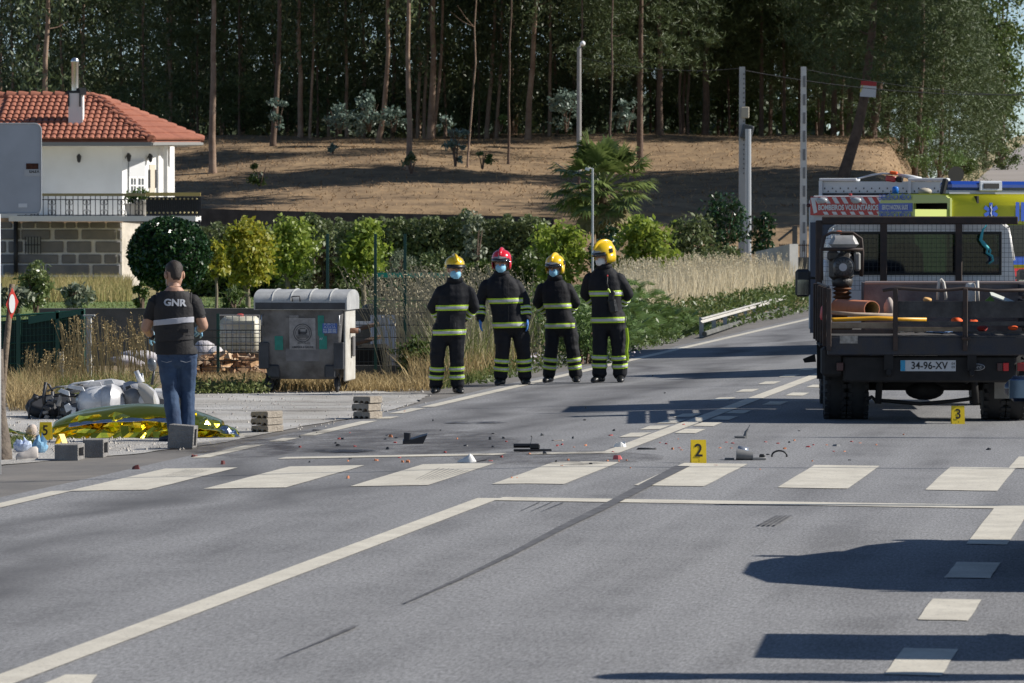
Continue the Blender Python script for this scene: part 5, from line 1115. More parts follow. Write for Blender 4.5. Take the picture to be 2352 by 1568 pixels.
for k, nm in enumerate(('bottom block of the broken stack right of the foil blanket', 'middle block of the broken stack right of the foil blanket', 'top block of the broken stack right of the foil blanket')):
    g_ = G(613, 993); notched(nm, g_, -.0 + .072 * k, -32, .19, .28, .068, M_BLOCKW, 10 + k, 'stacked blocks right of the blanket')
# ---- evidence markers
M_EVY = mat('marker_yellow', (.80, .56, .015), .45); M_BLACK = mat('marker_black', (.012, .012, .012), .6)
def marker(label, u, v, w, h, num, rz, d=.11):
    g_ = G(u, v); t = thing('evidence_marker', label, 'marker', g_, R(rz), 'yellow evidence markers'); lean = d / 2
    mb = MB(); mb.prism([(-w / 2, -lean, 0), (w / 2, -lean, 0), (w / 2, -.004, h), (-w / 2, -.004, h)], (0, .004, 0)); fp = mb.build('front_panel', M_EVY, t)
    mb = MB(); mb.prism([(-w / 2, lean, 0), (w / 2, lean, 0), (w / 2, .006, h), (-w / 2, .006, h)], (0, .004, 0)); mb.build('rear_panel', M_EVY, t)
    if num:
        a = math.atan2(lean, h); M_ = TR(0, -lean / 2 - .004, h * .53) @ Matrix.Rotation(-a, 4, 'X') @ FRONT; text('number', num, h * .80, M_, M_BLACK, fp, bold=.002, xscale=.9)
        text('small_number', num, h * .14, TR(0, -lean + .001, h * .11) @ Matrix.Rotation(-a, 4, 'X') @ FRONT, M_BLACK, fp)
    return t
marker('yellow evidence marker number 5 beside the foil blanket', 105, 1011, .118, .18, '5', -4)
marker('yellow evidence marker number 2 on the zebra crossing', 1604, 1063, .128, .195, '2', 3)
marker('yellow evidence marker number 3 behind the flatbed truck', 2200, 973, .132, .182, '3', 0)
marker('small yellow marker folded beyond the leftmost concrete block', 141, 1020, .07, .10, None, 50)
# ---- emergency blanket
def foil_mat(name, c, r=.12):
    m = mat(name, c, r, metal=1.0, bump=.25, bscale=9); return m
M_GOLD = foil_mat('gold_foil', (.92, .68, .05), .10); M_GOLDC = foil_mat('crumpled_gold_foil', (.93, .74, .07), .13); M_SILV = foil_mat('silver_foil', (.75, .76, .80), .14)
gL, gR = G(92, 1006), G(548, 998); bc = (gL + gR) / 2; bl = thing('emergency_blanket', 'gold and silver foil blanket spread over a covered shape by the road', 'blanket', bc)
LEN = gR.x - gL.x; YR = .55
def ridge(a): return .315 * (math.sin(math.pi * min(1, max(0, a)) ** .85) ** .75) * (1 - .12 * math.sin(5 * a)) + .03
def sheet(name, na, nb, fn, m, smooth=None):
    vs = [fn(i / na, j / nb) for j in range(nb + 1) for i in range(na + 1)]; fs = [(j * (na + 1) + i, j * (na + 1) + i + 1, (j + 1) * (na + 1) + i + 1, (j + 1) * (na + 1) + i) for j in range(nb) for i in range(na)]
    me = bpy.data.meshes.new(name); me.from_pydata(vs, [], fs)
    if smooth is not None: shade(me, smooth)
    o = link(name, me, bl, m); md = o.modifiers.new('thick', 'SOLIDIFY'); md.thickness = .003; return o
def upper(a, b_):
    x = -LEN / 2 + LEN * (.06 + .86 * a); h = ridge(.06 + .86 * a); f = b_ * 1.0   # b 0 = hem in front, 1 = behind on the ground
    y = -.22 + .95 * f; prof_ = (1 - abs((f - .45) / .55) ** 1.8) if f > .45 else (1 - ((.45 - f) / .45) ** 2 * .42)
    fold = .02 * mnoise.noise((a * 5, f * 7, 1)) + .035 * mnoise.noise((a * 2.3 + f * 3.2, f * 3.5, 4))
    return (x, y + fold, max(.012, h * prof_ + fold * .8))
sheet('upper_sheet', 60, 18, upper, M_GOLD, True)
def lower(a, b_):
    x = -LEN / 2 + LEN * (.0 + .97 * a); h = ridge(a) * .74; f = b_; rnd = mnoise.noise_vector((a * 14, b_ * 4.0, 2)); r2 = mnoise.noise_vector((a * 9, b_ * 3, 8))
    q = random.Random(int(a * 997) * 31 + int(b_ * 101)); return (x + rnd.x * .03 + q.uniform(-.012, .012), -.34 + .2 * f + rnd.y * .05 + r2.y * .05 + q.uniform(-.036, .036), max(.004, h * f ** .9 + (rnd.z * .04 + r2.z * .03 + q.uniform(-.012, .012)) * min(1, f * 3)))
sheet('crumpled_front', 30, 5, lower, M_GOLDC)
def hem(a, b_):
    x = -LEN / 2 + LEN * (.15 + .62 * a); h = ridge(.15 + .62 * a); q = mnoise.noise((a * 7, 0, 3)); return (x, -.235 - .05 * b_ + .02 * q, h * .60 + .015 * q - .028 * b_ * (1 + q))
sheet('silver_hem', 40, 2, hem, M_SILV, True)
def tail(a, b_):
    rnd = mnoise.noise_vector((a * 9, b_ * 9, 12)); k = 1 - a; return (LEN / 2 - .60 + .62 * a + rnd.x * .06, -.46 + .75 * b_ + rnd.y * .05, max(.005, (.03 + .25 * k ** .7) * math.sin(math.pi * (.15 + .75 * b_)) + rnd.z * .05))
sheet('crumpled_tail', 14, 12, tail, M_GOLDC)
def tail2(a, b_):
    rnd = mnoise.noise_vector((a * 8, b_ * 8, 22)); return (LEN / 2 - .22 + .26 * a + rnd.x * .04, -.46 + .12 * b_, max(.005, .015 + .10 * math.sin(math.pi * a) * b_ + rnd.z * .04))
sheet('silver_corner', 10, 5, tail2, M_SILV)
def flap(a, b_):
    rnd = mnoise.noise_vector((a * 5, b_ * 5, 31)); return (-LEN / 2 - .38 + .34 * a, -.32 + .3 * b_ - .1 * a, max(.006, .09 - .075 * a + rnd.z * .05 * (1 - a)))
sheet('left_flap', 14, 8, flap, M_GOLD)
# ---- fallen motorcycle
mg = G(215, 962); KB = F_PX / mg.y
bike = thing('motorcycle', 'wrecked white and silver motorcycle lying on its side behind the foil blanket', 'motorcycle', mg)
def bq(X, Y, y=0.0): return Vector((((X / 3.983) - 215) / KB, y, (962 - (737.9 + Y / 3.983)) / KB))
M_FAIR = mat('white_fairing', (.80, .81, .82), .3, coat=.3, col2=(.45, .46, .48), vscale=5); M_SILVP = mat('silver_paint', (.62, .62, .63), .36, metal=.12, col2=(.34, .34, .35), vscale=6); M_BLKM = mat('black_metal', (.05, .05, .053), .45, metal=.3, var=.4, vscale=14); M_GREYM = mat('grey_alloy', (.22, .215, .21), .5, metal=.6, var=.25, vscale=12)
def blob(name, pts, m, nu=18, parent=bike, smooth=True):
    mb = MB(); rings = []
    for (X, Ytop, Ybot, y, dy) in pts:
        a, b_ = bq(X, Ytop), bq(X, Ybot); cz_, hz2 = (a.z + b_.z) / 2, (a.z - b_.z) / 2
        rings.append([(a.x, y + dy * math.cos(w), cz_ + hz2 * math.sin(w)) for w in np.linspace(0, 2 * math.pi, nu, endpoint=False)])
    mb.loft(rings)
    for k in range(len(mb.v)): mb.v[k] = mb.v[k] + mnoise.noise_vector(mb.v[k] * 13 + Vector((len(pts), 0, 0))) * .018
    return mb.build(name, m, parent, 32)
blob('fuel_tank', [(700, 700, 800, .0, .05), (740, 640, 860, 0, .16), (820, 600, 880, 0, .22), (930, 580, 890, 0, .24), (1020, 590, 890, 0, .22), (1060, 640, 880, 0, .12)], M_FAIR)
blob('side_fairing', [(900, 640, 840, -.1, .05), (960, 590, 900, -.12, .14), (1040, 570, 900, -.12, .2), (1110, 600, 900, -.1, .16), (1170, 690, 880, -.08, .06)], M_SILVP)
blob('seat_cowl', [(600, 640, 665, .1, .04), (700, 590, 655, .12, .1), (860, 550, 620, .14, .13), (1000, 530, 600, .16, .13), (1120, 545, 640, .16, .1), (1180, 600, 680, .14, .04)], M_SILVP)
blob('front_fairing', [(1130, 560, 700, .05, .05), (1180, 545, 860, .04, .14), (1260, 550, 900, .02, .2), (1340, 570, 900, .0, .2), (1420, 640, 900, 0, .14), (1450, 720, 890, 0, .05)], M_SILVP)
blob('windscreen', [(1280, 560, 640, -.18, .03), (1340, 570, 760, -.2, .04), (1420, 640, 820, -.2, .03), (1445, 720, 830, -.19, .015)], mat('smoky_screen', (.34, .33, .31), .12))
blob('tail_panel', [(1405, 610, 700, .15, .03), (1500, 620, 720, .16, .06), (1560, 650, 720, .16, .03)], M_FAIR)
mb = MB(); mb.tube([bq(1295, 560, -.02), bq(1250, 450, -.02)], [.035, .028], 10); mb.tube([bq(1310, 555, .03), bq(1295, 475, .03)], .014, 8); fork = mb.build('fork_leg', M_FAIR, bike, True)
mb = MB(); mb.tube([bq(1390, 580), bq(1400, 520), bq(1412, 450)], [.018, .015, .012], 8); ms = mb.build('mirror_stalk', M_BLKM, bike, True)
mb = MB(); c = bq(1392, 395); mb.ell(c, (.05, .028, .075), 16, 10, rot=RY(-8)); mb.build('mirror', mat('mirror_grey', (.16, .17, .18), .25, metal=.3), ms, True)
blob('radiator_block', [(1150, 640, 700, -.15, .03), (1220, 600, 880, -.14, .08), (1300, 620, 890, -.13, .06)], M_GREYM)
# bared subframe and engine parts on the left
def strut(name, pts, r, m): mb = MB(); mb.tube([bq(*p) for p in pts], r, 7); return mb.build(name, m, bike, True)
for pts, r, m in (([(265, 950), (265, 820), (285, 740), (340, 705), (400, 685)], .014, M_BLKM), ([(360, 950), (375, 860), (410, 790)], .016, M_BLKM), ([(400, 700), (420, 560), (450, 580), (480, 640)], .014, M_BLKM), ([(420, 555), (400, 680), (410, 860)], .02, M_BLKM), ([(480, 640), (490, 760), (480, 880)], .022, M_GREYM), ([(545, 660), (550, 860)], .012, M_GREYM), ([(400, 690), (560, 670), (720, 680)], .02, M_BLKM), ([(620, 660), (615, 760)], .012, M_GREYM), ([(300, 680), (350, 705)], .03, M_BLKM), ([(560, 650), (640, 620), (760, 575)], .016, M_BLKM), ([(430, 640), (520, 600), (650, 590)], .012, M_GREYM), ([(640, 700), (660, 880)], .012, M_GREYM), ([(700, 690), (705, 800)], .012, M_FAIR), ([(590, 610), (680, 570), (760, 560), (860, 545)], .014, M_FAIR)): strut('frame_tube', pts, r, m)
blob('engine_block', [(410, 740, 870, .05, .06), (440, 700, 880, .05, .12), (500, 720, 890, .05, .12), (530, 760, 880, .05, .06)], M_BLKM, 8); blob('carburettor', [(560, 780, 860, -.02, .05), (600, 735, 870, -.02, .09), (660, 745, 870, -.02, .09), (710, 740, 850, -.02, .05)], M_GREYM, 8)
for k in range(10): mb = MB(); c = bq(random.uniform(400, 700), random.uniform(700, 880), random.uniform(-.12, 0)); mb.box(c, (random.uniform(.03, .09), .05, random.uniform(.02, .06)), rot=RY(random.uniform(-40, 40)), bev=.006); mb.build('engine_part', random.choice([M_BLKM, M_GREYM]), bike)
for k, (X, Y, w_, h_, a, m) in enumerate(((600, 640, .16, .05, 18, M_FAIR), (720, 600, .2, .045, 10, M_FAIR), (640, 780, .09, .08, -30, M_FAIR), (880, 565, .16, .05, 4, M_SILVP), (1010, 550, .14, .045, -8, M_FAIR), (1090, 700, .07, .12, 25, M_GREYM), (1200, 640, .09, .14, -20, M_BLKM), (560, 720, .05, .12, 12, M_GREYM), (470, 690, .1, .04, -12, M_GREYM), (1340, 690, .05, .12, -35, M_FAIR), (690, 820, .06, .1, 8, M_FAIR))): mb = MB(); mb.box(bq(X, Y, -.2 if k % 3 else -.12), (w_, .012, h_), rot=RY(a) @ RZ(12 * (k % 4 - 2)), bev=.004, taper=.7); mb.build('fairing_shard', m, bike)
for (X, name) in ((440, 'rear_wheel'), (1430, 'front_wheel')):
    c = bq(X, 880, .42); mb = MB(); mb.lathe([(.2, -.05), (.27, -.06), (.30, 0), (.27, .06), (.2, .05)], (c.x, c.y, .12), 26, rot=RX(14)); w_ = mb.build(name, MATS['black_rubber'], bike, True); mb = MB(); mb.lathe([(.03, -.03), (.2, -.03), (.2, .03), (.03, .03)], (c.x, c.y, .12), 18, rot=RX(14)); mb.build('rim', M_GREYM, w_)
# ---- shoes, bags, helmet liner
def bagmesh(label, name, cat, u, v, w, h, m, seed, parts=('bag',)):
    g_ = G(u, v); t = thing(name, label, cat, g_); mb = MB(); rings = []
    for j in range(7):
        f = j / 6; r_ = math.sin(math.pi * (.18 + .74 * f)) ; rings.append([((w / 2) * r_ * math.cos(a) * (1 + .55 * mnoise.noise((math.cos(a) * 2.5, math.sin(a) * 2.5 + f * 4, seed))), w * .35 * r_ * math.sin(a), h * f + .7 * h * mnoise.noise((math.cos(a) * 3, math.sin(a) * 3 + f * 2, seed + 5)) * f) for a in np.linspace(0, 6.283, 14, endpoint=False)])
    mb.loft(rings); mb.build(parts[0], m, t); return t
M_BAGB = mat('pale_blue_plastic', (.24, .50, .72), .25, trans=.25, col2=(.40, .62, .78), vscale=20); M_BAGW = mat('blue_white_plastic', (.40, .50, .72), .3, col2=(.62, .68, .78), vscale=14)
bagmesh('crumpled pale blue plastic bag left of the concrete blocks', 'plastic_bag', 'bag', 92, 1040, .15, .13, M_BAGB, 1)
t = bagmesh('blue and white bag with a dirty white shoe at the far left', 'plastic_bag', 'bag', 52, 1038, .17, .12, M_BAGW, 2)
def shoe(label, u, v, L, h, rz, m):
    g_ = G(u, v); t = thing('shoe', label, 'shoe', g_, R(rz)); mb = MB(); rings = []
    for f, w, z0, z1 in ((0, .02, .01, .04), (.08, .038, 0, .06), (.3, .045, 0, .07), (.5, .04, 0, .085), (.7, .036, 0, .11), (.92, .034, 0, .115), (1, .02, .01, .10)):
        rings.append([(L * (f - .5), w * math.cos(a) * L / .27, (z0 + (z1 - z0) * (.5 + .5 * math.sin(a))) * h / .11) for a in np.linspace(0, 6.283, 12, endpoint=False)])
    mb.loft(rings); mb.build('upper', m, t, True); mb = MB(); mb.box((0, 0, .008), (L * .96, .075 * L / .27, .016), bev=.006); mb.build('sole', mat('sole_white', (.6, .57, .52), .8), t); return t
M_SHOE = mat('dirty_white_leather', (.55, .50, .46), .7, var=.15, vscale=10)
shoe('dirty white trainer lying before the blue bag at the far left', 62, 1057, .20, .12, 12, M_SHOE)
g_ = G(72, 1004); t = thing('helmet_liner', 'pale round cloth pad left of marker 5', 'pad', g_); mb = MB(); mb.ell((0, 0, .06), (.055, .05, .075), 14, 9, rot=RY(20)); mb.build('pad', mat('pale_cloth', (.55, .47, .42), .9, var=.1, vscale=20, bump=.3), t, True)
# ---- road sign seen from behind, post, red and white diamond on a stake, stump
sy = 37.0; ks = F_PX / sy; p = P(12, 386, sy); sg = thing('road_sign', 'grey back of a rounded road sign at the left edge', 'road sign', (P(2, 500, sy).x, sy, -.13)); o_ = Vector((P(2, 500, sy).x, sy, -.13))
x0, x1, z0, z1 = P(-120, 0, sy).x - o_.x, P(94, 0, sy).x - o_.x, P(0, 490, sy).z + .13, P(0, 283, sy).z + .13; r_ = .055; pts = []
for cx_, cz_, a0 in ((x1 - r_, z1 - r_, 0), (x0 + r_, z1 - r_, 90), (x0 + r_, z0 + r_, 180), (x1 - r_, z0 + r_, 270)):
    for k in range(6): a = R(a0 + 18 * k); pts.append((cx_ + r_ * math.cos(a), 0, cz_ + r_ * math.sin(a)))
M_SIGNB = mat('grey_sign_back', (.36, .385, .42), .55, var=.08, vscale=3)
mb = MB(); mb.prism(pts, (0, .03, 0)); pl_ = mb.build('plate', M_SIGNB, sg); mb = MB(); mb.tube([(q[0], -.004, q[2]) for q in pts] + [(pts[0][0], -.004, pts[0][2])], .006, 5); mb.build('rim', mat('sign_rim', (.36, .38, .40), .5), pl_)
mb = MB(); mb.tube([(-.035, .06, 0), (-.035, .06, z1)], .025, 10); mb.build('post', mat('white_post', (.55, .57, .58), .5), sg, True)
def stk(name, u0, u1, v0, v1, m, parent=pl_): 
    mb = MB(); mb.box(((P((u0 + u1) / 2, 0, sy).x - o_.x), -.003, P(0, (v0 + v1) / 2, sy).z + .13), ((u1 - u0) / ks, .003, (v1 - v0) / ks)); return mb.build(name, m, parent)
stk('rust_sticker', 59, 87, 375, 388, mat('rusty_label', (.06, .02, .01), .9, var=.5, vscale=30)); stk('maker_label', 55, 93, 389, 404, mat('label_grey', (.42, .43, .44), .6)); stk('stock_label', 41, 61, 467, 476, mat('label_white', (.6, .62, .64), .6))
text('label_text', 'S.N.S.V.', .028, TR(P(78, 0, sy).x - o_.x, -.006, P(0, 394, sy).z + .13) @ FRONT, M_BLACK, pl_, bold=.0012)
wy_ = 40.5; b0, b1 = P(-3, 1045, wy_), P(28, 652, wy_); t = thing('wooden_stake', 'leaning weathered wooden stake carrying a red and white diamond', 'stake', (b0.x, wy_, -.13)); o2 = Vector((b0.x, wy_, -.13))
mb = MB(); mb.tube([b0 - o2 + Vector((-.01, 0, -.1)), b0 - o2, (b0 + b1) / 2 - o2 + Vector((-.012, 0, 0)), b1 - o2], [.036, .034, .03, .026], 9); mb.build('stake_pole', mat('weathered_wood', (.23, .175, .12), .9, col2=(.12, .09, .065), vscale=14, bump=.5), t, True)
dc = P(28, 697, wy_ - .06) - o2; mb = MB(); kd = F_PX / wy_; w_, h_ = 13.5 / kd, 36 / kd; mb.prism([dc + Vector((0, 0, h_)), dc + Vector((w_, .03, 4 / kd)), dc + Vector((-2 / kd, 0, -h_)), dc + Vector((-w_, -.03, -2 / kd))], (0, .012, 0)); dm = mb.build('diamond_plate', mat('sign_red', (.62, .045, .03), .5), t)
mb = MB(); mb.prism([dc + Vector((math.cos(a) * 6.5 / kd, -.008 + math.cos(a) * .015, math.sin(a) * 22 / kd)) for a in np.linspace(0, 6.283, 14, endpoint=False)], (0, .004, 0)); mb.build('white_oval', M_WHITE, dm)
p = P(2, 1050, 39.4); t = thing('tree_stump', 'rough grey trunk base at the lower left edge', 'stump', (p.x, 39.4, -.13)); mb = MB(); rings = []
for zz, rr in ((-.1, .13), (.05, .12), (.2, .1), (.4, .075), (.7, .05), (1.0, .045)): rings.append([(rr * (1 + .2 * mnoise.noise((math.cos(a) * 2, math.sin(a) * 2, zz * 4))) * math.cos(a) - .02, rr * math.sin(a), zz) for a in np.linspace(0, 6.283, 16, endpoint=False)])
mb.loft(rings); mb.build('trunk', mat('grey_bark_stump', (.17, .14, .11), .95, col2=(.10, .08, .065), vscale=12, bump=1, bscale=25), t, True)
# ---- white tank, bags and firewood behind the wire fence
g_ = P(552, 820, 63); t = thing('white_tank', 'dirty white plastic tank in a wire cage behind the fence', 'tank', (g_.x, 63, -.13)); z0 = .28; mb = MB(); mb.box((0, 0, z0 + .26), (.56, .5, .52), bev=.06); mb.build('tank_body', mat('dirty_white_plastic', (.62, .60, .52), .5, col2=(.45, .42, .30), vscale=5), t, 40)
mb = MB()
for k in range(7):
    for a, b_ in (((-.29 + .097 * k, -.26, z0), (-.29 + .097 * k, -.26, z0 + .54)),): mb.tube([a, b_], .008, 5)
for k in range(5): mb.tube([(-.3, -.265, z0 + .02 + .13 * k), (.3, -.265, z0 + .02 + .13 * k)], .008, 5)
mb.build('cage', M_GALV, t); mb = MB(); mb.lathe([(.05, .5), (.05, .55), (.02, .56)], (0, 0, z0), 12); mb.build('red_cap', mat('red_plastic', (.45, .04, .03), .5), t); mb = MB(); mb.box((0, 0, .12), (.6, .55, .3)); mb.build('pallet', mat('pallet_wood', (.16, .11, .07), .9, var=.3), t)
for (u, w_, h_, lab, y_) in ((470, .34, .3, 'dirty white sack behind the fence, left of the white tank', 62.2), (495, .25, .22, 'smaller dirty sack leaning on the white tank', 61.8), (335, .75, .18, 'flattened white and purple sack behind the tall grass', 59.5), (290, .5, .14, 'flat white sheeting in the grass by the concrete post', 58.8)):
    g_ = P(u, 0, y_); t = thing('sack', lab, 'sack', (g_.x, y_, -.12 + (.16 if u > 400 else .2)), group='sacks behind the fence'); mb = MB(); mb.ell((0, 0, h_ * .5), (w_ / 2, .16, h_ * .52), 14, 8, rot=RY(8))
    for v_ in range(len(mb.v)): mb.v[v_] = mb.v[v_] + mnoise.noise_vector(mb.v[v_] * 9) * .03
    mb.build('sack_body', mat('dirty_white_sack', (.60, .58, .56), .7, col2=(.42, .38, .42), vscale=8, bump=.4), t, 50)
wood_m = [mat('split_wood_a', (.42, .26, .14), .9, var=.2, vscale=9), mat('split_wood_b', (.28, .16, .09), .9, var=.25, vscale=9), mat('split_wood_c', (.50, .36, .24), .9, var=.2, vscale=9)]
rng_ = random.Random(4); log_me = []
for m_ in wood_m:
    mb = MB(); mb.prism([(-.12, 0, .045), (-.12, -.045, -.02), (-.12, .04, -.03)], (.24, .01, .004)); me = mb.mesh('log'); me.materials.append(m_); log_me.append(me)
pile = thing('firewood_pile', 'heap of split orange-brown firewood behind the wire fence', 'firewood', (P(530, 0, 61).x, 61, -.13))
for k in range(150):
    u = rng_.uniform(440, 622); f = (u - 440) / 182; hmax = .30 * math.sin(math.pi * min(1, .15 + f * .8)); o = link('log', rng_.choice(log_me), pile); z_ = rng_.uniform(0, 1) * hmax
    o.location = ((u - 530) / F_PX * 61, rng_.uniform(-.35, .2) + z_ * .6, .03 + z_); o.rotation_euler = (rng_.uniform(0, 6), rng_.uniform(-.4, .4), rng_.uniform(0, 6)); s_ = rng_.uniform(.6, 1.2); o.scale = (s_, s_, s_)
# ================================================================ people
def remesh(mb, name, voxel=.011, smooth=5, crease=None):
    me = mb.mesh(name); o = bpy.data.objects.new('tmp', me); COL.objects.link(o)
    r_ = o.modifiers.new('r', 'REMESH'); r_.mode = 'VOXEL'; r_.voxel_size = voxel
    s_ = o.modifiers.new('s', 'SMOOTH'); s_.factor = .5; s_.iterations = smooth
    out = bpy.data.meshes.new_from_object(o.evaluated_get(bpy.context.evaluated_depsgraph_get())); bpy.data.objects.remove(o)
    if crease:
        co = np.empty(len(out.vertices) * 3, np.float32); out.vertices.foreach_get('co', co); co = co.reshape(-1, 3); no = np.empty_like(co).ravel(); out.vertices.foreach_get('normal', no); no = no.reshape(-1, 3)
        d = np.array([crease(Vector(p)) for p in co.tolist()]); co += no * d[:, None]; out.vertices.foreach_set('co', co.astype(np.float32).ravel()); out.update()
    shade(out); out.name = name; return out
def clip_part(src, planes, off, name, m, parent, pred=None):
    """cut a band out of a body mesh between planes and lift it off the surface"""
    bm = bmesh.new(); bm.from_mesh(src); bm.normal_update()
    if pred: bmesh.ops.delete(bm, geom=[f for f in bm.faces if not pred(f.calc_center_median())], context='FACES')
    for co, no in planes: bmesh.ops.bisect_plane(bm, geom=bm.verts[:] + bm.edges[:] + bm.faces[:], plane_co=co, plane_no=no, clear_outer=True)
    nn_ = [(v, v.normal.copy()) for v in bm.verts]
    for v, q in nn_: v.co += q * off
    me = bpy.data.meshes.new(name); bm.to_mesh(me); bm.free(); shade(me)
    o = link(name, me, parent, m); md = o.modifiers.new('t', 'SOLIDIFY'); md.thickness = off * .9; md.offset = -1; return o
def axis_planes(a, b_, f0, f1):
    d = (b_ - a); n_ = d.normalized(); return [(a + d * f0, -n_), (a + d * f1, n_)]
def ering(z, rx_, ry_, cx_=0, cy_=0, n=20, sq=1.0): return [(cx_ + rx_ * math.copysign(abs(math.cos(a)) ** sq, math.cos(a)), cy_ + ry_ * math.copysign(abs(math.sin(a)) ** sq, math.sin(a)), z) for a in np.linspace(0, 2 * math.pi, n, endpoint=False)]
def limb(mb, pts, rad, n=12):
    P_ = [Vector(p) for p in pts]; out, rr = [], []
    for i in range(len(P_) - 1):
        for k in range(4): f = k / 4; out.append(P_[i].lerp(P_[i + 1], f)); rr.append(rad[i] + (rad[i + 1] - rad[i]) * f)
    out.append(P_[-1]); rr.append(rad[-1]); mb.tube(out, rr, n)
    for p, r_ in zip(P_, rad): mb.ell(p, (r_ * .99,) * 3, 10, 6)
def hand(mb, c, fdir, side, palm_n, s_=1.0, curl=.5):
    """palm, four fingers of unequal length with a bend, a thumb leaving the side of the palm"""
    f = Vector(fdir).normalized(); pn = Vector(palm_n).normalized(); w = f.cross(pn).normalized() * side; c = Vector(c)
    M_ = Matrix((w, pn, f)).transposed().to_4x4(); mb.ell(c + f * .045 * s_, (.041 * s_, .018 * s_, .052 * s_), 12, 8, rot=M_)
    for k, (o_, l) in enumerate(((-.03, .062), (-.01, .074), (.011, .07), (.03, .055))):
        a = c + f * .085 * s_ + w * o_ * s_; b_ = a + f * l * .5 * s_ + pn * l * .18 * curl * s_; e = b_ + (f * (1 - .5 * curl) + pn * curl).normalized() * l * .5 * s_; mb.tube([a - f * .02 * s_, a, b_, e], [.009 * s_, .0095 * s_, .0088 * s_, .0065 * s_], 7)
    a = c + f * .03 * s_ - w * .036 * s_; mb.tube([a, a - w * .022 * s_ + f * .025 * s_ + pn * .008 * s_, a - w * .028 * s_ + f * .06 * s_ + pn * .018 * s_], [.012 * s_, .011 * s_, .008 * s_], 7)
M_NAVY = mat('navy_turnout_cloth', (.006, .0065, .009), .75, col2=(.011, .012, .016), vscale=9, bump=.35, bscale=18, spec=.3)
M_BOOT = mat('black_boot_leather', (.012, .012, .012), .4, bump=.2); M_SKIN = mat('skin', (.42, .24, .165), .55, var=.08, vscale=14); M_HAIR = mat('dark_hair', (.032, .022, .017), .65, bump=.4, bscale=120)
M_HIVIS = mat('lime_tape', (.42, .62, .02), .5); M_REFL = mat('silver_tape', (.46, .47, .48), .38, metal=.15)
M_MASKB = mat('mask_blue', (.26, .55, .74), .75, var=.06, vscale=18, bump=.2); M_MASKW = mat('mask_white', (.72, .72, .70), .75); M_GLOVE = mat('blue_nitrile', (.05, .19, .52), .45); M_LGLOVE = mat('light_blue_nitrile', (.20, .42, .60), .45)
M_HELY = mat('yellow_helmet', (.80, .52, .01), .22, coat=.5); M_HELR = mat('red_helmet', (.62, .015, .03), .2, coat=.6); M_VIS = mat('dark_visor', (.02, .02, .022), .1, spec=.8); M_PLATE = mat('silver_plate', (.45, .44, .40), .3, metal=.7)
def folds(seed, amp=.0095):
    def f(p): return amp * (mnoise.noise((p.x * 9 + seed, p.y * 9, p.z * 5)) + .9 * mnoise.noise((p.x * 5, p.y * 5 + seed, p.z * 17)) * (1 if p.z < .8 else .5))
    return f
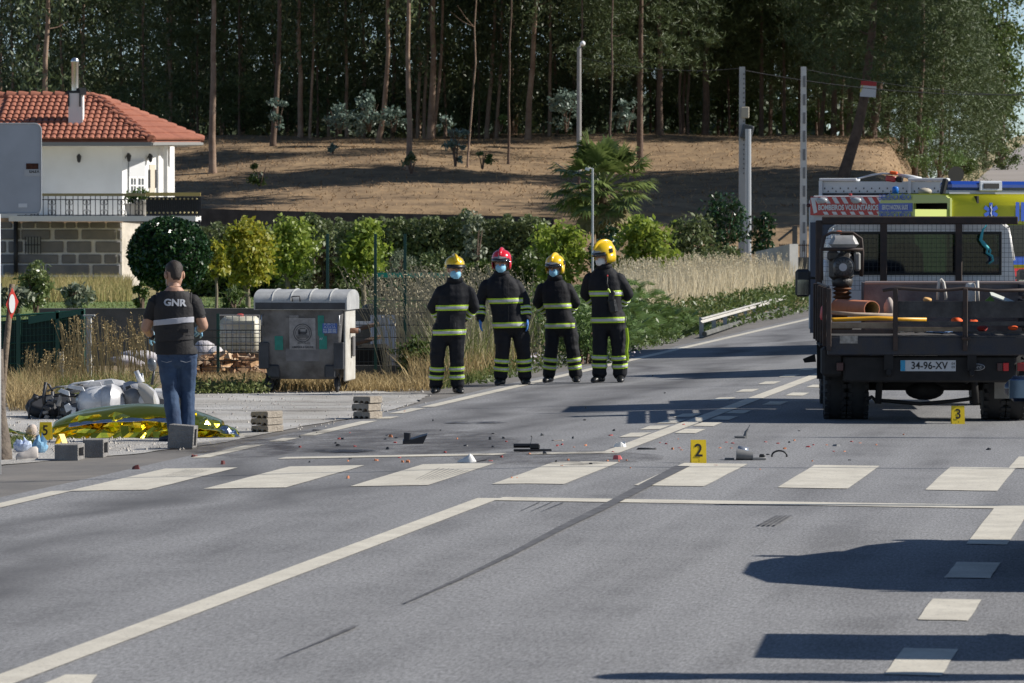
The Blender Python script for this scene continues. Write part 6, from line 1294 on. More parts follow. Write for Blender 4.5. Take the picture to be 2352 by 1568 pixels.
def head_parts(t, hx_0, hy, hz0, helmet, mask, yaw, tilt, glasses=False, flaps=True, scale=1.0, clean=False):
    """face, ears, hair, mask and helmet as children, in a frame turned by yaw (0 = facing the camera, -Y)"""
    M0 = TR(hx_0, hy, hz0) @ RZ(yaw) @ RX(tilt) @ Matrix.Diagonal((scale, scale, scale, 1))
    mb = MB(M0); rings = []
    for z, rx_, ry_, cy_ in ((-.125, .035, .04, -.03), (-.105, .055, .065, -.022), (-.06, .067, .085, -.008), (0, .074, .096, 0), (.05, .073, .096, .004), (.09, .056, .074, .006), (.115, .02, .03, .006)): rings.append(ering(z, rx_, ry_, 0, cy_, 18))
    mb.loft(rings); hd = mb.build('head', M_SKIN, t, True)
    mb = MB(M0); mb.tube([(0, -.09, .02), (0, -.112, -.028), (0, -.098, -.04)], [.011, .016, .012], 8); mb.build('nose', M_SKIN, hd, True)
    for sx in (-1, 1):
        mb = MB(M0); mb.ell((sx * .079, .012, -.008), (.014, .024, .036), 10, 8); mb.build('ear', M_SKIN, hd, True)
        mb = MB(M0); mb.ell((sx * .030, -.088, .008), (.015, .01, .008), 10, 6); mb.build('eye', mat('eye_dark', (.03, .022, .02), .3), hd, True); mb = MB(M0); mb.tube([(sx * .014, -.097, .028), (sx * .034, -.094, .032), (sx * .05, -.082, .026)], .006, 6); mb.build('eyebrow', M_HAIR, hd, True)
    mb = MB(M0); mb.tube([(-.022, -.098, -.068), (0, -.102, -.066), (.022, -.098, -.068)], .007, 6); mb.build('mouth', mat('lip', (.33, .13, .11), .5), hd, True)
    mb = MB(M0); rings = []
    if mask is not None:
        for z, k in ((.0, .55), (-.018, .9), (-.05, 1.06), (-.085, 1.0), (-.112, .7)):
            rings.append([(.066 * k * math.sin(a), -.018 - .098 * k * math.cos(a) * (1.0 + .05 * math.cos(a)), z - .006 * math.cos(a)) for a in np.linspace(-1.25, 1.25, 13)])
        mb.loft(rings, cap=False, closed=False); mb.build('face_mask', mask, hd, True)
        for sx in (-1, 1): mb = MB(M0); mb.tube([(sx * .063, -.05, -.02), (sx * .079, .02, .004)], .0035, 4); mb.tube([(sx * .063, -.05, -.08), (sx * .079, .02, -.02)], .0035, 4); mb.build('mask_strap', M_WHITE, hd)
    if glasses:
        mb = MB(M0)
        for sx in (-1, 1): mb.tube([(sx * .032 + .022 * math.cos(a), -.108, .006 + .016 * math.sin(a)) for a in np.linspace(0, 6.283, 12)], .0032, 5); mb.tube([(sx * .056, -.106, .01), (sx * .078, 0, .012)], .003, 4)
        mb.build('glasses', M_BLACK, hd)
    if helmet is None: return hd
    # shell with crest, front plate, visor, neck guard and ear flaps
    mb = MB(M0); rings = []
    for z, k in ((.022, 1.02), (.05, 1.04), (.085, .99), (.12, .84), (.145, .60), (.158, .32), (.162, .06)): rings.append(ering(z, .118 * k, .142 * k, 0, .008, 24))
    mb.loft(rings); mb.tube([(0, .008 - .150 * math.cos(a), .05 + .118 * math.sin(a)) for a in np.linspace(.35, 2.6, 14)], [.016] + [.024] * 12 + [.016], 8, flat=1.0); sh = mb.build('helmet', helmet, t, 50)
    if not clean:
        mb = MB(M0)     # side and neck cover
        pr = [[(.121 * math.cos(a), .008 + .146 * math.sin(a), z) for a in np.linspace(-.42, math.pi + .42, 22)] for z in (.03, -.03, -.085 if flaps else -.04)]
        pr[2] = [(x * .93, y * .95, z + .025 * max(0, -math.sin(a) * 1)) for (x, y, z), a in zip(pr[2], np.linspace(-.42, math.pi + .42, 22))]
        mb.loft(pr, cap=False, closed=False); o = mb.build('neck_guard', helmet if helmet is not None and flaps else M_BOOT, sh, True); md = o.modifiers.new('t', 'SOLIDIFY'); md.thickness = .008
    mb = MB(M0); pr = [[(.119 * k * math.sin(a), .004 - .148 * k * math.cos(a), z) for a in np.linspace(-1.15, 1.15, 17)] for z, k in ((.055, 1.0), (.03, 1.05), (.008, 1.07))]; mb.loft(pr, cap=False, closed=False); o = mb.build('visor', M_VIS if not clean else M_BOOT, sh, True); md = o.modifiers.new('t', 'SOLIDIFY'); md.thickness = .006
    if not clean:
        mb = MB(M0); pts = [(-.085, .06), (0, .05), (.085, .06), (.045, .085), (.018, .125), (-.018, .125), (-.045, .085)]
        mb.prism([(x, -.156 + abs(x) * .55 + max(0, z - .06) * .55, z) for x, z in pts], (0, .012, 0)); mb.build('front_plate', M_PLATE, sh)
        mb = MB(M0); mb.box((.122, .02, .055), (.016, .05, .05), bev=.006); mb.box((-.122, .02, .055), (.016, .05, .05), bev=.006); mb.build('visor_hinge', M_BOOT, sh)
    return hd
def firefighter(label, u, v, vtop, helmet, mask, arms, feet, hx_0, yaw, hyaw, htilt=0, glasses=False, clean=False, seed=1, stout=1.0, extra=None, chest_v=1.12):
    g_ = G(u, v); K = F_PX / g_.y; Ht = (v - vtop) / K; s_ = Ht / 1.815
    t = thing('person', label, 'person', g_, R(yaw), 'firefighters standing at the road edge'); t.scale = (s_, s_, s_)
    lean = hx_0; mb = MB()
    tor = [(.74, .205, .15, .25), (.80, .212, .158, .3), (.90, .20, .15, .4), (1.02, .195, .145, .55), (1.15, .205, .148, .75), (1.28, .218, .145, .88), (1.35, .205, .13, .94), (1.41, .165, .11, .98), (1.455, .115, .095, 1.0), (1.50, .085, .085, 1.0)]
    mb.loft([ering(z, rx_ * stout, ry_ * stout, lean * k, 0, 22, .85) for z, rx_, ry_, k in tor])
    mb.ell((lean * .25, 0, .80), (.19 * stout, .135, .16), 16, 10); mb.tube([(lean, 0, 1.45), (lean, -.005, 1.56)], [.075, .065], 12)
    legs = []
    for sx, (fx, fy) in zip((-1, 1), feet):
        hp = Vector((sx * .105 + lean * .2, 0, .84)); kn = Vector((sx * .11 + (fx - sx * .11) * .5, fy * .4 - .02, .47)); an = Vector((fx, fy, .12)); legs.append((hp, kn, an))
        limb(mb, [hp, kn, an], [.122 * stout, .098, .092]); mb.tube([an + Vector((0, 0, .05)), an + Vector((0, 0, -.02))], [.09, .096], 12); mb.ell((sx * .16 + (fx - sx * .11) * .3, 0, .62), (.055, .085, .10), 10, 7)
    sh_l = []
    for sx, am in zip((-1, 1), arms):
        S = Vector((sx * .19 * stout + lean, .005, 1.325))
        if am == 'down': E_, W_ = Vector((sx * .275 * stout + lean * .9, .03, 1.12)), Vector((sx * .285 * stout + lean * .8, -.05, .885))
        elif am == 'back': E_, W_ = Vector((sx * .285 * stout + lean * .9, .10, 1.13)), Vector((sx * .15 + lean * .8, .20, .98))
        else: E_, W_ = Vector((sx * .285 * stout + lean * .9, .03, 1.12)), Vector((sx * .18 + lean, -.16, 1.02))
        limb(mb, [S, E_, W_], [.082, .074, .060]); sh_l.append((S, E_, W_, am))
    bodym = remesh(mb, 'body', .011, 5, folds(seed * 7.3)); body_ = link('body', bodym, t, [M_NAVY, M_BOOT])
    for sx, (fx, fy) in zip((-1, 1), feet):      # boots
        mb = MB(TR(fx, fy, 0) @ RZ(14 * sx)); rings = []
        for y_, w, h in ((.10, .035, .075), (.08, .046, .10), (.0, .05, .12), (-.08, .05, .095), (-.14, .05, .075), (-.18, .035, .055), (-.195, .015, .035)): rings.append([(w * math.cos(a), y_, max(0.004, h * .5 + h * .5 * math.sin(a))) for a in np.linspace(0, 6.283, 14, endpoint=False)])
        mb.loft(rings); mb.tube([(0, .03, .06), (0, .035, .2)], [.058, .062], 12); mb.build('boot', M_BOOT, t, True)
    for (S, E_, W_, am), sx in zip(sh_l, (-1, 1)):
        if am == 'down':
            mb = MB(); d = (W_ - E_).normalized(); mb.tube([W_ - d * .03, W_ + d * .02], [.04, .036], 10); hand(mb, W_ + d * .01, d + Vector((0, -.1, 0)), sx, (-sx, -.2, 0), 1.12, .45); mb.build('glove', M_GLOVE, t, True)
        elif am == 'back': mb = MB(); d = (W_ - E_).normalized(); hand(mb, W_, d, sx, (0, -1, 0), 1.0, .6); mb.build('hand', M_SKIN, t, True)
    X_ = Vector((1, 0, 0)); Z_ = Vector((0, 0, 1)); tw = .222 * stout
    def band2(name, planes, pred, w):
        a = clip_part(bodym, planes(w), .006, name, M_HIVIS, t, pred); clip_part(bodym, planes(w * .46), .0105, 'silver_strip', M_REFL, a, pred)
    for zc_, k in ((chest_v, .7), (.80, .3)):
        sl = .02
        band2('reflective_band', lambda w: [(Vector((lean * k, 0, zc_ - w)), Vector((sl, 0, -1))), (Vector((lean * k, 0, zc_ + w)), Vector((-sl, 0, 1)))], lambda c, k=k: abs(c.x - lean * k) < tw and abs(c.y) < .19, .036)
    for (S, E_, W_, am) in sh_l:
        for f0 in (.42, .72):
            def pr(c, S=S, E_=E_, W_=W_): d = (W_ - E_); f = (c - E_).dot(d) / d.length_squared; return (c - (E_ + d * f)).length < .1 and f > .15
            band2('cuff_band', lambda w, f0=f0, E_=E_, W_=W_: axis_planes(E_, W_, f0 - w / (W_ - E_).length, f0 + w / (W_ - E_).length), pr, .024)
    for hp, kn, an in legs:
        for f0 in (.42, .72):
            def pr(c, kn=kn, an=an): d = an - kn; f = (c - kn).dot(d) / d.length_squared; q = c - (kn + d * f); return q.length < .125 and f > .1 and c.z < .5 and (abs(c.x - (kn.x + d.x * f)) < .12)
            band2('trouser_band', lambda w, f0=f0, kn=kn, an=an: axis_planes(kn, an, f0 - w / (an - kn).length, f0 + w / (an - kn).length), pr, .030)
    mb = MB(); mb.loft([ering(1.44, .115, .10, lean, -.005, 18), ering(1.485, .105, .098, lean, -.01, 18), ering(1.515, .10, .097, lean, -.015, 18)], cap=False); o = mb.build('collar', M_NAVY, t, True); o.modifiers.new('t', 'SOLIDIFY').thickness = .012
    clip_part(bodym, [(Vector((lean * .6 - .035, 0, 0)), Vector((-1, 0, 0))), (Vector((lean * .6 + .045, 0, 0)), Vector((1, 0, 0))), (Vector((0, 0, .745)), Vector((0, 0, -1))), (Vector((0, 0, 1.42)), Vector((0, 0, 1)))], .004, 'front_flap', M_NAVY, t, lambda c: c.y < -.02 and abs(c.x - lean * .6) < .1)
    head_parts(t, lean, -.02, 1.625, helmet, mask, hyaw, htilt, glasses, True, 1.09, clean)
    if extra: extra(t, lean, bodym)
    return t
def radio(t, lean, bodym):
    mb = MB(); mb.box((.13 + lean, -.16, 1.10), (.07, .05, .16), rot=RY(12), bev=.012); mb.box((.15 + lean, -.165, .98), (.10, .06, .18), rot=RY(-10), bev=.02); r_ = mb.build('equipment_pouch', M_BOOT, t); mb = MB(); mb.tube([(.10 + lean, -.17, 1.18), (.075 + lean, -.175, 1.27), (.08 + lean, -.17, 1.36)], [.012, .011, .008], 7); mb.build('torch', M_BLACK, r_, True); mb = MB(); mb.ell((.08 + lean, -.17, 1.365), (.011, .011, .014), 8, 6); mb.build('red_lamp', mat('red_lamp', (.5, .02, .02), .4), r_, True)
    mb = MB(); mb.tube([(.09 + lean, -.18, 1.2), (.12 + lean, -.185, 1.15)], .012, 6); mb.build('lime_clip', M_HIVIS, r_)
    mb = MB(); mb.tube([(.235, -.06, .70), (.25, -.05, .55), (.235, -.06, .40), (.245, -.03, .28)], .02, 6, flat=.4); mb.build('side_stripe', M_HIVIS, t)
firefighter('firefighter with plain yellow helmet and blue mask, first from the container', 1027, 903, 584, M_HELY, M_MASKB, ('back', 'back'), ((-.14, .05), (.135, .0)), .10, 4, 8, 0, clean=True, seed=1, stout=.97)
firefighter('firefighter with red helmet, blue mask and blue gloves', 1178, 884, 570, M_HELR, M_MASKB, ('down', 'down'), ((-.16, .0), (.16, .04)), -.15, -3, -6, 0, seed=2, stout=1.08)
firefighter('firefighter with yellow helmet, glasses and blue mask, between the red helmet and the tallest one', 1291, 878, 582, M_HELY, M_MASKB, ('back', 'back'), ((-.185, .0), (.19, .02)), -.10, -6, -14, 6, glasses=True, seed=3, chest_v=1.08, stout=.95)
firefighter('tallest firefighter, yellow helmet and white mask, nearest the truck', 1400, 878, 552, M_HELY, M_MASKW, ('back', 'back'), ((-.13, -.02), (.13, .05)), -.07, -14, -38, 10, seed=4, extra=radio, chest_v=1.14)
# ---- officer seen from behind
def officer():
    g_ = G(408, 1014); K = F_PX / g_.y; s_ = (1014 - 597) / K / 1.79; t = thing('person', 'officer in black shirt and lettered vest with jeans, seen from behind by the blanket', 'person', g_); t.scale = (s_, s_, s_)
    M_BLKSHIRT = mat('black_shirt', (.014, .013, .014), .8, bump=.2); M_VEST = mat('black_vest', (.020, .018, .019), .75, var=.15, vscale=7, bump=.25, bscale=30); M_JEAN = mat('blue_jeans', (.017, .036, .082), .85, col2=(.045, .085, .16), vscale=5, bump=.3, bscale=25)
    mb = MB(); cx_ = -.03
    tor = [(.86, .175, .125), (.93, .18, .128), (1.05, .175, .125), (1.2, .19, .128), (1.33, .205, .122), (1.42, .18, .10), (1.48, .11, .085), (1.53, .065, .07)]
    mb.loft([ering(z, a, b_, cx_, 0, 22, .85) for z, a, b_ in tor]); mb.ell((cx_ + .02, .01, .86), (.17, .125, .14), 16, 10); mb.tube([(cx_, .0, 1.48), (cx_ - .005, .03, 1.62)], [.064, .06], 12)
    L = [Vector((-.105, 0, .86)), Vector((-.075, .06, .50)), Vector((-.02, -.06, .10))]; Rr = [Vector((.095, .01, .86)), Vector((.085, .12, .50)), Vector((.10, .10, .10))]
    limb(mb, L, [.105, .083, .07]); limb(mb, Rr, [.105, .080, .068])
    AL = [Vector((-.205, .0, 1.38)), Vector((-.315, .05, 1.12)), Vector((-.27, .20, 1.04))]; AR = [Vector((.155, .0, 1.38)), Vector((.255, .03, 1.14)), Vector((.20, .22, 1.10))]
    limb(mb, AL, [.078, .052, .038]); limb(mb, AR, [.078, .05, .037])
    bodym = remesh(mb, 'body', .0095, 4, lambda p: (.007 * (mnoise.noise((p.x * 7, p.y * 7, p.z * 16)) + .6 * mnoise.noise((p.x * 20, p.y * 14, p.z * 9 + 3))) if p.z < .84 else .003 * mnoise.noise((p.x * 12, p.y * 12, p.z * 10))))
    link('body', bodym, t, [M_BLKSHIRT, M_JEAN, M_SKIN]); mi = []
    for p in bodym.polygons:
        c = p.center; k = 0
        if c.z < .885: k = 1
        if c.z > 1.49 and abs(c.x - cx_) < .1: k = 2
        if c.x < -.235 and c.z < 1.215: k = 2
        if c.x > .185 and c.z < 1.225 and c.z > .95: k = 2
        if c.y > .135 and 1.0 < c.z < 1.2 and abs(c.x - cx_) > .12: k = 2
        mi.append(k)
    bodym.polygons.foreach_set('material_index', mi)
    # sleeve hems
    for A_, f1 in ((AL, .62), (AR, .60)):
        def pr(c, A_=A_): d = A_[1] - A_[0]; f = (c - A_[0]).dot(d) / d.length_squared; return (c - (A_[0] + d * f)).length < .1 and abs(c.x - cx_) > .12
        clip_part(bodym, axis_planes(A_[0], A_[1], .0, f1), .010, 'sleeve', M_BLKSHIRT, t, pr)
    tw = lambda c: -.225 < c.x - cx_ < .215 and abs(c.y) < .16
    shirt = clip_part(bodym, [(Vector((0, 0, .865)), Vector((0, 0, -1))), (Vector((0, 0, 1.05)), Vector((0, 0, 1)))], .012, 'shirt_tail', M_BLKSHIRT, t, lambda c: abs(c.x - cx_) < .22 and abs(c.y) < .17)
    vest = clip_part(bodym, [(Vector((0, 0, 1.0)), Vector((.06, 0, -1))), (Vector((0, 0, 1.47)), Vector((0, 0, 1))), (Vector((cx_ - .178, 0, 0)), Vector((-1, 0, 0))), (Vector((cx_ + .176, 0, 0)), Vector((1, 0, 0)))], .02, 'vest', M_VEST, t, tw)
    clip_part(bodym, [(Vector((-.03, 0, 1.165)), Vector((.10, 0, -1))), (Vector((-.03, 0, 1.218)), Vector((-.10, 0, 1))), (Vector((cx_ - .179, 0, 0)), Vector((-1, 0, 0))), (Vector((cx_ + .177, 0, 0)), Vector((1, 0, 0)))], .0255, 'reflective_strip', mat('dull_silver_tape', (.42, .42, .46), .45), vest, tw)
    for x0 in (-.06, .10):
        mb = MB(); mb.prism([(cx_ + x0 - .03, -.152, 1.115), (cx_ + x0 + .05, -.152, 1.115), (cx_ + x0 + .05, -.149, 1.085), (cx_ + x0 + .045, -.149, 1.078), (cx_ + x0 - .02, -.149, 1.078), (cx_ + x0 - .03, -.149, 1.088)], (0, .02, 0)); mb.build('pocket_flap', M_VEST, vest)
    text('vest_lettering', 'GNR', .092, TR(cx_ + .015, -.155, 1.372) @ RZ(0) @ RX(-6) @ FRONT @ Matrix.Rotation(R(-2), 4, 'Z'), mat('grey_letters', (.50, .51, .54), .5), vest, bold=.0035, xscale=1.12)
    # shrink-wrap the lettering onto the curved back
    lo = [o for o in vest.children if o.name.startswith('vest_lettering')][0]; from mathutils.bvhtree import BVHTree
    bvh = BVHTree.FromPolygons([v.co.copy() for v in bodym.vertices], [list(p.vertices) for p in bodym.polygons])
    for v in lo.data.vertices:
        h = bvh.ray_cast(Vector((v.co.x, -1, v.co.z)), Vector((0, 1, 0)))
        if h[0] is not None: v.co.y = h[0].y - .027
    mb = MB(); mb.loft([ering(1.475, .085, .075, cx_, .0, 18), ering(1.535, .073, .070, cx_, .012, 18)], cap=False); o = mb.build('collar', M_VEST, t, True); o.modifiers.new('t', 'SOLIDIFY').thickness = .008
    for side, A_, grip in ((-1, AL, (.35, 1, -.35)), (1, AR, (-.35, 1, -.2))):
        d = (A_[2] - A_[1]).normalized(); mb = MB(); mb.tube([A_[2] - d * .05, A_[2] + d * .01], [.043, .038], 10); hand(mb, A_[2], grip, side, (-side * .6, 0, -.6), 1.1, .8); mb.build('glove', M_LGLOVE, t, True)
    mb = MB(); mb.tube([AL[2] + Vector((-.02, -.035, .0)), AL[2] + Vector((.03, -.03, -.02))], .03, 10); mb.build('watch', M_BLACK, t)
    # head bent down and to the right, facing away
    hd = head_parts(t, cx_ - .005, .045, 1.65, None, M_MASKW, 200, 14, True, scale=1.13)
    M0 = TR(cx_ - .005, .045, 1.65) @ RZ(200) @ RX(14) @ Matrix.Diagonal((1.13, 1.13, 1.13, 1)); mb = MB(M0); rings = []
    for z, rx_, ry_, cy_ in ((-.065, .036, .036, .044), (-.04, .050, .054, .038), (.0, .060, .067, .034), (.03, .0725, .080, .021), (.06, .0755, .098, .007), (.095, .060, .078, .008), (.120, .022, .032, .008)): rings.append(ering(z, rx_ * 1.015, ry_ * 1.015, 0, cy_, 18))
    mb.loft(rings); mb.build('hair', M_HAIR, hd, True)
    for (an, rz_) in ((L[2], 62), (Rr[2], 170)):
        mb = MB(TR(an.x, an.y, 0) @ RZ(rz_ + 180)); rings = []
        for y_, w, h in ((.07, .03, .06), (.05, .04, .085), (-.04, .042, .08), (-.12, .042, .055), (-.17, .03, .045), (-.185, .012, .03)): rings.append([(w * math.cos(a), y_, max(.004, h * .5 + h * .5 * math.sin(a))) for a in np.linspace(0, 6.283, 12, endpoint=False)])
        mb.loft(rings); mb.build('shoe', mat('navy_shoe', (.02, .025, .045), .5), t, True)
    for A_, sx in ((L[0], -1), (Rr[0], 1)):
        mb = MB(); mb.tube([(sx * .095 - .055, -.128, .80), (sx * .095, -.134, .785), (sx * .095 + .05, -.126, .80)], .004, 5); mb.build('pocket_seam', mat('jean_stitch', (.20, .22, .26), .8), t)
    return t
officer()
# ================================================================ vehicles
M_DKBLUE = mat('dark_blue_steel', (.018, .022, .035), .55, col2=(.035, .03, .028), vscale=6, bump=.2); M_DKIRON = mat('rusty_dark_iron', (.028, .022, .020), .7, col2=(.06, .035, .025), vscale=12); M_PLANK = mat('grey_plank', (.085, .082, .08), .9, col2=(.04, .038, .038), vscale=7, bump=.5, bscale=30)
M_WOODP = mat('tan_plank', (.30, .24, .17), .9, col2=(.18, .13, .09), vscale=8); M_CABW = mat('white_cab_paint', (.84, .83, .81), .35, var=.08, vscale=3, coat=.2); M_TYRE = mat('tyre', (.018, .018, .019), .8, var=.2, vscale=10); M_UND = mat('black_underbody', (.012, .011, .011), .8, var=.4, vscale=8)
TX, TY = 4.23, 44.0; tz0 = gz(TX, TY); truck = thing('flatbed_truck', 'white cabbed flatbed truck loaded with tools, seen from behind, plate 34-96-XV', 'truck', (TX, TY, tz0), R(-2.0))
K8 = lambda X, Y: ((2984 + X / 2.351) / 1.694, (660 + Y / 2.351) / 1.694)
K9 = lambda X, Y: ((2984 + X / 2.351) / 1.694, (1250 + Y / 2.351) / 1.694)
Tinv = (TR(TX, TY, tz0) @ RZ(-2.0)).inverted()
def tp(uv, y): return Tinv @ P(uv[0], uv[1], TY + y)
def tbox(name, A_, B_, y, d, m, parent=truck, bev=.0, rot=None):
    a, b_ = tp(A_, y), tp(B_, y); mb = MB(); mb.box(((a.x + b_.x) / 2, y + d / 2, (a.z + b_.z) / 2), (abs(b_.x - a.x), d, abs(a.z - b_.z)), bev=bev, rot=rot); return mb.build(name, m, parent)
def ttube(name, pts, r, m, parent=truck, n=8): mb = MB(); mb.tube([tp(uv, y) for uv, y in pts], r, n); return mb.build(name, m, parent, True)
HW = 1.03
mb = MB(); mb.box((0, 1.6, .86), (2 * HW, 3.2, .06)); bed = mb.build('bed_floor', M_PLANK, truck)
mb = MB(); mb.box((0, .03, .785), (2 * HW + .02, .07, .19), bev=.012); mb.build('rear_beam', M_DKBLUE, truck); mb = MB(); mb.box((0, .09, .55), (1.75, .05, .27), bev=.02); ur = mb.build('rear_valance', M_UND, truck)
for sx in (-1, 1): mb = MB(); mb.box((sx * .42, 2.4, .62), (.09, 4.8, .16)); mb.build('chassis_rail', M_UND, truck); mb = MB(); mb.box((sx * (HW - .02), 1.6, .80), (.05, 3.2, .14)); mb.build('side_rave', M_DKBLUE, truck)
# rear stakes and tail planks
for X in (568, 1175, 1812, 2420): a = tp(K8(X, 1085), 0.0); mb = MB(); mb.box((a.x, -.03, (a.z + .74) / 2), (.048, .045, a.z - .74), bev=.006); mb.build('stake_post', M_DKIRON, truck)
a = tp(K8(1812, 1540), -.05); mb = MB(); mb.box((a.x + .01, -.07, a.z), (.09, .05, .03), bev=.006); mb.build('stake_foot', M_DKIRON, truck)
tbox('tail_plank', K8(1190, 1203), K8(2440, 1352), -.005, .03, M_PLANK); tbox('tail_plank', K8(1190, 1388), K8(2440, 1425), .0, .03, M_PLANK); tbox('tail_plank', K8(560, 1398), K8(1165, 1452), .03, .03, M_WOODP); tbox('tail_plank', K8(560, 1462), K8(1165, 1500), .01, .03, M_DKIRON); tbox('tail_plank', K8(1190, 1440), K8(1800, 1478), .05, .03, M_WOODP); tbox('tail_plank', K8(1830, 1478), K8(2420, 1500), .05, .03, M_PLANK)
ttube('top_bar', [(K8(1060, 1105), -.02), (K8(1200, 1083), -.02), (K8(1420, 1098), -.02), (K8(1600, 1105), -.02), (K8(1800, 1085), -.02), (K8(2100, 1108), -.02), (K8(2420, 1098), -.02)], .017, M_DKIRON)
# left side boards with stakes running forward
for k in range(5):
    y = .1 + k * .68; mb = MB(); mb.box((-HW - .035, y, 1.08), (.045, .05, .60), bev=.006); mb.build('side_stake', M_DKIRON, truck); mb = MB(); mb.box((HW + .035, y, 1.08), (.045, .05, .60), bev=.006); mb.build('side_stake', M_DKIRON, truck)
for z in (.82, 1.0, 1.18, 1.33):
    for sx in (-1, 1): mb = MB(); mb.box((sx * (HW - .005), 1.6, z), (.025, 3.1, .12), bev=.004); mb.build('side_board', M_DKBLUE, truck)
# cab guard with wire mesh
gy = 3.22; zt_ = tp(K8(900, 462), gy).z
def gx_(X): return tp(K8(X, 462), gy).x
mb = MB(); mb.box((.08, gy, zt_), (2.12, .06, .085), bev=.01); cg_ = mb.build('cab_guard', M_DKIRON, truck)
for x in (gx_(478), gx_(1068), gx_(1755), gx_(2420)): mb = MB(); mb.box((x, gy, (zt_ + .88) / 2), (.075, .05, zt_ - .88), bev=.01); mb.build('guard_post', M_DKIRON, cg_)
mb = MB(); xa, xb = gx_(478), gx_(2420); n_ = int((xb - xa) / .048)
for k in range(n_): x = xa + (xb - xa) * k / n_; mb.box((x, gy + .035, (zt_ + 1.30) / 2), (.0032, .003, zt_ - 1.30))
for k in range(15): z = 1.30 + k * .051; mb.box(((xa + xb) / 2, gy + .039, z), (xb - xa, .003, .0032))
mb.build('wire_mesh', mat('mesh_wire', (.03, .032, .035), .5), cg_)
# cab
cy0, cy1 = 3.42, 5.1; cab = MB(); xl, xr_ = gx_(545), gx_(2290); zc0 = .75; zr_ = tp(K8(900, 488), cy0).z - .005
def cab_ring(y, z1, inset): return [(xl, y, zc0), (xr_, y, zc0), (xr_, y, 1.35), (xr_ - .035, y, 1.62), (xr_ - inset, y, z1 - .05), (xr_ - inset - .07, y, z1), (xl + inset + .07, y, z1), (xl + inset, y, z1 - .05), (xl + .035, y, 1.62), (xl, y, 1.35)]
# shell as roof, flanks and a rear wall with a real window opening
wl, wr_, wzt, wzb = gx_(690), gx_(2145), tp(K8(900, 578), cy0).z, tp(K8(900, 950), cy0).z
r0, r1 = cab_ring(cy0, zr_, .10), cab_ring(cy1, zr_ - .03, .12)
mb = MB()
for k in (2, 3, 4, 5, 6, 7, 8, 9, 1): a, b_ = k % 10, (k + 1) % 10; mb.quad(r0[a], r0[b_], r1[b_], r1[a])
cabo = mb.build('cab_shell', M_CABW, truck, 40); cabo.modifiers.new('t', 'SOLIDIFY').thickness = .03
mb = MB()
for q in ([(xl, zc0), (xr_, zc0), (xr_, 1.35), (xr_ - .012, wzb), (xl + .012, wzb), (xl, 1.35)], [(xl + .012, wzb), (wl, wzb), (wl, wzt), (xl + .078, wzt)], [(wr_, wzb), (xr_ - .012, wzb), (xr_ - .078, wzt), (wr_, wzt)], [(xl + .078, wzt), (xr_ - .078, wzt), (xr_ - .10, zr_ - .05), (xr_ - .17, zr_), (xl + .17, zr_), (xl + .10, zr_ - .05)]): mb.prism([(x, cy0 - .02, z) for x, z in q], (0, .03, 0))
rwall = mb.build('cab_rear_wall', M_CABW, truck)
mb = MB(); mb.box(((wl + wr_) / 2, cy0 - .015, (wzt + wzb) / 2), (wr_ - wl, .006, wzt - wzb)); mb.build('rear_window', glass('tinted_glass', (.09, .145, .155)), truck)
for (x, z, w, h) in ((wl, (wzt + wzb) / 2, .03, wzt - wzb + .03), (wr_, (wzt + wzb) / 2, .03, wzt - wzb + .03), ((wl + wr_) / 2, wzt, wr_ - wl, .03), ((wl + wr_) / 2, wzb, wr_ - wl, .03)): mb = MB(); mb.box((x, cy0 - .028, z), (w, .014, h), bev=.004); mb.build('window_seal', M_BLACK, rwall)
# cab interior: seats, dash; windscreen opening beyond
for x, w in ((wl + .26, .40), (wl + .72, .42), (wr_ - .32, .46)):
    mb = MB(); mb.loft([ering(z, w / 2 * k, .07, x, cy0 + .55 + .1 * (1.7 - z), 16) for z, k in ((1.0, 1), (1.5, 1), (1.68, .95), (1.77, .75), (1.815, .4))]); mb.build('seat_back', mat('seat_black', (.015, .016, .017), .8), truck, True)
mb = MB(); mb.box(((xl + xr_) / 2, cy1 - .2, 1.2), (xr_ - xl - .12, .3, .5)); mb.build('dashboard', M_BLACK, truck)
mb = MB(); mb.box(((xl + xr_) / 2, cy1 + .45, .85), (xr_ - xl - .04, .95, .75), bev=.08); mb.build('bonnet', M_CABW, truck)
for sx in (-1, 1):
    x = xl if sx < 0 else xr_; m0 = tp(K8(330, 1035), cy1 - .3); mx_ = m0.x if sx < 0 else (xl + xr_) - m0.x
    mb = MB(); mb.box((mx_, cy1 - .3, m0.z), (.17, .09, .31), bev=.03); mr = mb.build('wing_mirror', mat('mirror_shell_black', (.02, .022, .025), .5), truck); mb = MB(); mb.box((mx_ + .0, cy1 - .348, m0.z - .05), (.125, .006, .17)); mb.build('mirror_glass', mat('mirror_silver', (.6, .65, .66), .08, metal=1), mr); mb = MB(); mb.tube([(mx_, cy1 - .28, m0.z + .06), (x, cy1 - .2, m0.z + .05)], .015, 6); mb.build('mirror_arm', M_BLACK, mr)
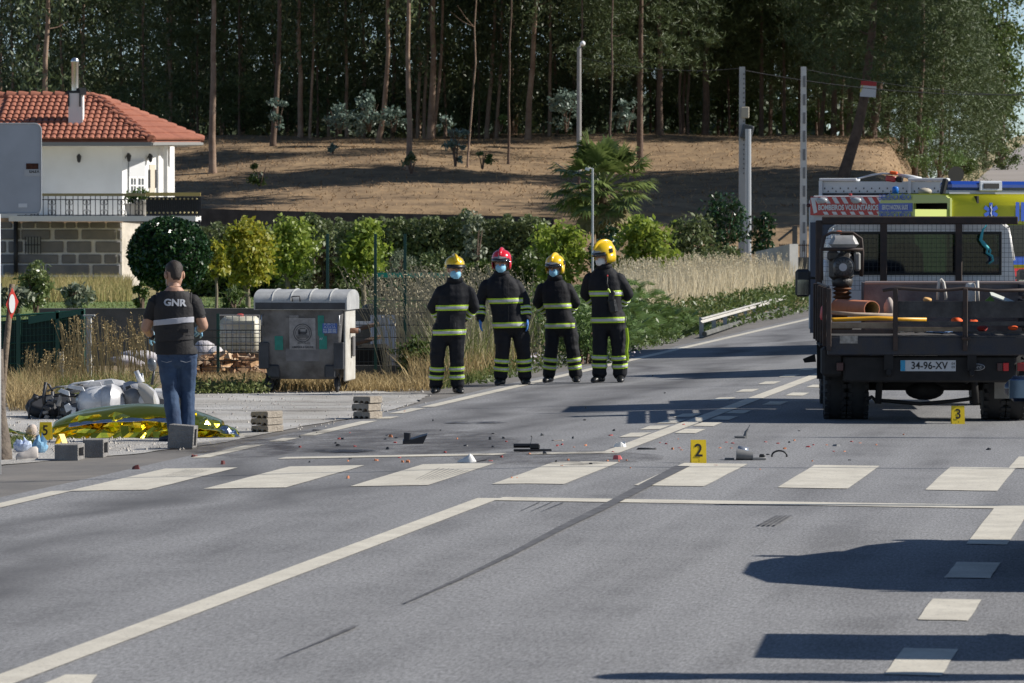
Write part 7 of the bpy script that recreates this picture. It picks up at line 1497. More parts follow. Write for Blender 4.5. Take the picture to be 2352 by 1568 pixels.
# wheels, axle, springs
def wheel(x, y, r, w, parent=truck, nlug=26, m_rim=None):
    mb = MB(); mb.lathe([(r * .58, -w / 2), (r * .86, -w / 2), (r * .97, -w * .40), (r, -w * .28), (r, w * .28), (r * .97, w * .40), (r * .86, w / 2), (r * .58, w / 2)], (x, y, r), 30, rot=RY(90)); o = mb.build('wheel', M_TYRE, parent, 35)
    mb = MB(); mb.lathe([(.03, -w * .2), (r * .58, -w * .45), (r * .58, w * .45), (.03, w * .2)], (x, y, r), 20, rot=RY(90)); mb.build('rim', m_rim or M_GREYM, o, 35)
    mb = MB()
    for k in range(nlug):
        a = 2 * math.pi * k / nlug
        for sx in (-1, 1): mb.box((x + sx * w * .40, y + (r * .985) * math.cos(a), r + (r * .985) * math.sin(a)), (w * .22, .045, .03), rot=Matrix.Rotation(a - math.pi / 2, 4, 'X'))
    tag(mb.build('tread_lug', M_TYRE, o), kind='stuff'); return o
for x in (-.93, -.70, .70, .93): wheel(x, .95, .355, .215)
for x in (-.84, .84): wheel(x, 4.75, .35, .2)
mb = MB(); mb.tube([(-.75, .95, .355), (.75, .95, .355)], .055, 10); mb.ell((.0, .95, .30), (.20, .15, .10), 16, 10); mb.build('rear_axle', M_UND, truck, True)
for sx in (-1, 1):
    mb = MB(); mb.tube([(sx * .42, -.02 + 1.9 * k / 8, .40 + .12 * abs(k / 4 - 1) ** 1.6) for k in range(9)], .035, 6, flat=.8); mb.build('leaf_spring', M_UND, truck); mb = MB(); mb.tube([(sx * .50, .55, .18), (sx * .47, .6, .62)], .035, 8); mb.build('shock_absorber', M_UND, truck, True)
    mb = MB(); mb.box((sx * .82, 1.45, .60), (.55, .04, .40)); mb.box((sx * .82, .95, .775), (.56, 1.0, .02)); mb.build('mud_guard', M_UND, truck)
ttube('anti_roll_bar', [(K9(900, 720), .6), (K9(960, 690), .6), (K9(990, 720), .6), (K9(1120, 728), .6), (K9(1400, 755), .6), (K9(1700, 728), .6), (K9(1880, 705), .6), (K9(1910, 680), .6)], .02, M_UND)
mb = MB(); mb.box((-HW + .05, .35, .62), (.22, .5, .3), bev=.03); mb.build('side_locker', M_UND, truck); mb = MB(); mb.prism([tp(K9(330, 345), .8), tp(K9(440, 300), .8), tp(K9(450, 370), .8), tp(K9(345, 378), .8)], (0, .1, 0)); mb.build('mud_flap', M_UND, truck)
tbox('mud_flap', K9(2080, 540), K9(2420, 705), .45, .02, mat('beige_flap', (.22, .20, .17), .9, var=.2)); tbox('worn_plate', K9(668, 132), K9(832, 202), -.014, .01, mat('worn_white_plate', (.34, .31, .27), .8, var=.4, vscale=20))
# number plate, oval badge, lamps
pl_ = tbox('number_plate', K9(1222, 355), K9(1727, 455), .06, .012, mat('plate_white', (.52, .53, .54), .5)); pa, pb = tp(K9(1222, 355), .06), tp(K9(1727, 455), .06); pz = (pa.z + pb.z) / 2
mb = MB(); mb.box((pa.x + .024, .056, pz), (.046, .006, pa.z - pb.z - .004)); mb.build('plate_blue_band', mat('plate_blue', (.03, .30, .52), .5), pl_)
text('plate_number', '34-96-XV', .104, TR((pa.x + pb.x) / 2 + .012, .0565, pz - .002) @ FRONT, M_BLACK, pl_, bold=.0015, xscale=.90); text('plate_date', '04\n09', .035, TR(pb.x - .026, .0565, pz + .002) @ FRONT, M_BLACK, pl_)
bc_ = tp(K9(1918, 417), .06); mb = MB(); mb.tube([(bc_.x + .078 * math.cos(a), .055, bc_.z + .032 * math.sin(a)) for a in np.linspace(0, 6.283, 26)], .005, 5); bd = mb.build('oval_badge', mat('badge_chrome', (.32, .32, .33), .35, metal=.6), truck); mb = MB(); mb.prism([(bc_.x + .074 * math.cos(a), .058, bc_.z + .029 * math.sin(a)) for a in np.linspace(0, 6.283, 22, endpoint=False)], (0, .01, 0)); mb.build('badge_field', mat('badge_dark', (.02, .024, .035), .4), bd); text('badge_script', 'Ford', .05, TR(bc_.x, .052, bc_.z) @ FRONT @ Matrix.Shear('XY', 4, (.2, 0)) if False else TR(bc_.x, .052, bc_.z) @ FRONT, MATS['badge_chrome'], bd)
for X0, X1, m in ((2160, 2210, mat('red_lens', (.55, .015, .02), .3)), (2105, 2155, mat('dark_lens', (.06, .02, .02), .3)), (2290, 2360, mat('red_lens_dim', (.30, .02, .02), .35))): tbox('tail_lamp', K9(X0, 378), K9(X1, 452), .045, .04, m, bev=.004)
tbox('tail_lamp', K9(640, 378), K9(700, 452), .045, .04, MATS['dark_lens'], bev=.004)
# ---- the load: each thing for itself, resting on the bed
def load(name, label, cat, x, y, z=.89, rz=0): p = (TR(TX, TY, tz0) @ RZ(-2.0)) @ Vector((x, y, z)); return thing(name, label, cat, p, R(rz - 2.0))
rx0 = tp(K8(690, 900), 2.2).x; rm = load('rammer', 'rammer with grey tank and rusty bellows standing on the truck bed', 'rammer', rx0, 2.2)
def rp(X, Y, dy=0): a = tp(K8(X, Y), 2.2); return Vector((a.x - rx0, dy, a.z - .89))
M_BELL = mat('rusty_bellows', (.22, .085, .03), .75, col2=(.13, .05, .02), vscale=14); M_RENG = mat('oily_engine', (.03, .028, .026), .5, col2=(.07, .06, .05), vscale=20, bump=.4)
z0_, z1_ = rp(690, 1250).z, rp(690, 1060).z; pr = []
for k in range(21): pr.append((.088 + .018 * math.sin(k * math.pi * 2 / 4), z0_ + (z1_ - z0_) * k / 20))
mb = MB(); mb.lathe(pr, n=20); mb.build('bellows', M_BELL, rm, True)
mb = MB(); mb.tube([(-.02, 0, z0_ + .01), (-.03, -.02, .10)], [.09, .08], 12); mb.box((-.03, -.05, .035), (.26, .36, .07), bev=.02); mb.build('foot_plate', M_BELL, rm)
mb = MB(); mb.lathe([(.10, z1_ - .01), (.115, z1_ + .05), (.09, z1_ + .10)], n=16); mb.build('top_flange', M_RENG, rm, True)
c = rp(690, 890); mb = MB(); mb.box((c.x - .01, .02, c.z), (.26, .24, .30), bev=.05); mb.box((c.x - .1, -.02, c.z + .12), (.12, .16, .12), bev=.03); en = mb.build('engine', M_RENG, rm)
mb = MB(); mb.lathe([(.11, .0), (.115, .05), (.09, .09), (.05, .10)], (c.x + .01, -.1, c.z), 22, rot=RX(90)); fh = mb.build('fan_housing', mat('dark_housing', (.06, .062, .062), .4), rm, 40); mb = MB(); mb.lathe([(.0, .0), (.042, 0), (.042, .012)], (c.x - .0, -.2, c.z + .0), 18, rot=RX(90)); mb.build('badge_disc', mat('pale_disc', (.5, .5, .5), .4), fh)
for k in range(14): a = k * 2 * math.pi / 14; mb = MB(); mb.box((c.x + .01 + .075 * math.cos(a), -.195, c.z + .075 * math.sin(a)), (.035, .006, .006), rot=RY(-math.degrees(a))); mb.build('cooling_slot', M_BLACK, fh)
a, b_ = rp(560, 600), rp(830, 710); mb = MB(); mb.box(((a.x + b_.x) / 2 + .01, 0, (a.z + b_.z) / 2), (b_.x - a.x, .22, a.z - b_.z), taper=.82, bev=.035); mb.build('fuel_tank', mat('grey_white_tank', (.50, .50, .49), .5, col2=(.30, .30, .30), vscale=5), rm, 40); mb = MB(); q = rp(660, 578); mb.lathe([(.03, -.01), (.03, .02), (.01, .025)], q, 12); mb.build('fuel_cap', mat('orange_cap', (.55, .12, .02), .5), rm)
for dy in (-.16, .14):
    mb = MB(); mb.tube([rp(500, 1010, dy), rp(498, 740, dy), rp(520, 610, dy), rp(590, 575, dy), rp(780, 575, dy), rp(860, 630, dy), rp(872, 760, dy), rp(862, 975, dy)], .014, 7); mb.build('handle_frame', M_DKIRON, rm, True)
mb = MB(); mb.tube([rp(500, 725, -.165), rp(870, 728, -.165)], .019, 8); mb.tube([rp(500, 725, -.165), rp(500, 725, .15)], .016, 8); mb.build('handle_bar', M_DKIRON, rm, True)
mb = MB(); q = rp(825, 840); mb.box((q.x, -.05, q.z), (.07, .1, .2), bev=.02); mb.build('air_filter', mat('grey_filter', (.22, .22, .21), .6), rm)
# orange corrugated pipe
pa_, pb_ = tp(K8(650, 1300), 2.0), tp(K8(960, 1275), 1.0); pp = load('corrugated_pipe', 'orange corrugated pipe lying on the truck bed', 'pipe', pb_.x, 1.0); off = Vector((pb_.x, 1.0, .89)); d = (pa_ - pb_); d.z = 0; r_ = .088; pc = Vector((0, 0, pb_.z - .89)); n_ = 40; mb = MB()
mb.tube([pc + d * (k / n_) for k in range(n_ + 1)], [r_ * (1.0 if k % 2 else .95) for k in range(n_ + 1)], 22, cap=False); mb.build('pipe_wall', mat('orange_pipe', (.78, .30, .16), .5, var=.1, vscale=5), pp, 30); mb = MB(); mb.tube([pc + d * -.001, pc + d * .9], r_ * .90, 22, cap=False); mb.build('pipe_lining', mat('cream_pipe', (.55, .42, .22), .6), pp, True); mb = MB(); mb.lathe([(r_ * .90, -.004), (r_ * 1.0, -.004), (r_ * 1.0, .004), (r_ * .9, .004)], pc, 22, rot=d.to_track_quat('Z', 'Y').to_matrix().to_4x4(), cap=False); mb.build('pipe_rim', MATS['orange_pipe'], pp)
def load_tube(name, label, cat, pts, y, r, m, n=8):
    w = [tp(K8(X, Y), y) for X, Y in pts]; t = load(name, label, cat, w[0].x, y, w[0].z - r); mb = MB(); mb.tube([q - Vector((w[0].x, y, w[0].z - r)) for q in w], r, n); mb.build('shaft', m, t, True); return t
load_tube('yellow_pipe', 'long yellow plastic pipe across the truck bed', 'pipe', [(570, 1372), (620, 1372), (1000, 1358), (1460, 1372)], .35, .022, mat('yellow_pipe', (.75, .38, .02), .4)); load_tube('wooden_pole', 'pale pole lying above the yellow pipe', 'pole', [(570, 1305), (800, 1322), (1150, 1332)], .5, .02, mat('pale_pole', (.38, .30, .23), .8, var=.2, vscale=10)); load_tube('steel_tube', 'short dark steel tube end on the truck bed', 'tube', [(562, 1398), (596, 1396)], .12, .024, M_DKIRON)
load_tube('bent_white_pipe', 'bent whitish pipe standing on the truck load', 'pipe', [(1562, 1190), (1566, 1080), (1575, 1020), (1595, 1003), (1615, 1030), (1630, 1110), (1638, 1190)], 1.3, .016, mat('whitish_pipe', (.55, .52, .47), .7, var=.1)); load_tube('white_post', 'straight whitish post standing on the truck load', 'post', [(1930, 1200), (1924, 1015)], 1.3, .018, MATS['whitish_pipe'])
q = tp(K8(1860, 1205), 1.35); t = load('cement_bag', 'upright pale sack on the truck load', 'sack', q.x, 1.35, q.z - .05); mb = MB(); mb.loft([ering(z, .052 * k, .05 * k, 0, 0, 12) for z, k in ((0, .8), (.05, 1.05), (.14, 1.0), (.2, 1.05), (.235, .9), (.245, .5))]); mb.build('sack_body', mat('pale_sack', (.58, .55, .50), .8, var=.15, vscale=16, bump=.4), t, True)
# mortar trough
qa, qb = tp(K8(885, 1030), 1.9), tp(K8(2400, 1030), 1.9); t = load('mortar_trough', 'grey steel trough spanning the truck bed', 'trough', (qa.x + qb.x) / 2, 1.9); w_ = (qb.x - qa.x); h_ = qa.z - .89; mb = MB()
for c, dd in (((0, -.3, h_ / 2), (w_, .02, h_)), ((0, .3, h_ / 2), (w_, .02, h_)), ((-w_ / 2, 0, h_ / 2), (.02, .6, h_)), ((w_ / 2, 0, h_ / 2), (.02, .6, h_))): mb.box(c, dd)
mb.build('trough_walls', mat('cement_stained_steel', (.20, .185, .18), .8, col2=(.12, .10, .10), vscale=5, bump=.2), t); mb = MB(); mb.tube([(-w_ / 2, -.31, h_), (w_ / 2, -.31, h_)], .018, 7); mb.build('rolled_rim', mat('worn_rim', (.28, .22, .20), .6), t)
q = tp(K8(2140, 1195), .8); t = load('signboard', 'white sheet with a green corner propped on the truck load', 'sheet', q.x, .8, q.z - .08); mb = MB(); mb.prism([(-.10, 0, .12), (.22, 0, .0), (.22, .25, .03), (-.10, .25, .16)], (0, 0, .014)); mb.build('sheet', mat('pale_sheet', (.55, .58, .52), .5), t); mb = MB(); mb.prism([(-.16, .02, .0), (-.02, .02, -.0), (-.1, .02, .13), (-.16, .02, .08)], (0, .05, 0)); mb.build('green_corner', mat('leaf_green_plastic', (.10, .22, .03), .5), t)
def rag(label, X, Y, y, w, h, m, seed):
    q = tp(K8(X, Y), y); t = load('work_cloth', label, 'cloth', q.x, y, q.z - h / 2); mb = MB(); mb.ell((0, 0, h / 2), (w / 2, .1, h / 2), 14, 8)
    for k in range(len(mb.v)): mb.v[k] = mb.v[k] + mnoise.noise_vector(mb.v[k] * 11 + Vector((seed, 0, 0))) * .025
    mb.build('cloth', m, t, True)
M_ORG = mat('orange_cloth', (.75, .10, .01), .7)
rag('bright orange cloth between the tail planks', 1735, 1380, .15, .11, .06, M_ORG, 1); rag('orange strap end beside the right stake', 1890, 1385, .12, .10, .03, M_ORG, 2); rag('orange cloth at the right under the tail plank', 2250, 1445, .15, .09, .035, M_ORG, 3); rag('dark red cloth under the tail plank', 1970, 1450, .2, .12, .06, mat('dark_red_cloth', (.22, .02, .015), .8), 4); rag('white rag bundle on the truck bed', 1250, 1470, .15, .12, .035, M_MASKW, 5); rag('pale hose coil on the truck bed', 1400, 1472, .15, .13, .05, mat('pale_hose', (.45, .44, .42), .6), 6); rag('red container behind the left stake', 520, 1310, .5, .08, .16, mat('red_can', (.45, .02, .03), .5), 7); rag('orange ball shaped float on the truck load', 1465, 1190, 1.2, .09, .06, mat('tan_ball', (.6, .35, .13), .6), 8); rag('pale stone block on the truck bed', 1120, 1260, 1.2, .12, .2, mat('pale_stone', (.36, .31, .28), .9), 9); rag('blue tarpaulin edge on the truck bed', 1560, 1490, .2, .3, .02, mat('blue_tarp', (.12, .22, .42), .6), 10)
# turquoise rope hanging on the cab guard
w = [tp(K8(X, Y), gy - .06) for X, Y in ((2010, 505), (1975, 550), (1955, 640), (1985, 680), (2020, 720), (2010, 760), (2060, 790), (2068, 830), (2030, 860))]; p0 = (TR(TX, TY, tz0) @ RZ(-2.0)) @ w[0]; t = thing('rope', 'turquoise rope hanging on the cab guard', 'rope', p0, R(-2)); mb = MB(); mb.tube([q - w[0] for q in w], [.008, .012, .02, .022, .018, .014, .014, .012, .008], 7); mb.tube([q - w[0] + Vector((.03, .01, -.02)) for q in w[2:6]], .012, 6); mb.build('rope_strands', mat('turquoise_rope', (.06, .38, .42), .7), t, True)

# ---- fire engine
FX, FYY = (2015 - CU) * 68 / F_PX, 68.0; fe = thing('fire_engine', 'fire engine with red and white hazard panel and ladder rack behind the flatbed truck', 'fire engine', (FX, FYY, 0), -TH)
def fp(X, Y): a = P(*K8(X, Y), FYY); return Vector((a.x - FX, 0, a.z))
def fbox(name, X0, Y0, X1, Y1, y, d, m, parent=fe, bev=0): a, b_ = fp(X0, Y0), fp(X1, Y1); mb = MB(); mb.box(((a.x + b_.x) / 2, y + d / 2, (a.z + b_.z) / 2), (abs(b_.x - a.x), d, abs(a.z - b_.z)), bev=bev); return mb.build(name, m, parent)
M_FRED = mat('engine_red', (.42, .02, .025), .35, coat=.3); M_FWH = mat('engine_white', (.62, .63, .64), .4); M_ALU = mat('ladder_aluminium', (.55, .57, .60), .4, metal=.5)
fbox('body', 378, 235, 1700, 1500, .02, 5.5, mat('engine_grey_white', (.45, .47, .50), .4), bev=.08); fbox('lower_body', 395, 480, 1690, 1495, -.01, .05, mat('engine_dark_blue', (.03, .04, .07), .4))
hzp = fbox('hazard_panel', 398, 245, 1620, 415, -.045, .03, M_FRED)
for k in range(15):
    x0 = 430 + k * 82
    for (Ya, Yb, sh) in ((252, 308, 34), (383, 411, 17)):
        if k == 0 and Ya == 383: continue
        mb = MB(); mb.prism([fp(x0, Ya) + Vector((0, -.048, 0)), fp(x0 + 40, Ya) + Vector((0, -.048, 0)), fp(x0 + 40 + sh, Yb) + Vector((0, -.048, 0)), fp(x0 + sh, Yb) + Vector((0, -.048, 0))], (0, .004, 0)); mb.build('white_stripe', M_FWH, hzp)
mb = MB(); mb.prism([fp(400, 255) + Vector((0, -.049, 0)), fp(440, 255) + Vector((0, -.049, 0)), fp(462, 390) + Vector((0, -.049, 0)), fp(430, 400) + Vector((0, -.049, 0))], (0, .004, 0)); mb.build('white_stripe', M_FWH, hzp)
q = fp(760, 347); hgt = fp(0, 320).z - fp(0, 372).z; text('panel_text', 'BOMBEIROS VOLUNTÁRIOS V', hgt * 1.28, TR(fp(470, 347).x, -.055, q.z) @ FRONT, M_FWH, hzp, bold=.004, xscale=.665, align='LEFT')
for X in (508, 818): a = fp(X, 280); mb = MB(); mb.ell((a.x, -.07, a.z), (.085, .05, .05), 12, 8); mb.build('panel_lamp', mat('clear_lamp', (.38, .40, .42), .2), hzp, True)
# ladder rack on the roof
rk = fbox('ladder_rack', 478, 105, 1640, 210, .3, .5, M_ALU); fbox('rack_upright', 462, 100, 494, 240, .22, .07, M_ALU, rk); fbox('rack_upright', 1280, 100, 1308, 215, .22, .07, M_ALU, rk); fbox('rack_lower_rail', 478, 212, 1640, 232, .24, .05, M_DKBLUE, rk)
for row, off_ in ((168, 0), (195, 32)):
    for k in range(16): fbox('ladder_rung_hole', 508 + off_ + k * 72, row - 7, 517 + off_ + k * 72, row + 7, .285, .02, M_DKBLUE, rk)
for X0, X1, Y in ((465, 810, 86), (1280, 1642, 86)): fbox('locker_lid', X0, Y - 12, X1, Y + 14, .2, .7, M_FWH, fe, .01)
for pts, r_, m in (([(800, 82), (940, 45), (1045, 32), (1180, 40), (1280, 75)], .015, M_ALU), ([(1190, 50), (1300, 62), (1400, 85)], .03, M_FWH)): mb = MB(); mb.tube([fp(X, Y) + Vector((0, .35, 0)) for X, Y in pts], r_, 7); mb.build('monitor_arm', m, fe, True)
for X, Y, w_, h_, m in ((1145, 25, .12, .05, M_ORG), (1120, 80, .16, .09, M_FRED), (1200, 85, .1, .09, M_BLACK)): a = fp(X, Y); mb = MB(); mb.box((a.x, .35, a.z), (w_, .2, h_), rot=RY(8), bev=.015); mb.build('water_monitor', m, fe)
a = fp(378, 325); mb = MB(); mb.ell((a.x, 0, a.z), (.035, .05, .035), 10, 6); mb.build('marker_lamp', MATS['dark_lens'], fe, True); a = fp(765, 228); mb = MB(); mb.box((a.x, -.02, a.z), (.05, .05, .04), bev=.01); mb.build('red_lamp', M_FRED, fe)
for x in (-.85, .85): 
    for y in (.9, 4.6): wheel(x, y, .45, .28, fe, 22)
# ---- ambulance, parked askew with its rear doors towards the left
ax, ay = 5.85, 58.0; am = thing('ambulance', 'yellow ambulance with blue light bar and open rear door behind the flatbed truck', 'ambulance', (ax, ay, 0), R(26.6))
# local frame: +x along the side (towards the front), +y across the vehicle; the side y=0 faces the camera
M_AMY = mat('ambulance_yellow', (.72, .66, .02), .35, coat=.3); M_AMP = mat('pale_ambulance_rear', (.50, .56, .16), .4); M_AMB = mat('ambulance_blue', (.03, .09, .42), .4)
zr2 = P(2250, 444, 58.5).z; L_, W_a = 5.2, 1.9
prof = [(0, .45), (0, 1.9), (.03, zr2 - .16), (.12, zr2 - .04), (.28, zr2), (W_a - .28, zr2), (W_a - .12, zr2 - .04), (W_a - .03, zr2 - .16), (W_a, 1.9), (W_a, .45)]
mb = MB(); mb.loft([[(.02, y, z) for y, z in prof], [(3.6, y, z) for y, z in prof], [(4.2, y * .94 + .05, .45 + (z - .45) * (.9 if z > 1.4 else 1)) for y, z in prof]], cap=False); bod = mb.build('body', M_AMY, am, 30); bod.modifiers.new('t', 'SOLIDIFY').thickness = .04
mb = MB(); mb.loft([[(3.9, y * .92 + .07, .45 + (z - .45) * .42) for y, z in prof], [(5.15, y * .86 + .12, .45 + (z - .45) * .34) for y, z in prof]]); mb.build('bonnet', M_AMY, am, 30); mb = MB(); mb.box((4.25, W_a / 2, 1.65), (.3, W_a * .86, .6), rot=RY(-28)); mb.build('windscreen', glass('screen_glass', (.3, .35, .36)), am)
# rear: closed left leaf (pale), open right half, its inner shade painted on an added dark panel
mb = MB(); mb.prism([(0, W_a * .50, .5), (0, W_a - .02, .5), (0, W_a - .02, 1.9), (0, W_a - .05, zr2 - .16), (0, W_a - .14, zr2 - .05), (0, W_a - .28, zr2 - .015), (0, W_a * .50, zr2 - .015)], (.04, 0, 0)); rd = mb.build('rear_door', M_AMP, am)
mb = MB(); mb.prism([(0, .03, zr2 - .10), (0, .14, zr2 - .03), (0, W_a * .5, zr2 - .015), (0, W_a * .5, zr2 - .13), (0, .1, zr2 - .13)], (.04, 0, 0)); mb.build('rear_header', M_AMP, am); mb = MB(); mb.box((.45, W_a / 2, 1.45), (.03, W_a - .1, 1.86)); mb.build('inner_shade_panel', mat('dark_interior', (.02, .02, .02), .8), am); mb = MB(); mb.box((1.1, W_a / 2, .5), (2.2, W_a - .1, .05)); mb.build('floor', MATS['dark_interior'], am)
mb = MB(); mb.box((-.002, .04, 1.6), (.03, .07, 1.5)); mb.build('door_pillar', M_AMP, am); mb = MB(); mb.box((-.35, -.06, 1.45), (.75, .04, 1.5), rot=RZ(20)); mb.build('open_door', M_AMP, am)
REAR = Matrix(((0, 0, -1, -.006), (-1, 0, 0, 0), (0, 1, 0, 0), (0, 0, 0, 1)))
mb = MB(); mb.box((-.004, W_a * .74, P(2070, 476, 59).z), (.004, W_a * .46, .115)); mb.build('blue_band', M_AMB, rd)
for s_, v_, m, sz in (('EMERGÊNCIA MÉDICA', 453, M_AMB, .105), ('SERVIÇO NACIONAL SAUDE', 476, M_FWH, .085), ('EMERGÊNCIA MÉDICA', 494, M_AMB, .105)): text('rear_text', s_, sz, TR(-.008, W_a * .74, P(2070, v_, 59).z) @ REAR, m, rd, bold=.003, xscale=.62 if len(s_) > 20 else .8)
# side: star emblem, letters, red and blue stripes, windows
SIDE = FRONT
sc = Vector((.62, -.005, P(2248, 485, 58).z)); mb = MB()
for k in range(3): mb.box((sc.x, -.004, sc.z), (.05, .006, .23), rot=RY(60 * k))
em = mb.build('star_emblem', M_AMB, am); mb = MB(); mb.tube([(sc.x + .012 * math.sin(k * 1.6), -.012, sc.z - .08 + .02 * k) for k in range(9)], .005, 5); mb.tube([(sc.x, -.011, sc.z - .09), (sc.x, -.011, sc.z + .09)], .004, 5); mb.build('serpent_staff', M_FWH, em)
text('side_letters', 'INEM', .34, TR(1.0, -.006, P(2300, 488, 58).z) @ SIDE, M_AMB, am, bold=.012, align='LEFT')
for z, h_, m in ((1.30, .22, mat('ambulance_red', (.55, .03, .03), .4)), (1.52, .12, M_AMB), (1.02, .2, M_FWH)): mb = MB(); mb.box((1.9, -.004, z), (3.6, .006, h_)); mb.build('side_stripe', m, am)
mb = MB(); mb.box((1.3, -.006, 1.78), (1.3, .01, .42)); mb.build('side_window', mat('black_glass', (.01, .012, .014), .08), am)
# roof: blue light bar, white box, beacon, siren
lb = MB(); zz = zr2 + .10; lb.box((1.0, .35, zz), (1.8, .28, .13), bev=.045); lbo = lb.build('light_bar', mat('blue_lens', (.01, .045, .26), .15, coat=.4), am); mb = MB(); mb.box((.75, .205, zz), (.36, .03, .14), bev=.012); mb.build('bar_centre', M_ALU, lbo); mb = MB(); mb.box((.75, .187, zz), (.24, .02, .07)); mb.build('bar_speaker', M_BLACK, lbo); mb = MB(); mb.box((1.0, .35, zr2 + .02), (1.75, .2, .05)); mb.build('bar_mount', M_GALV, lbo)
mb = MB(); mb.lathe([(.045, 0), (.045, .085), (.03, .1), (.005, .104)], (.1, W_a - .32, zr2), 14); mb.build('beacon', mat('blue_beacon', (.02, .16, .55), .2), am, True); mb = MB(); mb.ell((.12, W_a * .45, zr2 + .03), (.1, .09, .05), 12, 7); mb.build('rear_camera', mat('beige_cap', (.42, .38, .30), .6), am, True)
mb = MB(); mb.box((.06, .28, zr2 + .09), (.06, .08, .22), rot=RY(14), bev=.015); mb.build('bar_end', M_BLACK, am)
for x in (.95, 4.1):
    for y in (.12, W_a - .12):
        mb = MB(); mb.lathe([(.2, -.1), (.31, -.1), (.34, 0), (.31, .1), (.2, .1)], (x, y, .34), 24, rot=RX(90)); w_o = mb.build('wheel', M_TYRE, am, 35); mb = MB(); mb.lathe([(.03, -.06), (.2, -.09), (.2, .09), (.03, .06)], (x, y, .34), 16, rot=RX(90)); mb.build('rim', M_GREYM, w_o)
# ---- cars at the right edge: only a mirror of the first reaches into the frame
def car(label, x, y, length, m_paint):
    t = thing('parked_car', label, 'car', (x, y, gz(x, y)), R(-3), None)
    hw = .86; secs = [(0, .42, .60, .55, .55), (-.12, .30, .72, .70, .70), (-.5, .25, .84, .80, .80), (-1.05, .25, .93, .84, .84), (-1.2, .25, .95, .85, .85), (-length + .35, .25, .98, .85, .85), (-length + .1, .3, .9, .82, .82), (-length, .42, .7, .72, .72)]
    mb = MB(); rings = []
    for yy, zb2, zt2, w0, w1 in secs: rings.append([(-w0, yy, zb2 + .1), (-w0 - .01, yy, (zb2 + zt2) / 2), (-w1 + .03, yy, zt2 - .05), (-w1 + .12, yy, zt2), (w1 - .12, yy, zt2), (w1 - .03, yy, zt2 - .05), (w0 + .01, yy, (zb2 + zt2) / 2), (w0, yy, zb2 + .1), (w0 - .15, yy, zb2), (-w0 + .15, yy, zb2)])
    mb.loft(rings); mb.build('body', m_paint, t, 40)
    gh = [(-1.0, .93, .70, .78), (-1.55, 1.30, .64, .78), (-1.9, 1.43, .60, .78), (-2.7, 1.46, .60, .78), (-length + .55, 1.36, .60, .76), (-length + .15, 1.0, .62, .74)]
    mb = MB(); mb.loft([[(-wb, yy, .92), (-wt, yy, zt2 - .03), (-wt + .08, yy, zt2), (wt - .08, yy, zt2), (wt, yy, zt2 - .03), (wb, yy, .92)] for yy, zt2, wt, wb in gh]); gl = mb.build('greenhouse', mat('car_dark_glass', (.012, .014, .016), .06), t, 40)
    mb = MB(); mb.loft([[(-wt - .005, yy, zt2 - .02), (-wt + .09, yy, zt2 + .012), (wt - .09, yy, zt2 + .012), (wt + .005, yy, zt2 - .02)] for yy, zt2, wt, wb in gh[1:5]]); mb.build('roof', m_paint, t, 40)
    for sx in (-1, 1):
        mb = MB(); mb.box((sx * (hw + .12), -1.42, 1.03), (.22, .12, .155), bev=.06); mr = mb.build('wing_mirror', m_paint, t, 40); mb = MB(); mb.box((sx * (hw + .125), -1.484, 1.03), (.165, .008, .115), bev=.003); mb.build('mirror_glass', mat('blue_mirror', (.25, .38, .55), .05, metal=1), mr); mb = MB(); mb.tube([(sx * (hw + .05), -1.40, .96), (sx * (hw - .06), -1.38, .93)], .03, 7); mb.build('mirror_arm', M_BLACK, mr)
        for yy in (-.75, -length + .75):
            mb = MB(); mb.lathe([(.19, -.09), (.29, -.09), (.31, -.04), (.31, .04), (.29, .09), (.19, .09)], (sx * (hw - .10), yy, .31), 24, rot=RY(90)); w_o = mb.build('wheel', M_TYRE, t, 35); mb = MB(); mb.lathe([(.03, -.06), (.19, -.085), (.19, .085), (.03, .06)], (sx * (hw - .10), yy, .31), 16, rot=RY(90)); mb.build('rim', M_GREYM, w_o)
        mb = MB(); mb.box((sx * .62, -length - .0, .78), (.2, .06, .16), bev=.02); mb.build('tail_lamp', MATS['red_lens'], t); mb = MB(); mb.ell((sx * .6, -.05, .66), (.16, .09, .07), 12, 7); mb.build('headlamp', MATS['clear_lamp'], t, True)
    mb = MB(); mb.tube([(-.1, -2.0, 1.46), (-.1, -2.25, 1.75)], .006, 5); mb.build('aerial', M_BLACK, t); return t
M_CARB = mat('dark_blue_car_paint', (.012, .02, .045), .25, coat=.6)
car('dark car at the right edge, only its wing mirror in the frame', P(2352, 867, 26.4).x + 1.055, 27.85, 3.9, M_CARB)
c2 = copy_tree(cont); c2.location = (3.42, 20.85, gz(3.42, 20.85)); c2.rotation_euler = (0, 0, R(84)); c2['label'] = 'stand-in container right of the frame, added for its shadow'  # unseen container copy, added only to cast the lower right shadow
firefighter('stand-in figure outside the right edge of the frame, added for the long shadow', CU + 2.98 * F_PX / 19.5, HOR + 2.03 * F_PX / 19.5, HOR + .25 * F_PX / 19.5, M_HELY, M_MASKB, ('down', 'back'), ((-.12, 0), (.12, .03)), 0, 160, 0, seed=6)  # unseen figure added to cast the long shadow, built like the firefighters
# roadside signs right of the frame whose narrow shadows cross the lane
for (x, y, w, h, z0s, lab) in ((6.0, 31.3, 1.0, 1.05, 2.05, 'large rectangular road sign right of the frame near the crossing'), (7.4, 41.2, .9, .9, 2.2, 'road sign right of the frame beside the truck')):
    t = thing('roadside_sign', lab, 'road sign', (x, y, gz(x, y)), group='signs right of the frame'); mb = MB(); mb.box((0, 0, z0s + h / 2), (w, .03, h), bev=.01); mb.build('plate', M_SIGNB, t); mb = MB(); mb.tube([(0, .04, -.1), (0, .04, z0s + h)], .035, 8); mb.build('post', M_GALV, t, True)
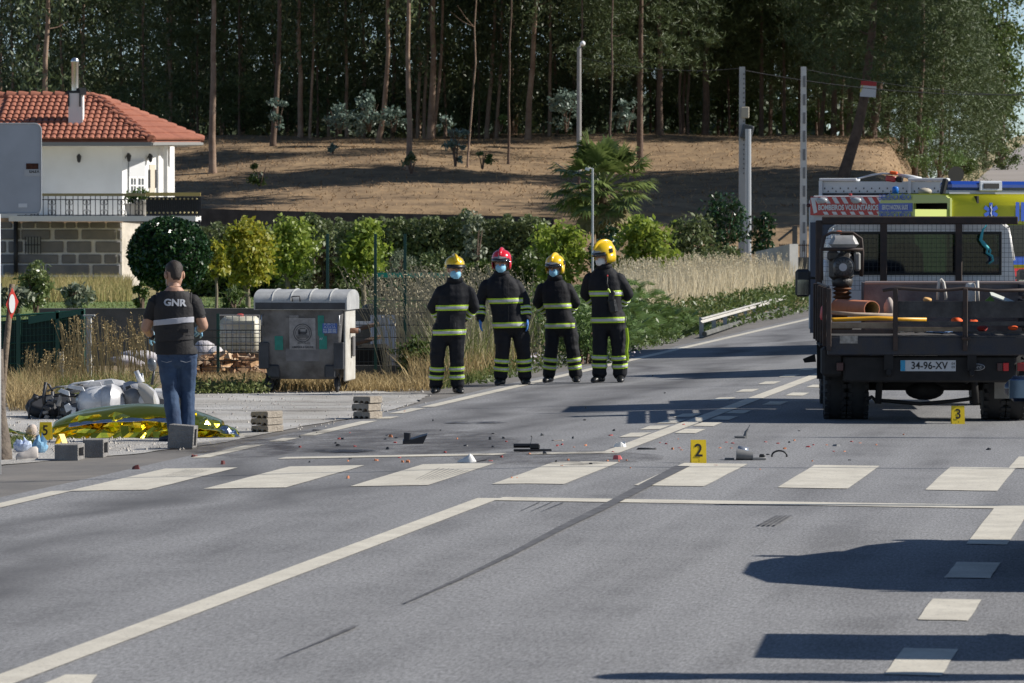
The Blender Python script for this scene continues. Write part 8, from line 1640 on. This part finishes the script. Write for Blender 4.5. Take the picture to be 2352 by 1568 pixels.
# wires high over the road, out of the frame, whose shadows cross it
for k, (y, z) in enumerate(((36.0, 7.0), (49.2, 7.2), (54.4, 7.4))):
    wire('overhead_wire', ('service cable spanning the road above the zebra crossing', 'service cable spanning the road above the truck tail', 'service cable spanning the road above the firefighters')[k], (-22, y - .25, z), (26, y + .5, z + .4), .35, .028)
    mb = MB(); x = 26; mb.tube([(x, y + .5, -.2), (x, y + .5, z + .9)], [.13, .09], 10); tag(mb.build('cable_pole', M_GALVPOLE), ('pole right of the road carrying the cable over the crossing', 'pole right of the road carrying the cable over the truck', 'pole right of the road carrying the farthest cable')[k], 'pole', 'poles right of the road')
# ================================================================ debris on the road
Z1 = lambda X, Y: (X / 3.983, 737.9 + Y / 3.983)
Z2 = lambda X, Y: ((1000 + X / 2.351) / 1.694, (1250 + Y / 2.351) / 1.694)
Z3 = lambda X, Y: ((2000 + X / 2.351) / 1.694, (1250 + Y / 2.351) / 1.694)
Z4 = lambda X, Y: ((2984 + X / 2.351) / 1.694, (1250 + Y / 2.351) / 1.694)
M_PLB = mat('black_plastic_shard', (.015, .015, .016), .35, var=.3); M_PLW = mat('white_plastic_shard', (.72, .71, .68), .3); M_PLG = mat('grey_plastic_shard', (.16, .16, .16), .5, var=.2)
def shard(name, label, cat, uv, w, d, h, m, seed, group=None, n=9, spike=.5):
    g_ = G(*uv); t = thing(name, label, cat, g_, random.Random(seed).uniform(-.4, .4), group); rg = random.Random(seed); mb = MB(); lo, hi = [], []
    for k in range(n): a = 2 * math.pi * k / n; r_ = rg.uniform(1 - spike, 1); lo.append((w / 2 * r_ * math.cos(a), d / 2 * r_ * math.sin(a), 0)); hi.append((w / 2 * r_ * .8 * math.cos(a), d / 2 * r_ * .8 * math.sin(a), h * rg.uniform(.35, 1)))
    mb.loft([lo, hi]); mb.build('shard', m, t); return t
K_ = lambda uv: F_PX / G(*uv).y
# larger pieces
uv = Z2(1440, 1122); k = K_(uv); g_ = G(*uv); t = thing('fairing_piece', 'broken black fairing piece with an upright flap on the road', 'debris', g_); mb = MB(); mb.prism([(-.11, 0, 0), (.08, 0, 0), (.12, .05, .085), (.06, .06, .07), (-.02, .02, .045), (-.11, .02, .03)], (0, .10, .012)); mb.build('shell', M_PLB, t); mb = MB(); mb.prism([(-.10, .02, .03), (-.05, .02, .03), (-.045, .05, .10), (-.10, .05, .105)], (.01, .02, 0)); mb.build('flap', M_PLB, t)
uv = Z2(1920, 1290); g_ = G(*uv); t = thing('fairing_piece', 'white curved fairing piece lying before the zebra crossing', 'debris', g_); mb = MB(); rings = []
for f, w, h in ((0, .01, .01), (.2, .03, .03), (.5, .045, .05), (.65, .05, .075), (.8, .045, .06), (1, .02, .01)): rings.append([(-.08 + .16 * f, w * math.cos(a), h * max(0, math.sin(a)) + .002) for a in np.linspace(0, math.pi, 9)])
mb.loft(rings, cap=True, closed=True); mb.build('shell', M_PLW, t, 50); mb = MB(); mb.tube([(.0, .0, .005), (.1, .02, .008), (.17, .05, .02)], .004, 5); mb.build('cable', M_PLB, t)
uv = Z3(170, 1190); g_ = G(*uv); t = thing('frame_piece', 'long dark bracket with a thin upright rod on the road', 'debris', g_); mb = MB(); mb.tube([(-.17, .03, .05), (.05, .03, .05)], .02, 8); mb.box((.0, 0, .012), (.34, .05, .02), rot=RZ(4), bev=.005); mb.box((.02, .02, .045), (.09, .05, .05), bev=.01); mb.box((-.1, 0, .01), (.03, .07, .02)); mb.build('bracket', M_PLB, t); mb = MB(); mb.tube([(-.02, .03, .05), (-.005, .03, .13)], .004, 5); mb.ell((-.01, .03, .135), (.008, .008, .008), 8, 5); mb.build('rod', M_GREYM, t)
uv = Z3(970, 1150); shard('fairing_piece', 'white domed plastic shell at the corner of the centre line', 'debris', uv, .13, .12, .055, M_PLW, 5, n=12, spike=.3)
uv = Z3(1210, 1172); shard('flat_shard', 'flat black slat beside the white domed shell', 'debris', uv, .22, .05, .02, M_PLB, 6, n=10, spike=.2)
uv = Z3(2110, 1268); g_ = G(*uv); t = thing('headlamp_unit', 'broken headlamp unit with silver rim beyond the number 2 marker', 'debris', g_); mb = MB(); mb.tube([(-.07, .0, .05), (.07, .0, .035)], [.05, .035], 12); mb.box((.12, .0, .012), (.12, .05, .022), rot=RZ(10), bev=.004); mb.box((-.13, .0, .01), (.08, .04, .018), bev=.004); mb.build('housing', M_PLG, t, 40); mb = MB(); mb.tube([(-.055, .04, .085), (.03, .05, .075)], [.035, .03], 10); mb.build('lens', mat('lens_silver', (.55, .56, .58), .15, metal=.7), t, True); mb = MB(); mb.box((.15, .03, .03), (.05, .04, .04), bev=.01); mb.build('connector', M_PLB, t)
uv = Z3(2095, 1068); g_ = G(*uv); t = thing('foot_peg', 'dark upright footrest with a thin lever on the road', 'debris', g_); mb = MB(); mb.tube([(.02, 0, 0), (.03, 0, .06), (.05, 0, .09)], [.025, .016, .006], 8); mb.tube([(.04, 0, .08), (.065, 0, .125)], .004, 5); mb.box((-.03, 0, .012), (.10, .06, .02), bev=.005); mb.build('lever', M_PLG, t)
uv = Z4(115, 1240); g_ = G(*uv); t = thing('hose_loop', 'arched black hose piece right of the headlamp unit', 'debris', g_); mb = MB(); mb.tube([(.065 * math.cos(a) , .02, .008 + .045 * math.sin(a)) for a in np.linspace(3.3, -.3, 12)], .008, 7); mb.build('hose', M_PLB, t, True)
for X, Y, w, lab, m in ((640, 1140, .12, 'crumpled pale strip on the lane behind the truck', M_PLG), (2030, 1175, .06, 'small black lump near the right dashes', M_PLB)): shard('loose_piece', lab, 'debris', Z4(X, Y), w, .08, .025, m, X)
for X, Y, w, d, lab, m in ((545, 998, .14, .06, 'flat black shard beside the edge line', M_PLB), (410, 1092, .16, .12, 'flat beige cardboard scrap on the lane', mat('beige_scrap', (.36, .30, .25), .9))): shard('flat_shard', lab, 'debris', Z2(X, Y) if m is M_PLB else Z3(X, Y), w, d, .012, m, X)
# scattered small fragments: nothing tells them apart
M_FRED2 = [mat('orange_fragment', (.55, .20, .09), .6), mat('red_fragment', (.33, .05, .045), .6), mat('dark_red_fragment', (.12, .025, .022), .6)]
def bits(Zf, pts, m, label, grp, s=.035, h=.012):
    for i, (X, Y) in enumerate(pts): rg = random.Random(X * 3 + Y); s_ = s * .8; shard('fragment', label, 'fragment', Zf(X, Y), s_ * rg.uniform(.5, 1.4), s_ * rg.uniform(.6, 1.5), h * rg.uniform(.6, 1.6), m, X + Y, grp, n=6)
LO, LR, LB = 'small orange fragment scattered on the road', 'small red fragment scattered on the road', 'small black fragment scattered on the road'
bits(Z2, [(1350, 826), (830, 1436), (1380, 1290), (1330, 1290), (830, 1280), (1220, 1060), (1090, 1275), (2330, 1438), (1830, 1078)], M_FRED2[0], LO, 'orange fragments', .05, .02)
bits(Z3, [(495, 1272), (1030, 1275), (550, 1152), (655, 1138), (28, 1437), (1065, 1342), (2250, 1355), (1500, 1078), (1450, 1172), (1985, 1160), (140, 1218), (960, 1282), (855, 1278), (1880, 1160), (440, 1325), (1530, 1178)], M_FRED2[0], LO, 'orange fragments', .04, .014)
bits(Z4, [(250, 1092), (710, 1192), (1000, 1132), (850, 1113), (415, 1280), (165, 1168), (545, 1132), (1250, 1038)], M_FRED2[0], LO, 'orange fragments', .045, .012)
bits(Z3, [(1335, 1110), (1390, 1122), (1510, 1158), (1940, 1107), (2000, 1116), (2300, 1104), (1550, 948), (905, 1198), (395, 1140), (440, 1130), (885, 1045), (1850, 1320)], M_FRED2[1], LR, 'red fragments', .055, .01)
bits(Z4, [(425, 1132), (610, 1190), (775, 1102), (375, 1150), (100, 1118)], M_FRED2[1], LR, 'red fragments', .05, .012)
bits(Z2, [(1720, 1202), (850, 1020), (1265, 1112), (2240, 1245), (1300, 1248), (895, 1147), (2280, 1103), (395, 1153), (750, 1078), (2135, 1278)], M_FRED2[1], LR, 'red fragments', .05, .014)
bits(Z1, [(1775, 1240), (1240, 1352), (2040, 1308), (830, 1068)], M_FRED2[2], 'dark red lump at the road edge near the blocks', 'dark red lumps', .09, .035)
shard('fragment', 'larger pink and red fragment on the near side of the stop line corner', 'fragment', Z3(940, 1262), .11, .09, .04, mat('pink_fragment', (.55, .12, .12), .5), 77)
bits(Z2, [(780, 1080), (715, 1118), (745, 1140), (1195, 1172), (1170, 1080), (1275, 1068), (545, 1022), (390, 1065), (1610, 912), (2155, 1152), (2165, 1030), (2255, 1072), (850, 1262), (480, 1290), (1190, 1046), (1680, 998), (2130, 1083), (1910, 1140), (1480, 732), (1000, 600)], M_PLB, LB, 'black fragments', .055, .02)
bits(Z3, [(385, 1290), (655, 796), (645, 905), (280, 1216), (540, 1072), (255, 1046), (915, 1002), (1270, 500), (1380, 658), (705, 1312)], M_PLB, LB, 'black fragments', .05, .02)
bits(Z4, [(295, 1003), (205, 1110), (10, 1222), (760, 1270)], M_PLB, LB, 'black fragments', .045, .012)
# spilt liquid and scrape stains
def stain(pts, m, n=22, up=.007):
    c = [G(*p) for p in pts]; vs, fs = [], []; ctr = sum(c, Vector()) / len(c)
    vs = [ctr] + [p + (p - ctr) * .18 * mnoise.noise(p * 5) for p in c]; me = bpy.data.meshes.new('road_stain'); me.from_pydata([(v.x, v.y, gz(v.x, v.y) + up) for v in vs], [], [(0, i, i % (len(vs) - 1) + 1) for i in range(1, len(vs))]); return tag(link('road_stain', me, None, m), kind='structure')
def soft_stain_mat(name, c, a):
    m = mat(name, c, .5, col2=tuple(x * .6 for x in c), vscale=5); nt = m.node_tree; n, l = nt.nodes, nt.links; tc = n.new('ShaderNodeTexCoord'); q = n.new('ShaderNodeTexNoise'); q.inputs['Scale'].default_value = 4; q.inputs['Detail'].default_value = 7; q.inputs['Roughness'].default_value = .7; l.new(tc.outputs['Object'], q.inputs['Vector']); r_ = n.new('ShaderNodeMapRange'); r_.inputs[1].default_value = .40; r_.inputs[2].default_value = .62; r_.inputs[4].default_value = a; l.new(q.outputs['Fac'], r_.inputs[0]); l.new(r_.outputs[0], n['Principled BSDF'].inputs['Alpha']); return m
M_ST1 = soft_stain_mat('brown_stain', (.07, .055, .05), .4); M_ST2 = soft_stain_mat('dark_wet_stain', (.02, .02, .025), .9)
def oval(u, v, a, b_, n=26): return [(u + a * math.cos(2 * math.pi * k / n), v + b_ * math.sin(2 * math.pi * k / n)) for k in range(n)]
stain(oval(560, 1030, 130, 22), M_ST1); stain(oval(800, 1037, 75, 4), M_ST2, up=.008); stain(oval(1090, 971, 75, 3.2), M_ST2); stain(oval(880, 1015, 330, 30), M_ST1, up=.0065); stain(oval(430, 1030, 90, 12), M_ST1, up=.011); stain(oval(1290, 1052, 240, 16), M_ST1)
# loose stones along the gravel edge: too many to count
B = np.concatenate([uv_points(700, -20, 990, 44.5, 56), uv_points(500, 0, 420, 40.5, 45)]); B = B[[gz(*p[:2]) < -.1 for p in B]]; V = []
rg = np.random.default_rng(8); S_ = rg.uniform(.006, .022, len(B)); D = np.array([[1, 1, -.3], [-1, 1, -.3], [0, -1, -.3], [0, 0, 1.0]])
for p, s_ in zip(B, S_):
    q = p + D * s_ * rg.uniform(.6, 1.4, (4, 1)) + np.array([0, 0, .006])
    for f in ((0, 1, 3), (1, 2, 3), (2, 0, 3)): V.append(q[list(f)])
tag(link('loose_stones', quads_mesh('loose_stones', np.array(V), 3), None, mat('loose_stone', (.40, .38, .35), .9, col2=(.24, .22, .20), island=True)), 'loose stones scattered on the gravel lay-by', 'stones', kind='stuff')
